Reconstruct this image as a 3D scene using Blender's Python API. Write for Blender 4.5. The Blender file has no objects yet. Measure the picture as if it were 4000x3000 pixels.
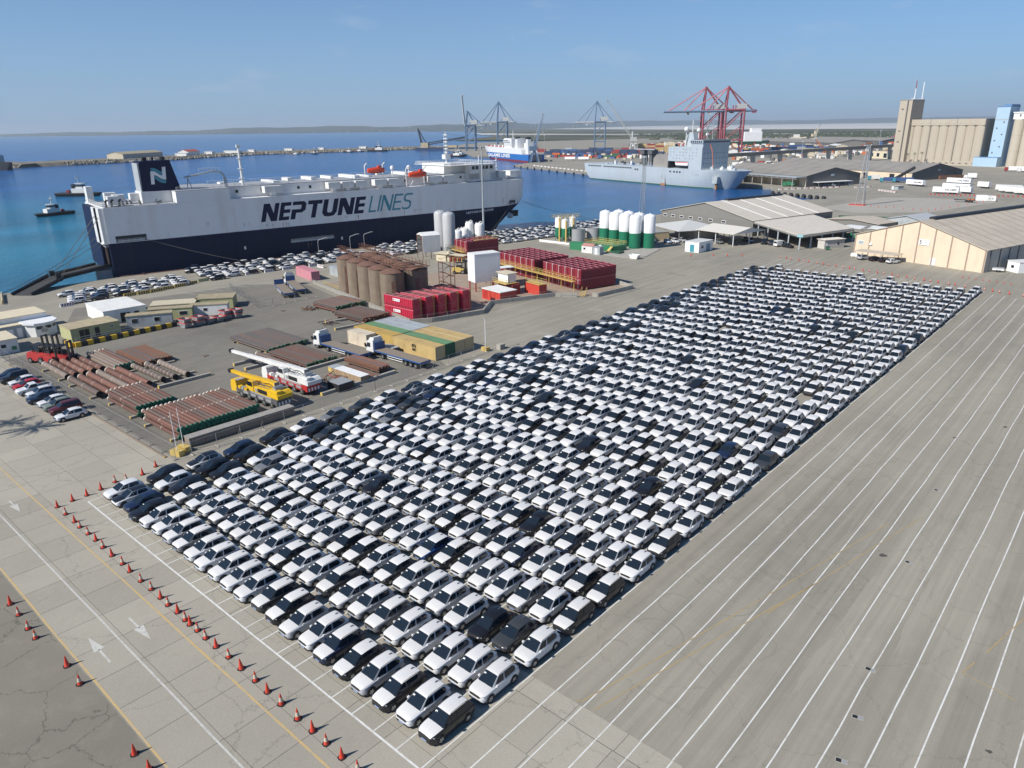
import bpy, bmesh, math, random
from mathutils import Vector, Matrix
random.seed(7)
D = bpy.data
scene = bpy.context.scene
COL = scene.collection

# ------------------------------------------------------------------ camera
cam_data = D.cameras.new('camera'); cam = D.objects.new('camera', cam_data); COL.objects.link(cam)
_r = Matrix([[0.751849, -0.211455, 0.624508], [0.6592, 0.260321, -0.70547], [-0.013398, 0.942083, 0.335113]])
cam.matrix_world = Matrix.Translation((87.114, -23.571, 40.65)) @ _r.to_4x4()
cam_data.sensor_width = 36.0; cam_data.lens = 25.5295
cam_data.clip_start = 0.5; cam_data.clip_end = 90000
scene.camera = cam

# ------------------------------------------------------------------ sky, sun, exposure
SUN_EL = math.radians(40); SHADOW_AZ = math.radians(73)
to_sun = Vector((-math.cos(SHADOW_AZ)*math.cos(SUN_EL), -math.sin(SHADOW_AZ)*math.cos(SUN_EL), math.sin(SUN_EL)))
world = D.worlds.new('World'); scene.world = world; world.use_nodes = True
wn = world.node_tree.nodes; wl = world.node_tree.links; wn.clear()
sky = wn.new('ShaderNodeTexSky'); sky.sky_type = 'NISHITA'; sky.sun_disc = False
sky.sun_elevation = SUN_EL; sky.sun_rotation = math.atan2(to_sun.x, to_sun.y)
sky.altitude = 0; sky.air_density = 0.6; sky.dust_density = 0.2; sky.ozone_density = 2.0
bg = wn.new('ShaderNodeBackground'); bg.inputs['Strength'].default_value = 0.085
wo = wn.new('ShaderNodeOutputWorld')
# the pale blue-grey air low over the horizon, the same all round
tcw = wn.new('ShaderNodeTexCoord'); sep = wn.new('ShaderNodeSeparateXYZ'); wl.new(tcw.outputs['Generated'], sep.inputs[0])
mrw = wn.new('ShaderNodeMapRange'); wl.new(sep.outputs[2], mrw.inputs[0]); mrw.inputs[1].default_value = 0.0; mrw.inputs[2].default_value = 0.42; mrw.inputs[3].default_value = 1.0; mrw.inputs[4].default_value = 0.0
pww = wn.new('ShaderNodeMath'); pww.operation = 'POWER'; wl.new(mrw.outputs[0], pww.inputs[0]); pww.inputs[1].default_value = 2.0
tnt = wn.new('ShaderNodeMix'); tnt.data_type = 'RGBA'; tnt.blend_type = 'MULTIPLY'; tnt.inputs[0].default_value = 1.0; wl.new(sky.outputs[0], tnt.inputs[6]); tnt.inputs[7].default_value = (0.56,0.94,1.16,1)
mxw = wn.new('ShaderNodeMix'); mxw.data_type = 'RGBA'; wl.new(pww.outputs[0], mxw.inputs[0]); wl.new(tnt.outputs[2], mxw.inputs[6]); mxw.inputs[7].default_value = (2.75,3.85,5.35,1)
# two thin wisps of cloud
cl = wn.new('ShaderNodeTexNoise'); cl.inputs['Scale'].default_value = 9.0; cl.inputs['Detail'].default_value = 6.0
mpw = wn.new('ShaderNodeMapping'); mpw.inputs['Scale'].default_value = (1,1,3.5); wl.new(tcw.outputs['Generated'], mpw.inputs[0]); wl.new(mpw.outputs[0], cl.inputs['Vector'])
clr = wn.new('ShaderNodeMapRange'); wl.new(cl.outputs[0], clr.inputs[0]); clr.inputs[1].default_value = 0.60; clr.inputs[2].default_value = 0.80; clr.inputs[3].default_value = 0.0; clr.inputs[4].default_value = 0.35
mxc = wn.new('ShaderNodeMix'); mxc.data_type = 'RGBA'; wl.new(clr.outputs[0], mxc.inputs[0]); wl.new(mxw.outputs[2], mxc.inputs[6]); mxc.inputs[7].default_value = (5.2,5.6,6.3,1)
wl.new(mxc.outputs[2], bg.inputs[0]); wl.new(bg.outputs[0], wo.inputs[0])
sd = D.lights.new('sun', 'SUN'); sd.energy = 4.3; sd.angle = math.radians(0.53); sd.color = (1.0, 0.95, 0.87)
sun = D.objects.new('sun', sd); COL.objects.link(sun); sun.rotation_euler = to_sun.to_track_quat('Z', 'Y').to_euler()
vs = scene.view_settings
vs.view_transform = 'Standard'; vs.look = 'None'; vs.exposure = 0.38; vs.gamma = 1.0; vs.use_curve_mapping = False
cy = scene.cycles
cy.max_bounces = 6; cy.volume_bounces = 0; cy.transparent_max_bounces = 6

# ------------------------------------------------------------------ mesh and object helpers
class MB:
    """collects faces; build() links them as one mesh object"""
    def __init__(s): s.v = []; s.f = []; s.m = []; s.M = None
    def add(s, vs, fs, m=0):
        o = len(s.v)
        if s.M is not None: vs = [s.M @ Vector(v) for v in vs]
        s.v += [tuple(v) for v in vs]; s.f += [tuple(i+o for i in f) for f in fs]
        s.m += ([m]*len(fs) if isinstance(m, int) else list(m)); return s
    def box(s, x0, x1, y0, y1, z0, z1, m=0):
        return s.add([(x0,y0,z0),(x1,y0,z0),(x1,y1,z0),(x0,y1,z0),(x0,y0,z1),(x1,y0,z1),(x1,y1,z1),(x0,y1,z1)],
                     [(3,2,1,0),(4,5,6,7),(0,1,5,4),(1,2,6,5),(2,3,7,6),(3,0,4,7)], m)
    def poly(s, pts, m=0): return s.add(pts, [tuple(range(len(pts)))], m)
    def prism(s, pts, z0, z1, m=0):
        n = len(pts); a = sum(pts[i][0]*pts[(i+1)%n][1]-pts[(i+1)%n][0]*pts[i][1] for i in range(n))
        if a < 0: pts = pts[::-1]
        return s.add([(x,y,z0) for x,y in pts]+[(x,y,z1) for x,y in pts],
                     [tuple(range(n))[::-1], tuple(range(n,2*n))]+[(i,(i+1)%n,n+(i+1)%n,n+i) for i in range(n)], m)
    def xprism(s, pts, x0, x1, m=0):
        """polygon in (y,z) swept along x"""
        n = len(pts); a = sum(pts[i][0]*pts[(i+1)%n][1]-pts[(i+1)%n][0]*pts[i][1] for i in range(n))
        if a < 0: pts = pts[::-1]
        return s.add([(x0,y,z) for y,z in pts]+[(x1,y,z) for y,z in pts],
                     [tuple(range(n))[::-1], tuple(range(n,2*n))]+[(i,(i+1)%n,n+(i+1)%n,n+i) for i in range(n)], m)
    def yprism(s, pts, y0, y1, m=0):
        """polygon in (x,z) swept along y"""
        n = len(pts); a = sum(pts[i][0]*pts[(i+1)%n][1]-pts[(i+1)%n][0]*pts[i][1] for i in range(n))
        if a > 0: pts = pts[::-1]
        return s.add([(x,y0,z) for x,z in pts]+[(x,y1,z) for x,z in pts],
                     [tuple(range(n))[::-1], tuple(range(n,2*n))]+[(i,(i+1)%n,n+(i+1)%n,n+i) for i in range(n)], m)
    def cyl(s, p0, p1, r0, r1=None, n=10, m=0, caps=True):
        r1 = r0 if r1 is None else r1
        p0 = Vector(p0); p1 = Vector(p1); d = p1-p0
        if d.length < 1e-6: return s
        q = d.to_track_quat('Z','Y'); a = q @ Vector((1,0,0)); b = q @ Vector((0,1,0))
        vs = []; fs = []
        for p, r in ((p0,r0),(p1,r1)):
            for i in range(n):
                t = 2*math.pi*i/n; vs.append(p+a*(r*math.cos(t))+b*(r*math.sin(t)))
        for i in range(n): fs.append((i,(i+1)%n,n+(i+1)%n,n+i))
        if caps: fs += [tuple(range(n))[::-1], tuple(range(n,2*n))]
        return s.add(vs, fs, m)
    def bar(s, p0, p1, w, m=0): return s.cyl(p0, p1, w*0.707, None, 4, m)
    def path(s, pts, r, n=6, m=0):
        for a, b in zip(pts[:-1], pts[1:]): s.cyl(a, b, r, None, n, m)
        return s
    def lathe(s, prof, n=16, m=0, c=(0,0,0), caps=True):
        """prof: list of (r,z); m int or list per segment"""
        vs = []; fs = []; ms = []
        for r, z in prof:
            for i in range(n):
                t = 2*math.pi*i/n; vs.append((c[0]+r*math.cos(t), c[1]+r*math.sin(t), c[2]+z))
        for k in range(len(prof)-1):
            for i in range(n):
                fs.append((k*n+i, k*n+(i+1)%n, (k+1)*n+(i+1)%n, (k+1)*n+i)); ms.append(m if isinstance(m,int) else m[k])
        if caps and prof[0][0] > 1e-4: fs.append(tuple(range(n))[::-1]); ms.append(ms[0])
        if caps and prof[-1][0] > 1e-4: fs.append(tuple(range((len(prof)-1)*n, len(prof)*n))); ms.append(ms[-1])
        return s.add(vs, fs, ms)
    def mesh(s, name, mats, smooth=None):
        me = D.meshes.new(name); me.from_pydata(s.v, [], s.f)
        for mt in (mats if isinstance(mats,(list,tuple)) else [mats]): me.materials.append(mt)
        me.polygons.foreach_set('material_index', s.m)
        if smooth is not None:
            me.polygons.foreach_set('use_smooth', [True]*len(s.f)); me.set_sharp_from_angle(angle=math.radians(smooth))
        me.update(); return me
    def build(s, name, mats, parent=None, loc=(0,0,0), rz=0.0, smooth=None):
        return link(name, s.mesh(name, mats, smooth), parent, loc, rz)

def link(name, me, parent=None, loc=(0,0,0), rz=0.0):
    o = D.objects.new(name, me); COL.objects.link(o); o.parent = parent
    if len(loc) == 2: loc = (loc[0], loc[1], 0)
    o.location = loc; o.rotation_euler = (0,0,rz); return o
def tag(o, label, cat=None, group=None, kind=None):
    if label: o['label'] = label
    if cat: o['category'] = cat
    if group: o['group'] = group
    if kind: o['kind'] = kind
    return o
def thing(name, label, cat, loc=(0,0,0), rz=0.0, group=None):
    return tag(link(name, None, None, loc, rz), label, cat, group)
def struct(o): o['kind'] = 'structure'; return o
def stuff(o, label=None, cat=None):
    o['kind'] = 'stuff'
    if label: o['label'] = label
    if cat: o['category'] = cat
    return o
def copy_tree(o, parent=None):
    c = o.copy(); COL.objects.link(c); c.parent = parent
    for ch in list(o.children): copy_tree(ch, c)
    return c
ORD = ['first','second','third','fourth','fifth','sixth','seventh','eighth','ninth','tenth','eleventh','twelfth','thirteenth','fourteenth','fifteenth','sixteenth','seventeenth','eighteenth','nineteenth','twentieth']
_tens = {20:'twenty',30:'thirty',40:'forty'}
def ordw(i):
    """1 -> first, 23 -> twenty-third"""
    if i <= 20: return ORD[i-1]
    t = i//10*10
    if i == t: return {30:'thirtieth',40:'fortieth'}[i]
    return _tens[t]+'-'+ORD[i-t-1]
def rect_from(p0, p1, p2):
    """p0 corner, p1 along the first edge, p2 roughly across: returns origin, angle, length, depth (depth signed to the left)"""
    a = Vector(p1)-Vector(p0); n = Vector((-a.y, a.x)).normalized(); d = (Vector(p2)-Vector(p0)).dot(n)
    return p0, math.atan2(a.y, a.x), a.length, d

_TEXT = {}
def text_mesh(body, size, bold=0.0, shear=0.0, space=1.0, extrude=0.02):
    key = (body, size, bold, shear, space, extrude)
    if key not in _TEXT: _TEXT[key] = _text_mesh(*key)
    return _TEXT[key].copy()
def _text_mesh(body, size, bold, shear, space, extrude):
    cu = D.curves.new('lettering', 'FONT'); cu.body = body; cu.size = size; cu.offset = bold; cu.shear = shear
    cu.space_character = space; cu.extrude = extrude; cu.resolution_u = 2
    o = D.objects.new('lettering', cu); COL.objects.link(o)
    bpy.context.view_layer.update()
    me = D.meshes.new_from_object(o.evaluated_get(bpy.context.evaluated_depsgraph_get()))
    D.objects.remove(o); return me
def lettering(body, mt, parent, width, height, origin, xdir, up=(0,0,1), bold=0.0, shear=0.0, name='lettering', space=1.0):
    """text fitted to width x height, lower left corner at origin, reading along xdir"""
    me = text_mesh(body, 1.0, bold, shear, space, 0.01)
    xs = [v.co.x for v in me.vertices]; ys = [v.co.y for v in me.vertices]
    x0, x1, y0, y1 = min(xs), max(xs), min(ys), max(ys)
    X = Vector(xdir).normalized(); Y = Vector(up).normalized(); Z = X.cross(Y); O = Vector(origin)
    for v in me.vertices:
        v.co = O + X*((v.co.x-x0)/(x1-x0)*width) + Y*((v.co.y-y0)/(y1-y0)*height) + Z*v.co.z
    me.materials.clear(); me.materials.append(mt); me.update()
    return link(name, me, parent)

for _b, _w in (('m',0.03),('sc',0.03),('NEPTUNE KEFALONIA',0.01),('5',0.015),('SALAMIS',0.02),('SALAMIS LINES',0.03),('L3009',0.0)):
    text_mesh(_b, 1.0, _w, 0.0, 1.0, 0.01)      # outlines made while the scene is still empty

# ------------------------------------------------------------------ materials
def nd(nt, t, **k):
    n = nt.nodes.new(t)
    for a, b in k.items():
        if a.startswith('i_'):
            key = a[2:]; key = int(key) if key.isdigit() else key.replace('_',' ')
            n.inputs[key].default_value = b
        else: setattr(n, a, b)
    return n
def mat(name, col, rough=0.6, metal=0.0, var=0.12, scale=1.5, bump=0.0, coat=0.0, stain=None, stain_amt=0.0, stain_scale=(0.6,0.6,0.12), rnd=0.0, spec=0.5, detail=6):
    """procedural surface: base colour broken up by noise, optional stains stretched down the surface"""
    m = D.materials.new(name); m.use_nodes = True; nt = m.node_tree; L = nt.links.new
    b = nt.nodes['Principled BSDF']; b.inputs['Roughness'].default_value = rough; b.inputs['Metallic'].default_value = metal
    b.inputs['Specular IOR Level'].default_value = spec
    if coat: b.inputs['Coat Weight'].default_value = coat; b.inputs['Coat Roughness'].default_value = 0.06
    tc = nd(nt, 'ShaderNodeTexCoord')
    n1 = nd(nt, 'ShaderNodeTexNoise', i_Scale=scale, i_Detail=float(detail), i_Roughness=0.65); L(tc.outputs['Object'], n1.inputs['Vector'])
    mr = nd(nt, 'ShaderNodeMapRange'); L(n1.outputs[0], mr.inputs[0])
    mr.inputs[1].default_value = 0.25; mr.inputs[2].default_value = 0.75; mr.inputs[3].default_value = 1-var; mr.inputs[4].default_value = 1+var
    val = mr.outputs[0]
    if rnd:
        oi = nd(nt, 'ShaderNodeObjectInfo'); mr2 = nd(nt, 'ShaderNodeMapRange'); L(oi.outputs['Random'], mr2.inputs[0])
        mr2.inputs[3].default_value = 1-rnd; mr2.inputs[4].default_value = 1+rnd
        mm = nd(nt, 'ShaderNodeMath', operation='MULTIPLY'); L(val, mm.inputs[0]); L(mr2.outputs[0], mm.inputs[1]); val = mm.outputs[0]
    mx = nd(nt, 'ShaderNodeMix', data_type='RGBA', blend_type='MULTIPLY'); mx.inputs[0].default_value = 1.0
    mx.inputs[6].default_value = (*col, 1); L(val, mx.inputs[7]); out = mx.outputs[2]
    if stain is not None:
        mp = nd(nt, 'ShaderNodeMapping'); mp.inputs['Scale'].default_value = stain_scale; L(tc.outputs['Object'], mp.inputs[0])
        n2 = nd(nt, 'ShaderNodeTexNoise', i_Scale=1.0, i_Detail=8.0, i_Roughness=0.7); L(mp.outputs[0], n2.inputs['Vector'])
        r2 = nd(nt, 'ShaderNodeMapRange'); L(n2.outputs[0], r2.inputs[0]); r2.inputs[1].default_value = 0.48; r2.inputs[2].default_value = 0.72
        r2.inputs[3].default_value = 0; r2.inputs[4].default_value = stain_amt
        mx2 = nd(nt, 'ShaderNodeMix', data_type='RGBA'); L(r2.outputs[0], mx2.inputs[0]); L(out, mx2.inputs[6]); mx2.inputs[7].default_value = (*stain, 1); out = mx2.outputs[2]
    L(out, b.inputs['Base Color'])
    if bump:
        bp = nd(nt, 'ShaderNodeBump'); bp.inputs['Strength'].default_value = bump; bp.inputs['Distance'].default_value = 0.05
        L(n1.outputs[0], bp.inputs['Height']); L(bp.outputs[0], b.inputs['Normal'])
    return m
def hexc(h):
    h = h.lstrip('#'); c = [int(h[i:i+2],16)/255 for i in (0,2,4)]
    return tuple(x/12.92 if x <= .04045 else ((x+.055)/1.055)**2.4 for x in c)

M = {}
M['white'] = mat('white_paint', (0.78,0.78,0.76), 0.5, var=0.05, stain=(0.45,0.4,0.33), stain_amt=0.25)
M['white_clean'] = mat('white_clean', (0.8,0.8,0.8), 0.45, var=0.03)
M['cream'] = mat('cream_paint', (0.62,0.55,0.40), 0.6, var=0.08, stain=(0.4,0.33,0.22), stain_amt=0.3)
M['steel'] = mat('galvanised_steel', (0.42,0.43,0.44), 0.45, 0.6, var=0.1)
M['grey'] = mat('grey_paint', (0.30,0.31,0.32), 0.55, var=0.1)
M['dark'] = mat('dark_rubber', (0.018,0.018,0.02), 0.75, var=0.2)
M['black'] = mat('black_metal', (0.02,0.02,0.022), 0.5, var=0.2)
M['glass'] = mat('dark_glass', (0.012,0.018,0.026), 0.06, var=0.05, spec=0.6)
M['rust'] = mat('rust', (0.16,0.075,0.045), 0.85, var=0.35, scale=3, stain=(0.10,0.075,0.06), stain_amt=0.7)
M['yellow'] = mat('yellow_paint', (0.58,0.42,0.12), 0.5, var=0.1, stain=(0.3,0.2,0.1), stain_amt=0.35)
M['cyel'] = mat('bright_yellow_paint', (0.70,0.43,0.02), 0.45, var=0.08, stain=(0.3,0.2,0.1), stain_amt=0.2)
M['red'] = mat('red_paint', (0.42,0.03,0.03), 0.5, var=0.15, stain=(0.2,0.06,0.04), stain_amt=0.35)
M['conc'] = mat('concrete', (0.36,0.34,0.30), 0.85, var=0.15, scale=2.5, stain=(0.2,0.19,0.17), stain_amt=0.4, bump=0.1)
M['wood'] = mat('weathered_wood', (0.23,0.19,0.15), 0.85, var=0.3, scale=4)
M['blue'] = mat('blue_paint', (0.03,0.09,0.25), 0.5, var=0.15)
M['green'] = mat('green_paint', (0.03,0.20,0.09), 0.5, var=0.12)
M['orange'] = mat('orange_paint', (0.52,0.06,0.04), 0.5, var=0.12)
M['maroonp'] = mat('dark_red_stripe', (0.16,0.02,0.04), 0.6, var=0.1)
M['chrome'] = mat('rim_metal', (0.45,0.46,0.48), 0.3, 0.7, var=0.05)
M['lamp'] = mat('headlamp_lens', (0.35,0.37,0.4), 0.1, 0.2, var=0.05)
M['tail'] = mat('tail_lamp', (0.28,0.012,0.012), 0.2, var=0.05)
M['line'] = mat('road_paint', (0.68,0.68,0.65), 0.7, var=0.06, scale=6, stain=(0.36,0.335,0.285), stain_amt=0.75, stain_scale=(1.1,0.9,1.5))
M['line_old'] = mat('worn_road_paint', (0.52,0.51,0.47), 0.8, var=0.15, scale=6, stain=(0.33,0.31,0.28), stain_amt=0.8, stain_scale=(2,2,2))
M['line_orange'] = mat('orange_road_paint', (0.52,0.37,0.16), 0.75, var=0.1, scale=5, stain=(0.36,0.33,0.28), stain_amt=0.9, stain_scale=(1.2,1.2,1.2))
M['line_yellow'] = mat('yellow_road_paint', (0.40,0.29,0.13), 0.75, var=0.1, scale=5, stain=(0.25,0.235,0.20), stain_amt=1.0, stain_scale=(0.9,0.9,0.9))

# ------------------------------------------------------------------ ground, sea, land
def ground_mat(name, c0, c1, c2, streak=0.0, crack=0.5, rough=0.9, rnd=0.0, crack_scale=0.22, crack_w=0.012):
    m = D.materials.new(name); m.use_nodes = True; nt = m.node_tree; L = nt.links.new
    b = nt.nodes['Principled BSDF']; b.inputs['Roughness'].default_value = rough; b.inputs['Specular IOR Level'].default_value = 0.25
    geo = nd(nt, 'ShaderNodeNewGeometry'); P = geo.outputs['Position']
    big = nd(nt, 'ShaderNodeTexNoise', i_Scale=0.035, i_Detail=6.0, i_Roughness=0.6); L(P, big.inputs['Vector'])
    r = nd(nt, 'ShaderNodeMapRange'); L(big.outputs[0], r.inputs[0]); r.inputs[1].default_value = 0.35; r.inputs[2].default_value = 0.65
    mx = nd(nt, 'ShaderNodeMix', data_type='RGBA'); L(r.outputs[0], mx.inputs[0]); mx.inputs[6].default_value = (*c0,1); mx.inputs[7].default_value = (*c1,1)
    out = mx.outputs[2]
    # dirt patches
    md = nd(nt, 'ShaderNodeTexNoise', i_Scale=0.35, i_Detail=5.0, i_Roughness=0.75); L(P, md.inputs['Vector'])
    r2 = nd(nt, 'ShaderNodeMapRange'); L(md.outputs[0], r2.inputs[0]); r2.inputs[1].default_value = 0.5; r2.inputs[2].default_value = 0.8; r2.inputs[4].default_value = 0.55
    mx2 = nd(nt, 'ShaderNodeMix', data_type='RGBA'); L(r2.outputs[0], mx2.inputs[0]); L(out, mx2.inputs[6]); mx2.inputs[7].default_value = (*c2,1); out = mx2.outputs[2]
    if streak:
        mp = nd(nt, 'ShaderNodeMapping'); mp.inputs['Scale'].default_value = (0.75, 0.012, 1); L(P, mp.inputs[0])
        st = nd(nt, 'ShaderNodeTexNoise', i_Scale=1.0, i_Detail=4.0, i_Roughness=0.75); L(mp.outputs[0], st.inputs['Vector'])
        r3 = nd(nt, 'ShaderNodeMapRange'); L(st.outputs[0], r3.inputs[0]); r3.inputs[1].default_value = 0.3; r3.inputs[2].default_value = 0.7
        r3.inputs[3].default_value = 1-streak; r3.inputs[4].default_value = 1+streak
        mm = nd(nt, 'ShaderNodeMix', data_type='RGBA', blend_type='MULTIPLY'); mm.inputs[0].default_value = 1; L(out, mm.inputs[6]); L(r3.outputs[0], mm.inputs[7]); out = mm.outputs[2]
        mp4 = nd(nt, 'ShaderNodeMapping'); mp4.inputs['Scale'].default_value = (0.10, 0.9, 1); mp4.inputs['Rotation'].default_value = (0,0,0.9); L(P, mp4.inputs[0])
        s4 = nd(nt, 'ShaderNodeTexNoise', i_Scale=0.6, i_Detail=6.0, i_Roughness=0.7); L(mp4.outputs[0], s4.inputs['Vector'])
        r4 = nd(nt, 'ShaderNodeMapRange'); L(s4.outputs[0], r4.inputs[0]); r4.inputs[1].default_value = 0.62; r4.inputs[2].default_value = 0.8
        r4.inputs[3].default_value = 1.0; r4.inputs[4].default_value = 0.78
        mm4 = nd(nt, 'ShaderNodeMix', data_type='RGBA', blend_type='MULTIPLY'); mm4.inputs[0].default_value = 1; L(out, mm4.inputs[6]); L(r4.outputs[0], mm4.inputs[7]); out = mm4.outputs[2]
    # grain
    fn = nd(nt, 'ShaderNodeTexNoise', i_Scale=9.0, i_Detail=2.0, i_Roughness=0.8); L(P, fn.inputs['Vector'])
    r5 = nd(nt, 'ShaderNodeMapRange'); L(fn.outputs[0], r5.inputs[0]); r5.inputs[1].default_value = 0.2; r5.inputs[2].default_value = 0.8; r5.inputs[3].default_value = 0.86; r5.inputs[4].default_value = 1.12
    val = r5.outputs[0]
    if rnd:
        oi = nd(nt, 'ShaderNodeObjectInfo'); mr2 = nd(nt, 'ShaderNodeMapRange'); L(oi.outputs['Random'], mr2.inputs[0]); mr2.inputs[3].default_value = 1-rnd; mr2.inputs[4].default_value = 1+rnd
        mu = nd(nt, 'ShaderNodeMath', operation='MULTIPLY'); L(val, mu.inputs[0]); L(mr2.outputs[0], mu.inputs[1]); val = mu.outputs[0]
    if crack:
        wv = nd(nt, 'ShaderNodeTexNoise', i_Scale=0.8, i_Detail=5.0, i_Roughness=0.7); L(P, wv.inputs['Vector'])
        wm = nd(nt, 'ShaderNodeMix', data_type='RGBA', blend_type='LINEAR_LIGHT'); wm.inputs[0].default_value = 0.9; L(P, wm.inputs[6]); L(wv.outputs['Color'], wm.inputs[7])
        vo = nd(nt, 'ShaderNodeTexVoronoi', feature='DISTANCE_TO_EDGE', i_Scale=crack_scale); L(wm.outputs[2], vo.inputs['Vector'])
        r6 = nd(nt, 'ShaderNodeMapRange'); L(vo.outputs['Distance'], r6.inputs[0]); r6.inputs[1].default_value = 0.0; r6.inputs[2].default_value = crack_w; r6.inputs[3].default_value = 1-crack; r6.inputs[4].default_value = 1
        mu2 = nd(nt, 'ShaderNodeMath', operation='MULTIPLY'); L(val, mu2.inputs[0]); L(r6.outputs[0], mu2.inputs[1]); val = mu2.outputs[0]
    mf = nd(nt, 'ShaderNodeMix', data_type='RGBA', blend_type='MULTIPLY'); mf.inputs[0].default_value = 1; L(out, mf.inputs[6]); L(val, mf.inputs[7])
    L(mf.outputs[2], b.inputs['Base Color']); return m
M['asphalt'] = ground_mat('asphalt', (0.315,0.290,0.238), (0.255,0.236,0.197), (0.355,0.325,0.268), streak=0.15, crack=0.18, crack_scale=0.12, crack_w=0.008)
M['slab'] = ground_mat('concrete_slab', (0.385,0.355,0.292), (0.335,0.309,0.258), (0.29,0.267,0.223), streak=0.0, crack=0.3, rnd=0.07, crack_scale=0.10, crack_w=0.005)
M['quay_wall'] = mat('quay_wall_concrete', (0.25,0.235,0.20), 0.9, var=0.2, scale=1.2, stain=(0.08,0.075,0.06), stain_amt=0.8, stain_scale=(0.5,0.5,0.25))

QUAY = [(-150,-600),(-146,-30),(-142.0,35),(-141.0,60),(-104,250),(-64,392),(-50,408),(-60,417),(-100,436),(-112,466),(-300,527),(-463,606),(-478,652),(-474,702),(-636,790),(-672,760),(-850,915),(-1000,1010),(-1060,1060)]
land = MB()
outer = QUAY + [(-1300,1400),(-1000,2200),(2600,2200),(2600,-600)]
n = len(outer)
land.add([(x,y,0) for x,y in outer], [tuple(range(n))[::-1]], 0)
for i in range(len(QUAY)-1):
    (ax,ay),(bx,by) = QUAY[i], QUAY[i+1]
    land.add([(ax,ay,-6),(bx,by,-6),(bx,by,0),(ax,ay,0)], [(0,1,2,3)], 1)
g = land.build('ground', [M['asphalt'], M['quay_wall']]); struct(g)
bm = bmesh.new(); bm.from_mesh(g.data); bmesh.ops.triangulate(bm, faces=bm.faces[:]); bmesh.ops.recalc_face_normals(bm, faces=bm.faces[:])
if sum(f.normal.z*f.calc_area() for f in bm.faces) < 0: bmesh.ops.reverse_faces(bm, faces=bm.faces[:])
bm.to_mesh(g.data); bm.free()
GROUND = g

# concrete apron of cast slabs
apron = MB().poly([(-84,-11.15,0.004),(108,-11.15,0.004),(108,11.65,0.004),(-84,11.65,0.004)]).build('concrete_apron', mat('joint_filler', (0.10,0.095,0.085), 0.9)); struct(apron)
YS = [-11.15,-7.28,-3.0,1.3,5.6,9.72,11.65]
slabs = {}
for i in range(6):
    y0, y1 = YS[i], YS[i+1]; gap = 0.018 if i != 4 else 0.05
    off = random.uniform(-1,1)*0.1; step = 4.3
    for k in range(44):
        x0 = -84+k*step+off; key = i
        if key not in slabs:
            slabs[key] = MB().box(0.018, step-0.018, 0.018, y1-y0-gap, 0, 0.018).mesh('slab', M['slab'])
        link('slab', slabs[key], apron, (x0, y0, 0.006+random.uniform(0,0.003)))
GZ = 0.026      # top of the concrete apron

# painted lines
def stripe(mb, a, b, w, z, wob=0.03, seg=5.0, m=0):
    a = Vector(a); b = Vector(b); d = b-a; n = max(1, int(d.length/seg)); u = d.normalized(); nn = Vector((-u.y,u.x))
    pts = []
    for i in range(n+1):
        o = random.uniform(-wob,wob); ww = w*random.uniform(0.9,1.1)/2; c = a+d*(i/n)+nn*o
        pts.append((c+nn*ww, c-nn*ww))
    for i in range(n):
        mb.add([(*pts[i][1],z),(*pts[i+1][1],z),(*pts[i+1][0],z),(*pts[i][0],z)], [(0,1,2,3)], m)
lines = MB()
for k in range(0, 46):
    x = 2.5*k; yend = 204.5-0.262*x if k <= 23 else 186-0.27*(x-60)
    stripe(lines, (x,0.07), (x,11.6), 0.10, 0.030, 0.01)
    stripe(lines, (x,11.6), (x,yend), 0.105, 0.006, 0.05)
stripe(lines, (-0.06,0), (57.6,0), 0.15, 0.0305, 0.015)
struct(lines.build('lane_lines', M['line'], GROUND))
old = MB()
stripe(old, (-84,-7.7), (70,-7.7), 0.16, 0.031, 0.02)
def arrow(x0, x1, y, s):
    d = 1 if x1 > x0 else -1
    stripe(old, (x0,y), (x1-d*2.3,y), 0.17, 0.031, 0.02)
    old.add([(x1-d*2.4,y-0.42,0.031),(x1,y,0.031),(x1-d*2.4,y+0.42,0.031)], [(0,1,2) if d > 0 else (2,1,0)])
arrow(30.5, 25.9, -9.35, 1); arrow(25.8, 30.2, -5.95, 1); arrow(-7.4, -3.5, -5.95, 1)
struct(old.build('road_markings', M['line_old'], GROUND))
oran = MB()
stripe(oran, (-84,-3.9), (75,-3.9), 0.16, 0.031, 0.02); stripe(oran, (-84,-11.02), (75,-11.02), 0.17, 0.031, 0.03)
struct(oran.build('orange_edge_lines', M['line_orange'], GROUND))
yel = MB()
for a, b in [((61.7,12.0),(62.1,11.9)),((62.1,11.9),(66.8,31)),((63.3,11.9),(69.9,37.8)),((68.4,31),(74.5,58)),((83.4,35.6),(82.9,33.7)),((82.9,33.7),(86.5,32.9)),((83.9,37.5),(86.5,49)),((66.8,31),(72,54))]:
    stripe(yel, a, b, 0.10, 0.0075, 0.02)
struct(yel.build('yellow_markings', M['line_yellow'], GROUND))
fnt = MB()   # parking bays by the warehouse and on the quay
for i in range(9): stripe(fnt, (31.5+i*2.55, 213.0-i*0.45), (32.5+i*2.55, 215.6-i*0.42), 0.12, 0.006, 0.01)
stripe(fnt, (31.5,212.8), (52.5,209.1), 0.12, 0.0065, 0.01)
for i in range(7): stripe(fnt, (-104+0.6*i, 61+i*3.4), (-99.5+0.6*i, 62.6+i*3.4), 0.14, 0.006, 0.02)
for a, b in [((-30,168),(-12,196)),((-12,196),(3,190))]: stripe(fnt, a, b, 0.14, 0.006, 0.03)
struct(fnt.build('parking_bay_lines', M['line_old'], GROUND))
dr = MB().box(-0.4,0.4,-0.22,0.22,0,0.008,0)
dr.box(-0.34,0.0,-0.16,0.16,0.008,0.012,1).box(0.05,0.34,-0.15,0.15,0.008,0.012,2)
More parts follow.
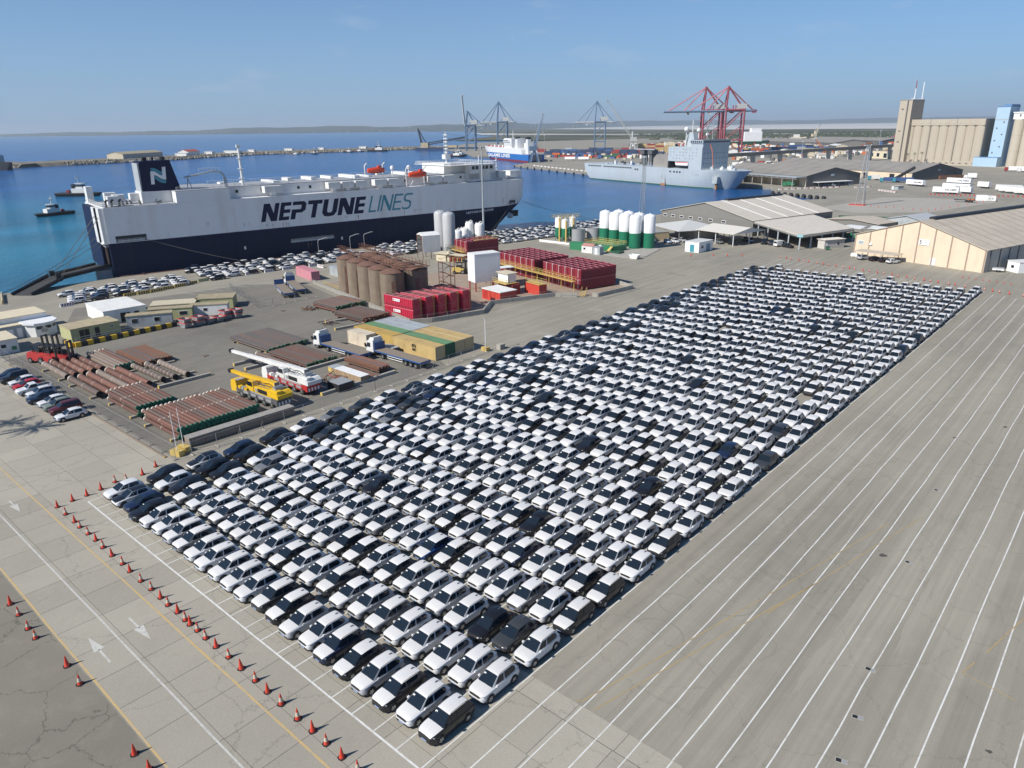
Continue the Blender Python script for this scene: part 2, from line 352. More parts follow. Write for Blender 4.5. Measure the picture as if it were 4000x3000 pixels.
drm = dr.mesh('drain_cover', [M['conc'], M['black'], M['grey']])
for x, y in [(75.7,47.4),(77.4,29.4),(74.2,65.5),(72.4,83.5),(78.2,23.7),(78.6,19.0)]: link('drain_cover', drm, GROUND, (x,y,0.002), random.uniform(0,0.3))

# darker paving of the storage yard, old asphalt beyond the orange line, patches and tyre marks
M['yardasphalt'] = ground_mat('yard_asphalt', (0.215,0.20,0.17), (0.165,0.154,0.134), (0.27,0.248,0.21), streak=0.10, crack=0.15, crack_scale=0.15, crack_w=0.008)
M['oldasphalt'] = ground_mat('old_asphalt', (0.255,0.232,0.19), (0.20,0.183,0.152), (0.30,0.27,0.215), streak=0.0, crack=0.5, crack_scale=0.16, crack_w=0.010)
struct(MB().prism([(-72,12.0),(-4.0,12.2),(-4.6,62),(-31,75.5),(-87,88),(-100,78),(-108,36),(-76,21)],-0.02,0.004).build('yard_pavement', M['yardasphalt']))
struct(MB().prism([(-120,-70),(130,-70),(130,-11.22),(-120,-11.22)],-0.02,0.004).build('old_pavement', M['oldasphalt']))
M['patch_d'] = ground_mat('dark_patch', (0.265,0.245,0.205), (0.24,0.222,0.187), (0.285,0.263,0.218), crack=0.0); M['patch_l'] = ground_mat('pale_scuff', (0.335,0.31,0.257), (0.30,0.277,0.232), (0.30,0.277,0.232), crack=0.0)
pq = random.Random(17); pm_ = MB()
def blob(mb, x, y, a, b, rot, z, m, n=14):
    pts = []
    for i in range(n):
        t = 2*math.pi*i/n; r = pq.uniform(0.6,1.15); u, v = a*r*math.cos(t), b*r*math.sin(t); pts.append((x+u*math.cos(rot)-v*math.sin(rot), y+u*math.sin(rot)+v*math.cos(rot), z))
    mb.poly(pts, m)
for i in range(46):
    x = pq.uniform(60,104); y = pq.uniform(13,170); blob(pm_, x, y, pq.uniform(0.12,0.5), pq.uniform(1.5,9), pq.uniform(-0.03,0.03), 0.0045+i*0.00002, pq.choice([0,1,1]), 26)
for i in range(36):
    x = pq.uniform(-60,0); y = pq.uniform(80,200)
    blob(pm_, x, y, pq.uniform(0.3,1.4), pq.uniform(0.6,3.5), pq.uniform(0,3), 0.0055+i*0.00002, pq.choice([0,0,1]))
for i in range(16): blob(pm_, pq.uniform(60,100), pq.uniform(14,150), pq.uniform(0.15,0.4), pq.uniform(0.15,0.5), 0, 0.0054, 2, 9)
def tyre(x, y, r, a0, a1, w=0.16, m=0):
    n = 14
    for k in range(n):
        t0 = a0+(a1-a0)*k/n; t1 = a0+(a1-a0)*(k+1)/n
        pm_.add([(x+(r-w)*math.cos(t0),y+(r-w)*math.sin(t0),0.0058),(x+r*math.cos(t0),y+r*math.sin(t0),0.0058),(x+r*math.cos(t1),y+r*math.sin(t1),0.0058),(x+(r-w)*math.cos(t1),y+(r-w)*math.sin(t1),0.0058)], [(0,1,2,3)], m)
for x, y, r, a0, a1 in [(62.5,22,2.4,0.3,2.8),(61.5,27,1.5,0,5.0),(64.5,31,3.0,-1.2,0.6),(60.8,18.5,1.2,1,4),(-12,96,9,0.2,1.6),(-11.4,96,10.8,0.2,1.6),(-16,128,12,-0.6,0.9),(-20,110,14,0.5,1.7),(80,60,16,2.4,3.4),(88,90,22,2.2,3.1)]: tyre(x,y,r,a0,a1)
o_ = pm_.build('paving_stains', [M['patch_d'],M['patch_l'],mat('oil_stain',(0.09,0.082,0.07),0.7)], GROUND); struct(o_)
bm = bmesh.new(); bm.from_mesh(o_.data)
for f in bm.faces:
    if f.normal.z < 0: f.normal_flip()
bm.to_mesh(o_.data); bm.free()

# sea
def sea_mat():
    m = D.materials.new('sea_water'); m.use_nodes = True; nt = m.node_tree; L = nt.links.new
    b = nt.nodes['Principled BSDF']; b.inputs['Roughness'].default_value = 0.16; b.inputs['IOR'].default_value = 1.33
    geo = nd(nt, 'ShaderNodeNewGeometry'); P = geo.outputs['Position']
    # depth: shallow, paler water near the stern of the ship and along the shore
    vd = nd(nt, 'ShaderNodeVectorMath', operation='DISTANCE'); L(P, vd.inputs[0]); vd.inputs[1].default_value = (-250, 40, -2)
    nz = nd(nt, 'ShaderNodeTexNoise', i_Scale=0.006, i_Detail=5.0, i_Roughness=0.6); L(P, nz.inputs['Vector'])
    ad = nd(nt, 'ShaderNodeMath', operation='MULTIPLY_ADD'); L(nz.outputs[0], ad.inputs[0]); ad.inputs[1].default_value = 420; L(vd.outputs['Value'], ad.inputs[2])
    r = nd(nt, 'ShaderNodeMapRange', interpolation_type='SMOOTHSTEP'); L(ad.outputs[0], r.inputs[0]); r.inputs[1].default_value = 230; r.inputs[2].default_value = 640
    mx = nd(nt, 'ShaderNodeMix', data_type='RGBA'); L(r.outputs[0], mx.inputs[0]); mx.inputs[6].default_value = (0.015,0.175,0.285,1); mx.inputs[7].default_value = (0.006,0.085,0.265,1); b.inputs['Specular IOR Level'].default_value = 0.32
    n2 = nd(nt, 'ShaderNodeTexNoise', i_Scale=0.02, i_Detail=6.0, i_Roughness=0.65); 
    mp = nd(nt, 'ShaderNodeMapping'); mp.inputs['Scale'].default_value = (1,0.25,1); mp.inputs['Rotation'].default_value = (0,0,0.6); L(P, mp.inputs[0]); L(mp.outputs[0], n2.inputs['Vector'])
    r2 = nd(nt, 'ShaderNodeMapRange'); L(n2.outputs[0], r2.inputs[0]); r2.inputs[1].default_value = 0.3; r2.inputs[2].default_value = 0.7; r2.inputs[3].default_value = 0.68; r2.inputs[4].default_value = 1.32
    mm = nd(nt, 'ShaderNodeMix', data_type='RGBA', blend_type='MULTIPLY'); mm.inputs[0].default_value = 1; L(mx.outputs[2], mm.inputs[6]); L(r2.outputs[0], mm.inputs[7]); L(mm.outputs[2], b.inputs['Base Color'])
    w1 = nd(nt, 'ShaderNodeTexNoise', i_Scale=0.35, i_Detail=8.0, i_Roughness=0.7); mp2 = nd(nt, 'ShaderNodeMapping'); mp2.inputs['Scale'].default_value = (1,0.5,1); mp2.inputs['Rotation'].default_value = (0,0,0.8); L(P, mp2.inputs[0]); L(mp2.outputs[0], w1.inputs['Vector'])
    bp = nd(nt, 'ShaderNodeBump'); bp.inputs['Strength'].default_value = 0.85; bp.inputs['Distance'].default_value = 1.1; L(w1.outputs[0], bp.inputs['Height']); L(bp.outputs[0], b.inputs['Normal'])
    return m
sea = MB().poly([(-60000,-40000,-2),(40000,-40000,-2),(40000,60000,-2),(-60000,60000,-2)]).build('sea', sea_mat()); struct(sea)

# far land beyond the port, the salt lake and the low hills
def scrub_mat():
    m = D.materials.new('scrubland'); m.use_nodes = True; nt = m.node_tree; L = nt.links.new
    b = nt.nodes['Principled BSDF']; b.inputs['Roughness'].default_value = 0.95; b.inputs['Specular IOR Level'].default_value = 0.1
    geo = nd(nt, 'ShaderNodeNewGeometry'); P = geo.outputs['Position']
    n1 = nd(nt, 'ShaderNodeTexNoise', i_Scale=0.0025, i_Detail=10.0, i_Roughness=0.7); L(P, n1.inputs['Vector'])
    cr = nd(nt, 'ShaderNodeValToRGB'); L(n1.outputs[0], cr.inputs[0]); e = cr.color_ramp.elements
    e[0].position = 0.36; e[0].color = (0.035,0.045,0.024,1); e[1].position = 0.62; e[1].color = (0.22,0.19,0.13,1)
    x = e.new(0.5); x.color = (0.085,0.085,0.05,1)
    L(cr.outputs[0], b.inputs['Base Color']); return m
M['scrub'] = scrub_mat()
far = MB(); FP = [(-1000,1700),(-1614,1640),(-2100,2350),(-3000,3300),(-4649,4816),(-5400,5250),(-6011,5125),(-7200,4400),(-8293,3503),(-9800,3000),(-11800,2500),(-14500,1500),(-30000,16000),(-20000,45000),(25000,45000),(25000,1500),(2000,1500)]
far.poly([(x,y,-0.4) for x,y in FP]); far.build('terrain', M['scrub']); t = D.objects['terrain']; struct(t)
bm = bmesh.new(); bm.from_mesh(t.data); bmesh.ops.triangulate(bm, faces=bm.faces[:])
for f in bm.faces:
    if f.normal.z < 0: f.normal_flip()
bm.to_mesh(t.data); bm.free()
M['salt'] = mat('salt_flat', (0.52,0.50,0.47), 0.9, var=0.12, scale=0.004)
lake = MB()
lake.poly([(-5200,6500,0.3),(-4200,5900,0.3),(-2600,4700,0.3),(-1700,4350,0.3),(-300,4200,0.3),(1500,4400,0.3),(3000,6500,0.3),(2500,13000,0.3),(-3000,14000,0.3),(-7500,12500,0.3)])
lake.poly([(-3300,3450,0.3),(-2500,2700,0.3),(-1500,2620,0.3),(-700,2650,0.3),(-600,2760,0.3),(-1700,2800,0.3),(-2450,3000,0.3)])
lk = struct(lake.build('salt_lake', M['salt']))
bm = bmesh.new(); bm.from_mesh(lk.data)
for f in bm.faces:
    if f.normal.z < 0: f.normal_flip()
bm.to_mesh(lk.data); bm.free()
hills = MB(); rr = random.Random(3)
hp = [(-16000,1800),(-13500,2700),(-11500,3500),(-9800,4200),(-8300,4700),(-7000,5500),(-6600,6700),(-7200,8800),(-8200,12000),(-7500,15000),(-4500,16500),(0,17000),(5000,16500),(9000,14000),(12000,9000)]
hh = [3,16,28,40,52,62,68,74,84,92,90,94,98,92,84]
pts = []
for i in range(len(hp)-1):
    for k in range(14):
        t = k/14; pts.append((hp[i][0]*(1-t)+hp[i+1][0]*t, hp[i][1]*(1-t)+hp[i+1][1]*t, hh[i]*(1-t)+hh[i+1]*t))
HILLPTS = pts; vs = []; cx, cyy = 87, -23
ph = [rr.uniform(0,6.28) for _ in range(8)]
for i, (x, y, h) in enumerate(pts):
    d = Vector((x-cx, y-cyy)); u = d.normalized()
    h2 = h*(1+0.16*math.sin(i*0.21+ph[0])+0.11*math.sin(i*0.53+ph[1])+0.05*math.sin(i*1.7+ph[2]))
    for off, k in ((-700,0.0),(-350,0.45),(0,0.85),(500,1.0),(2500,0.9)):
        vs.append((x+u.x*off, y+u.y*off, -1+h2*k))
fs = []
for i in range(len(pts)-1):
    for j in range(4): fs.append((i*5+j, (i+1)*5+j, (i+1)*5+j+1, i*5+j+1))
hills.add(vs, fs); struct(hills.build('hills', mat('hill_scrub',(0.055,0.062,0.05),0.95,var=0.4,scale=0.002,detail=8), smooth=60))
# breakwater of rock with a road on it
bw = MB(); inner = [(-1240,262),(-1136,290),(-1029,285),(-1040,350),(-1045,420),(-1062,505),(-1110,600),(-1138,688),(-1120,760),(-1107,828),(-1085,940),(-1070,1015),(-1040,1075)]
for i in range(len(inner)-1):
    a = Vector(inner[i]); b = Vector(inner[i+1]); u = Vector((-1,0.12)) if i > 1 else Vector((-0.2,1)); w = 75 if i > 1 else 26
    n = 6
    for k in range(n):
        p = a.lerp(b, k/n); q = a.lerp(b, (k+1)/n); j = rr.uniform(-0.4,0.4)
        o = [(*p,-4),(*q,-4),(*(q+u*8),2.2),(*(p+u*8),2.2),(*(q+u*w),2.6+j),(*(p+u*w),2.6),(*(q+u*(w+10)),-4),(*(p+u*(w+10)),-4)]
        bw.add(o, [(0,1,2,3),(3,2,4,5),(5,4,6,7)])
struct(bw.build('breakwater', mat('breakwater_rock', (0.19,0.165,0.125), 0.95, var=0.5, scale=0.12, detail=10)))
# haze: one closed box of thin air round the whole place
hz = D.materials.new('thin_haze'); hz.use_nodes = True; nt = hz.node_tree; nt.nodes.remove(nt.nodes['Principled BSDF'])
pv = nt.nodes.new('ShaderNodeVolumePrincipled'); pv.inputs['Density'].default_value = 0.00007; pv.inputs['Color'].default_value = (0.74,0.87,1.0,1); pv.inputs['Anisotropy'].default_value = 0.1
nt.links.new(pv.outputs[0], nt.nodes['Material Output'].inputs['Volume'])
stuff(MB().box(-62000,42000,-42000,62000,-8,172).build('haze', hz), 'thin pale blue haze over the port and sea', 'haze')

# ------------------------------------------------------------------ cars
def paint(name, col, rough=0.3, coat=0.25): return mat('car_paint_'+name, col, rough, 0.0, var=0.02, scale=0.5, coat=coat, detail=1)
PAINT = {'white': paint('white',(0.66,0.665,0.675)), 'black': paint('black',(0.012,0.012,0.015)), 'navy': paint('navy',(0.012,0.022,0.055)), 'blue': paint('blue',(0.01,0.045,0.16)),
         'dark grey': paint('dark_grey',(0.045,0.048,0.052)), 'grey': paint('grey',(0.17,0.175,0.185)), 'silver': paint('silver',(0.40,0.41,0.43)), 'red': paint('red',(0.42,0.015,0.015)),
         'maroon': paint('maroon',(0.09,0.012,0.015)), 'green grey': paint('green_grey',(0.19,0.22,0.19)), 'light blue': paint('light_blue',(0.32,0.40,0.50)), 'orange': paint('orange_car',(0.35,0.07,0.01))}
M['film'] = mat('white_protective_film', (0.665,0.655,0.645), 0.42, var=0.04, scale=1.2, rnd=0.05)
M['clad'] = mat('black_plastic', (0.022,0.022,0.024), 0.6, var=0.1)
M['plate'] = mat('number_plate_blue', (0.25,0.35,0.55), 0.5)
M['paper'] = mat('paper_sticker', (0.75,0.76,0.70), 0.8)
M['seat'] = mat('pale_seat_cover', (0.42,0.45,0.44), 0.8)
M['fin'] = mat('roof_fin', (0.12,0.12,0.13), 0.5)

class CarType:
    """side profile measured from the nose; the car points along -Y, centred on its length"""
    def __init__(s, L, W, H, hood, cowl, roof0, roof1, tail, belt, wb, wr, rails, film):
        s.L=L; s.W=W/2; s.H=H; s.hood=hood; s.cowl=cowl; s.roof0=roof0; s.roof1=roof1; s.tail=tail; s.belt=belt; s.wb=wb; s.wr=wr; s.rails=rails; s.film=film
SUV  = CarType(4.32,1.80,1.62, 0.97,1.24,1.95,3.64,4.20, 0.98, 2.65,0.345, True, True)
HATCH= CarType(4.30,1.78,1.49, 0.87,1.26,2.02,3.52,4.14, 0.90, 2.63,0.325, False, False)
SALOON=CarType(4.60,1.82,1.45, 0.84,1.30,2.10,3.20,4.05, 0.92, 2.70,0.325, False, False)
JEEP = CarType(4.45,1.84,1.80, 1.08,1.35,1.80,4.05,4.38, 1.16, 2.70,0.38, True, False)

def car_body(T):
    """painted shell. slots: 0 paint, 1 top of bonnet and roof, 2 black cladding"""
    mb = MB(); W = T.W; L = T.L; b = T.belt; hd = T.hood
    # stations: t, half width, top z, shoulder z, bottom z
    st = [(0.00,0.60*W,hd-0.30,hd-0.36,0.34),(0.05,0.74*W,hd-0.13,hd-0.22,0.24),(0.16,0.86*W,hd-0.05,hd-0.14,0.19),(0.38,0.945*W,hd,hd-0.10,0.18),(0.75,0.985*W,hd+0.045,hd-0.06,0.2),(T.cowl,W,b+0.055,b-0.03,0.2),
          (1.7,W,b+0.03,b-0.03,0.2),(2.4,W,b+0.03,b-0.02,0.2),(3.1,W,b+0.04,b-0.01,0.2),(3.7,0.99*W,b+0.05,b,0.2),(L-0.28,0.955*W,b+0.06,b-0.01,0.24),(L-0.08,0.88*W,b-0.02,b-0.12,0.3),(L,0.76*W,b-0.2,b-0.27,0.38)]
    rows = []
    for t, w, zt, zs, z0 in st:
        y = t-L/2
        rows.append([(0,y,zt+0.02),(0.6*w,y,zt),(0.86*w,y,zt-0.03),(0.965*w,y,zs),(w,y,0.62*zs+0.38*z0),(0.985*w,y,z0+0.16),(0.93*w,y,z0),(0,y,z0)])
    n = 8; vs = []
    for r in rows: vs += r
    k = len(rows); vs += [(-x,y,z) for r in rows for x,y,z in r]
    fs = []; ms = []
    for i in range(k-1):
        for j in range(n-1):
            a, c = i*n+j, (i+1)*n+j
            mt = 0
            if j <= 1 and 1 <= i < 5: mt = 1
            if j >= 5: mt = 2
            fs.append((a, a+1, c+1, c)); ms.append(mt)
            o = k*n; fs.append((o+a, o+c, o+c+1, o+a+1)); ms.append(mt)
    for i in (0, k-1):
        f1 = [i*n+j for j in range(n)]; f2 = [k*n+i*n+j for j in range(n)]
        if i == 0: fs += [tuple(f1[::-1]), tuple(f2)]
        else: fs += [tuple(f1), tuple(f2[::-1])]
        ms += [0,0]
    mb.add(vs, fs, ms)
    # cabin shell: base ring then roof ring
    y = lambda t: t-L/2
    bw = 0.915*W; rw = 0.705*W; H = T.H
    base = [(0.84*W,y(T.cowl-0.10),b+0.045),(0.90*W,y(T.cowl+0.22),b+0.0),(bw,y(2.6),b),(bw,y(T.roof1),b),(0.84*W,y(T.tail),b+0.04)]
    top  = [(rw*0.95,y(T.roof0),H-0.085),(rw,y(T.roof0+0.16),H-0.06),(rw*1.02,y(2.6),H-0.02),(rw*0.99,y(T.roof1-0.1),H-0.05),(rw*0.92,y(T.roof1+0.16),H-0.10)]
    mid  = [(rw*0.55,y(T.roof0-0.02),H-0.045),(rw*0.62,y(T.roof0+0.22),H),(rw*0.62,y(2.6),H+0.03),(rw*0.62,y(T.roof1-0.1),H),(rw*0.55,y(T.roof1+0.18),H-0.06)]
    V = []; q = len(base)
    for s in (1,-1):
        for ring in (base, top, mid): V += [(s*x,yy,z) for x,yy,z in ring]
    fs = []; ms = []
    R = lambda s, ring, i: s*3*q+ring*q+i
    for s in (0,1):
        for i in range(q-1):
            f = (R(s,0,i),R(s,0,i+1),R(s,1,i+1),R(s,1,i)); fs.append(f if s == 0 else f[::-1]); ms.append(0)
            f = (R(s,1,i),R(s,1,i+1),R(s,2,i+1),R(s,2,i)); fs.append(f if s == 0 else f[::-1]); ms.append(1)
    for i in range(q-1): fs.append((R(0,2,i),R(0,2,i+1),R(1,2,i+1),R(1,2,i))); ms.append(1)
    for e in (0,q-1):
        f = [R(0,0,e),R(0,1,e),R(0,2,e),R(1,2,e),R(1,1,e),R(1,0,e)]
        fs.append(tuple(f) if e == 0 else tuple(f[::-1])); ms.append(0)
    mb.add(V, fs, ms)
    T.base, T.top, T.mid = base, top, mid
    # wheel arches
    wy = ((L-T.wb)/2-0.02-L/2, (L-T.wb)/2-0.02-L/2+T.wb); T.wy = wy
    for s in (1,-1):
        for w in wy:
            ar = []; nn = 10
            for i in range(nn+1):
                a = math.pi*i/nn; ar.append((w+math.cos(a)*(T.wr+0.09), T.wr+math.sin(a)*(T.wr+0.09)))
            poly = ar+[(w-T.wr-0.09,0.24),(w+T.wr+0.09,0.24)]
            mb.xprism(poly, s*(W-0.10), s*(W+0.006), 2)
    # bumpers, number plate recess and door sill
    mb.box(-0.62*W,0.62*W,-L/2-0.012,-L/2+0.3,0.36,0.50,2)
    mb.box(-0.6*W,0.6*W,L/2-0.2,L/2+0.012,0.34,0.52,2)
    return mb
def lerp3(a, b, t): return tuple(a[i]*(1-t)+b[i]*t for i in range(3))
def win(mb, pts, out, m=0, th=0.012):
    """thin pane standing proud of the shell"""
    P = [Vector(p)+Vector(out)*th for p in pts]; n = len(P)
    a = (P[1]-P[0]).cross(P[2]-P[0])
    if a.dot(Vector(out)) < 0: P = P[::-1]
    Q = [p-Vector(out)*(th+0.004) for p in P]
    mb.add(P+Q, [tuple(range(n))]+[(i, n+i, n+(i+1)%n, (i+1)%n) for i in range(n)], m)
def car_parts(T):
    parts = {}; b, t, md = T.base, T.top, T.mid; W = T.W; L = T.L
    inset = lambda q, f=0.06: [tuple(Vector(p).lerp(sum((Vector(x) for x in q), Vector())/len(q), f)) for p in q]
    mir = lambda p: (-p[0],p[1],p[2])
    m = MB(); win(m, inset([b[0],t[0],md[0],mir(md[0]),mir(t[0]),mir(b[0])],0.03), Vector((0,-0.75,0.66)), th=0.015); parts['windscreen'] = (m, M['glass'])
    m = MB(); win(m, inset([b[4],t[4],md[4],mir(md[4]),mir(t[4]),mir(b[4])],0.12), Vector((0,0.85,0.5)), th=0.015); parts['rear_window'] = (m, M['glass'])
    for s in (1,-1):
        o = Vector((s*0.93,0,0.36)); f = (lambda p: p) if s > 0 else mir
        m = MB()
        A = lerp3(b[0],b[1],0.62); 
        A2 = lerp3(A, t[0], 0.12)
        mb_, mt_ = lerp3(b[1],b[2],0.80), lerp3(t[1],t[2],0.85)
        win(m, inset([f(A2), f(lerp3(mb_,mt_,0.08)), f(lerp3(mb_,mt_,0.90)), f(lerp3(b[1],t[1],0.90)), f(lerp3(A,lerp3(t[0],t[1],0.5),0.80))],0.03), o, th=0.02)
        parts['front_side_window'+('' if s > 0 else '_')] = (m, M['glass'])
        m = MB(); c0, c1 = lerp3(b[1],b[2],0.92), lerp3(t[1],t[2],0.97)
        e0, e1 = lerp3(b[3],b[4],0.42), lerp3(t[3],t[4],0.5)
        win(m, inset([f(lerp3(c0,c1,0.08)), f(lerp3(b[3],t[3],0.08)), f(lerp3(e0,e1,0.26)), f(lerp3(e0,e1,0.68)), f(lerp3(b[3],t[3],0.90)), f(lerp3(b[2],t[2],0.90)), f(lerp3(c0,c1,0.90))],0.03), o, th=0.022)
        parts['rear_side_window'+('' if s > 0 else '_')] = (m, M['glass'])
        x = lambda v: s*v
        h = T.hood
        m = MB(); win(m, [(x(0.58*W),-L/2+0.035,h-0.24),(x(0.93*W),-L/2+0.30,h-0.20),(x(0.93*W),-L/2+0.30,h-0.09),(x(0.66*W),-L/2+0.06,h-0.13)], Vector((s*0.5,-0.85,0.1)), th=0.03); parts['headlight'+('' if s > 0 else '_')] = (m, M['lamp'])
        m = MB(); win(m, [(x(0.55*W),L/2-0.02,T.belt-0.24),(x(0.93*W),L/2-0.16,T.belt-0.2),(x(0.93*W),L/2-0.16,T.belt-0.04),(x(0.6*W),L/2-0.045,T.belt-0.08)], Vector((s*0.45,0.9,0)), th=0.035); parts['tail_light'+('' if s > 0 else '_')] = (m, M['tail'])
        m = MB(); yy = T.cowl+0.30-L/2; m.box(*sorted((x(0.94*W),x(1.10*W))), yy-0.10, yy+0.06, T.belt+0.02, T.belt+0.16); parts['mirror'+('' if s > 0 else '_')] = (m, 0)
        if T.rails:
            m = MB(); p = [Vector(f(q)) for q in t[1:4]]; m.path([p[0]+Vector((0,-0.1,0.02)), p[0]+Vector((0,0.06,0.075)), p[1]+Vector((0,0,0.075)), p[2]+Vector((0,-0.06,0.07)), p[2]+Vector((0,0.16,0.02))], 0.022, 5); parts['roof_rail'+('' if s > 0 else '_')] = (m, M['black'])
    h = T.hood
    m = MB(); win(m, [(-0.5*W,-L/2-0.0,h-0.30),(0.5*W,-L/2-0.0,h-0.30),(0.62*W,-L/2+0.03,h-0.16),(0.4*W,-L/2+0.045,h-0.12),(-0.4*W,-L/2+0.045,h-0.12),(-0.62*W,-L/2+0.03,h-0.16)], Vector((0,-0.96,0.25)), th=0.025); parts['grille'] = (m, M['clad'])
    m = MB(); m.box(-0.26,0.26,-L/2-0.03,-L/2-0.013,0.40,0.49); parts['number_plate'] = (m, M['plate'])
    m = MB(); m.box(-0.035,0.035,T.roof1-0.25-L/2,T.roof1+0.0-L/2,T.H+0.005,T.H+0.07); parts['roof_fin'] = (m, M['fin'])
    return parts
def wheel_meshes(T):
    r = T.wr
    ty = MB(); ty.M = Matrix.Rotation(math.pi/2,4,'Y'); ty.lathe([(r*0.64,-0.1),(r*0.97,-0.1),(r,-0.07),(r,0.07),(r*0.97,0.1),(r*0.64,0.1)], 14, caps=False)
    rm = MB(); rm.M = Matrix.Rotation(math.pi/2,4,'Y'); rm.lathe([(r*0.66,-0.085),(r*0.66,0.085)], 14, 1)
    for k in range(5):
        a = 2*math.pi*k/5; w = 0.30
        for zz in (0.09,-0.09):
            pts = [(r*0.1*math.cos(a-1.2),r*0.1*math.sin(a-1.2),zz),(r*0.64*math.cos(a-w),r*0.64*math.sin(a-w),zz),(r*0.64*math.cos(a+w),r*0.64*math.sin(a+w),zz),(r*0.1*math.cos(a+1.2),r*0.1*math.sin(a+1.2),zz)]
            rm.add(pts, [(0,1,2,3) if zz > 0 else (3,2,1,0)], 0)
    return ty.mesh('tyre', M['dark'], 40), rm.mesh('rim', [M['chrome'], M['black']], 40)
def to_object_slots(o, idx_mat):
    for i, mt in idx_mat.items():
        o.material_slots[i].link = 'OBJECT'; o.material_slots[i].material = mt
CARM = {}
def car_meshes(T, key):
    if key in CARM: return CARM[key]
    body = car_body(T).mesh('body', [PAINT['white'], M['film'], M['clad']], 32)
    parts = car_parts(T); pm = {k: mb.mesh(k.rstrip('_'), mt if mt else PAINT['white'], 32) for k, (mb, mt) in parts.items()}
    CARM[key] = (T, body, pm, *wheel_meshes(T)); return CARM[key]
st_m = MB().box(-0.09,0.09,-0.004,0.004,-0.07,0.07).mesh('windscreen_sticker', M['paper'])
LITE = {'windscreen','rear_window','front_side_window','rear_side_window','front_side_window_','rear_side_window_'}
def make_car(name, key, T, label, x, y, z=0.0, rz=0.0, color='white', top=None, detail=2, cat='car', group=None, sticker=False):
    T, body, pm, tyre, rim = car_meshes(T, key)
    root = thing(name, label, cat, (x,y,z), rz, group)
    o = link('body', body, root); to_object_slots(o, {0: PAINT[color], 1: top or PAINT[color]})
    for k, me in pm.items():
        if detail < 2 and k not in LITE: continue
        p = link(k.rstrip('_'), me, root)
        if k.startswith('mirror'): to_object_slots(p, {0: PAINT[color]})
    for s in (1,-1):
        for w in T.wy:
            ob = link('wheel', tyre, root, (s*(T.W-0.055), w, T.wr))
            if detail == 2: link('rim', rim, ob)
    if sticker and detail == 2:
        t = T.top[0]; s_ = link('sticker', st_m, root, (-0.46, T.base[0][1]*0.28+T.top[0][1]*0.72-0.03, T.belt*0.28+T.H*0.72-0.02)); s_.rotation_euler = (-0.9,0,0)
    return root

LANES = 23; PITCH = 5.03
# where each lane ends at the far side of the block
last = [(620,505),(700,505),(780,495),(840,525),(905,530),(985,535),(1055,540),(1115,548),(1175,550),(1240,555),(1270,570),(1325,585),(1405,575),(1440,595),(1520,600),(1595,605),(1655,612),(1700,635),(1785,628),(1840,640),(1925,632)]
ends = [(-0.2,179.0),(2.9,181.3),(5.1,186.1),(10.6,180.1),(13.5,180.8),(17.0,181.8),(20.0,182.6),(22.8,182.5),(25.3,183.5),(28.0,184.3),(30.1,181.5),(33.1,179.5),(35.3,184.0),(37.8,180.3),(40.9,181.1),(43.7,181.9),(46.1,181.9),(48.7,178.2),(51.3,181.7),(53.6,180.4),(56.0,184.3)]
yend = []
for l in range(LANES):
    xc = l*2.5+1.25; e = min(ends, key=lambda q: abs(q[0]-xc)); yend.append(e[1])
rc = random.Random(11)
slots = []
for l in range(LANES):
    y = 3.65 + rc.uniform(-0.25,0.25); r = 0
    while y < yend[l]+1.5:
        gap = rc.random() < 0.002 and r > 8
        if not gap: slots.append((l, r, l*2.5+1.25+rc.uniform(-0.10,0.10), y+rc.uniform(-0.1,0.1)))
        y += PITCH+rc.uniform(-0.12,0.12); r += 1
def pick(l, r):
    u = rc.random(); v = rc.random()
    pd = [0.66,0.46,0.34,0.22,0.10][l] if l < 5 else 0.0
    if l < 5 and (u < pd or v < 0.75):
        if u >= pd: return HATCH, 'hatch', 'white', PAINT['white'] if v < .5 else (M['film'] if l > 1 else PAINT['black'])
        w = u/pd; c = 'black' if w < 0.42 else 'dark grey' if w < 0.72 else 'navy' if w < 0.86 else 'grey'
        return HATCH, 'hatch', c, PAINT[c] if (v < 0.8 or l == 0) else M['film']
    if u < 0.025: c = rc.choice(['black','dark grey','navy']); return HATCH, 'hatch', c, PAINT[c]
    T, k = (SUV,'suv') if (v < 0.62 or l > 16) else (HATCH,'hatch')
    if l > 16: pw = 0.66
    else: pw = 0.58
    if u < 0.03+pw: c = 'white'
    elif u < 0.76: c = 'silver'
    elif u < 0.84: c = 'grey'
    elif u < 0.93: c = 'black'
    elif u < 0.97: c = 'dark grey'
    else: c = 'navy' if v < .7 else 'blue'
    return T, k, c, M['film']
FIRST = {0:('hatch','white','white'),1:('hatch','white','black'),2:('hatch','navy','navy'),3:('hatch','black','black'),4:('suv','white','film'),5:('suv','white','film'),6:('suv','silver','film'),7:('suv','grey','film'),8:('suv','white','film'),9:('suv','white','film'),10:('suv','white','film'),11:('suv','white','film'),12:('suv','white','film'),13:('suv','dark grey','film'),14:('suv','black','film'),15:('suv','silver','film'),16:('suv','white','film'),17:('suv','navy','film'),18:('hatch','black','film'),19:('suv','silver','film'),20:('suv','black','film'),21:('suv','white','film'),22:('suv','black','film')}
camxy = Vector((87.1,-23.6))
slots.sort(key=lambda s: (Vector((s[2],s[3]))-camxy).length)
FARCARS = []
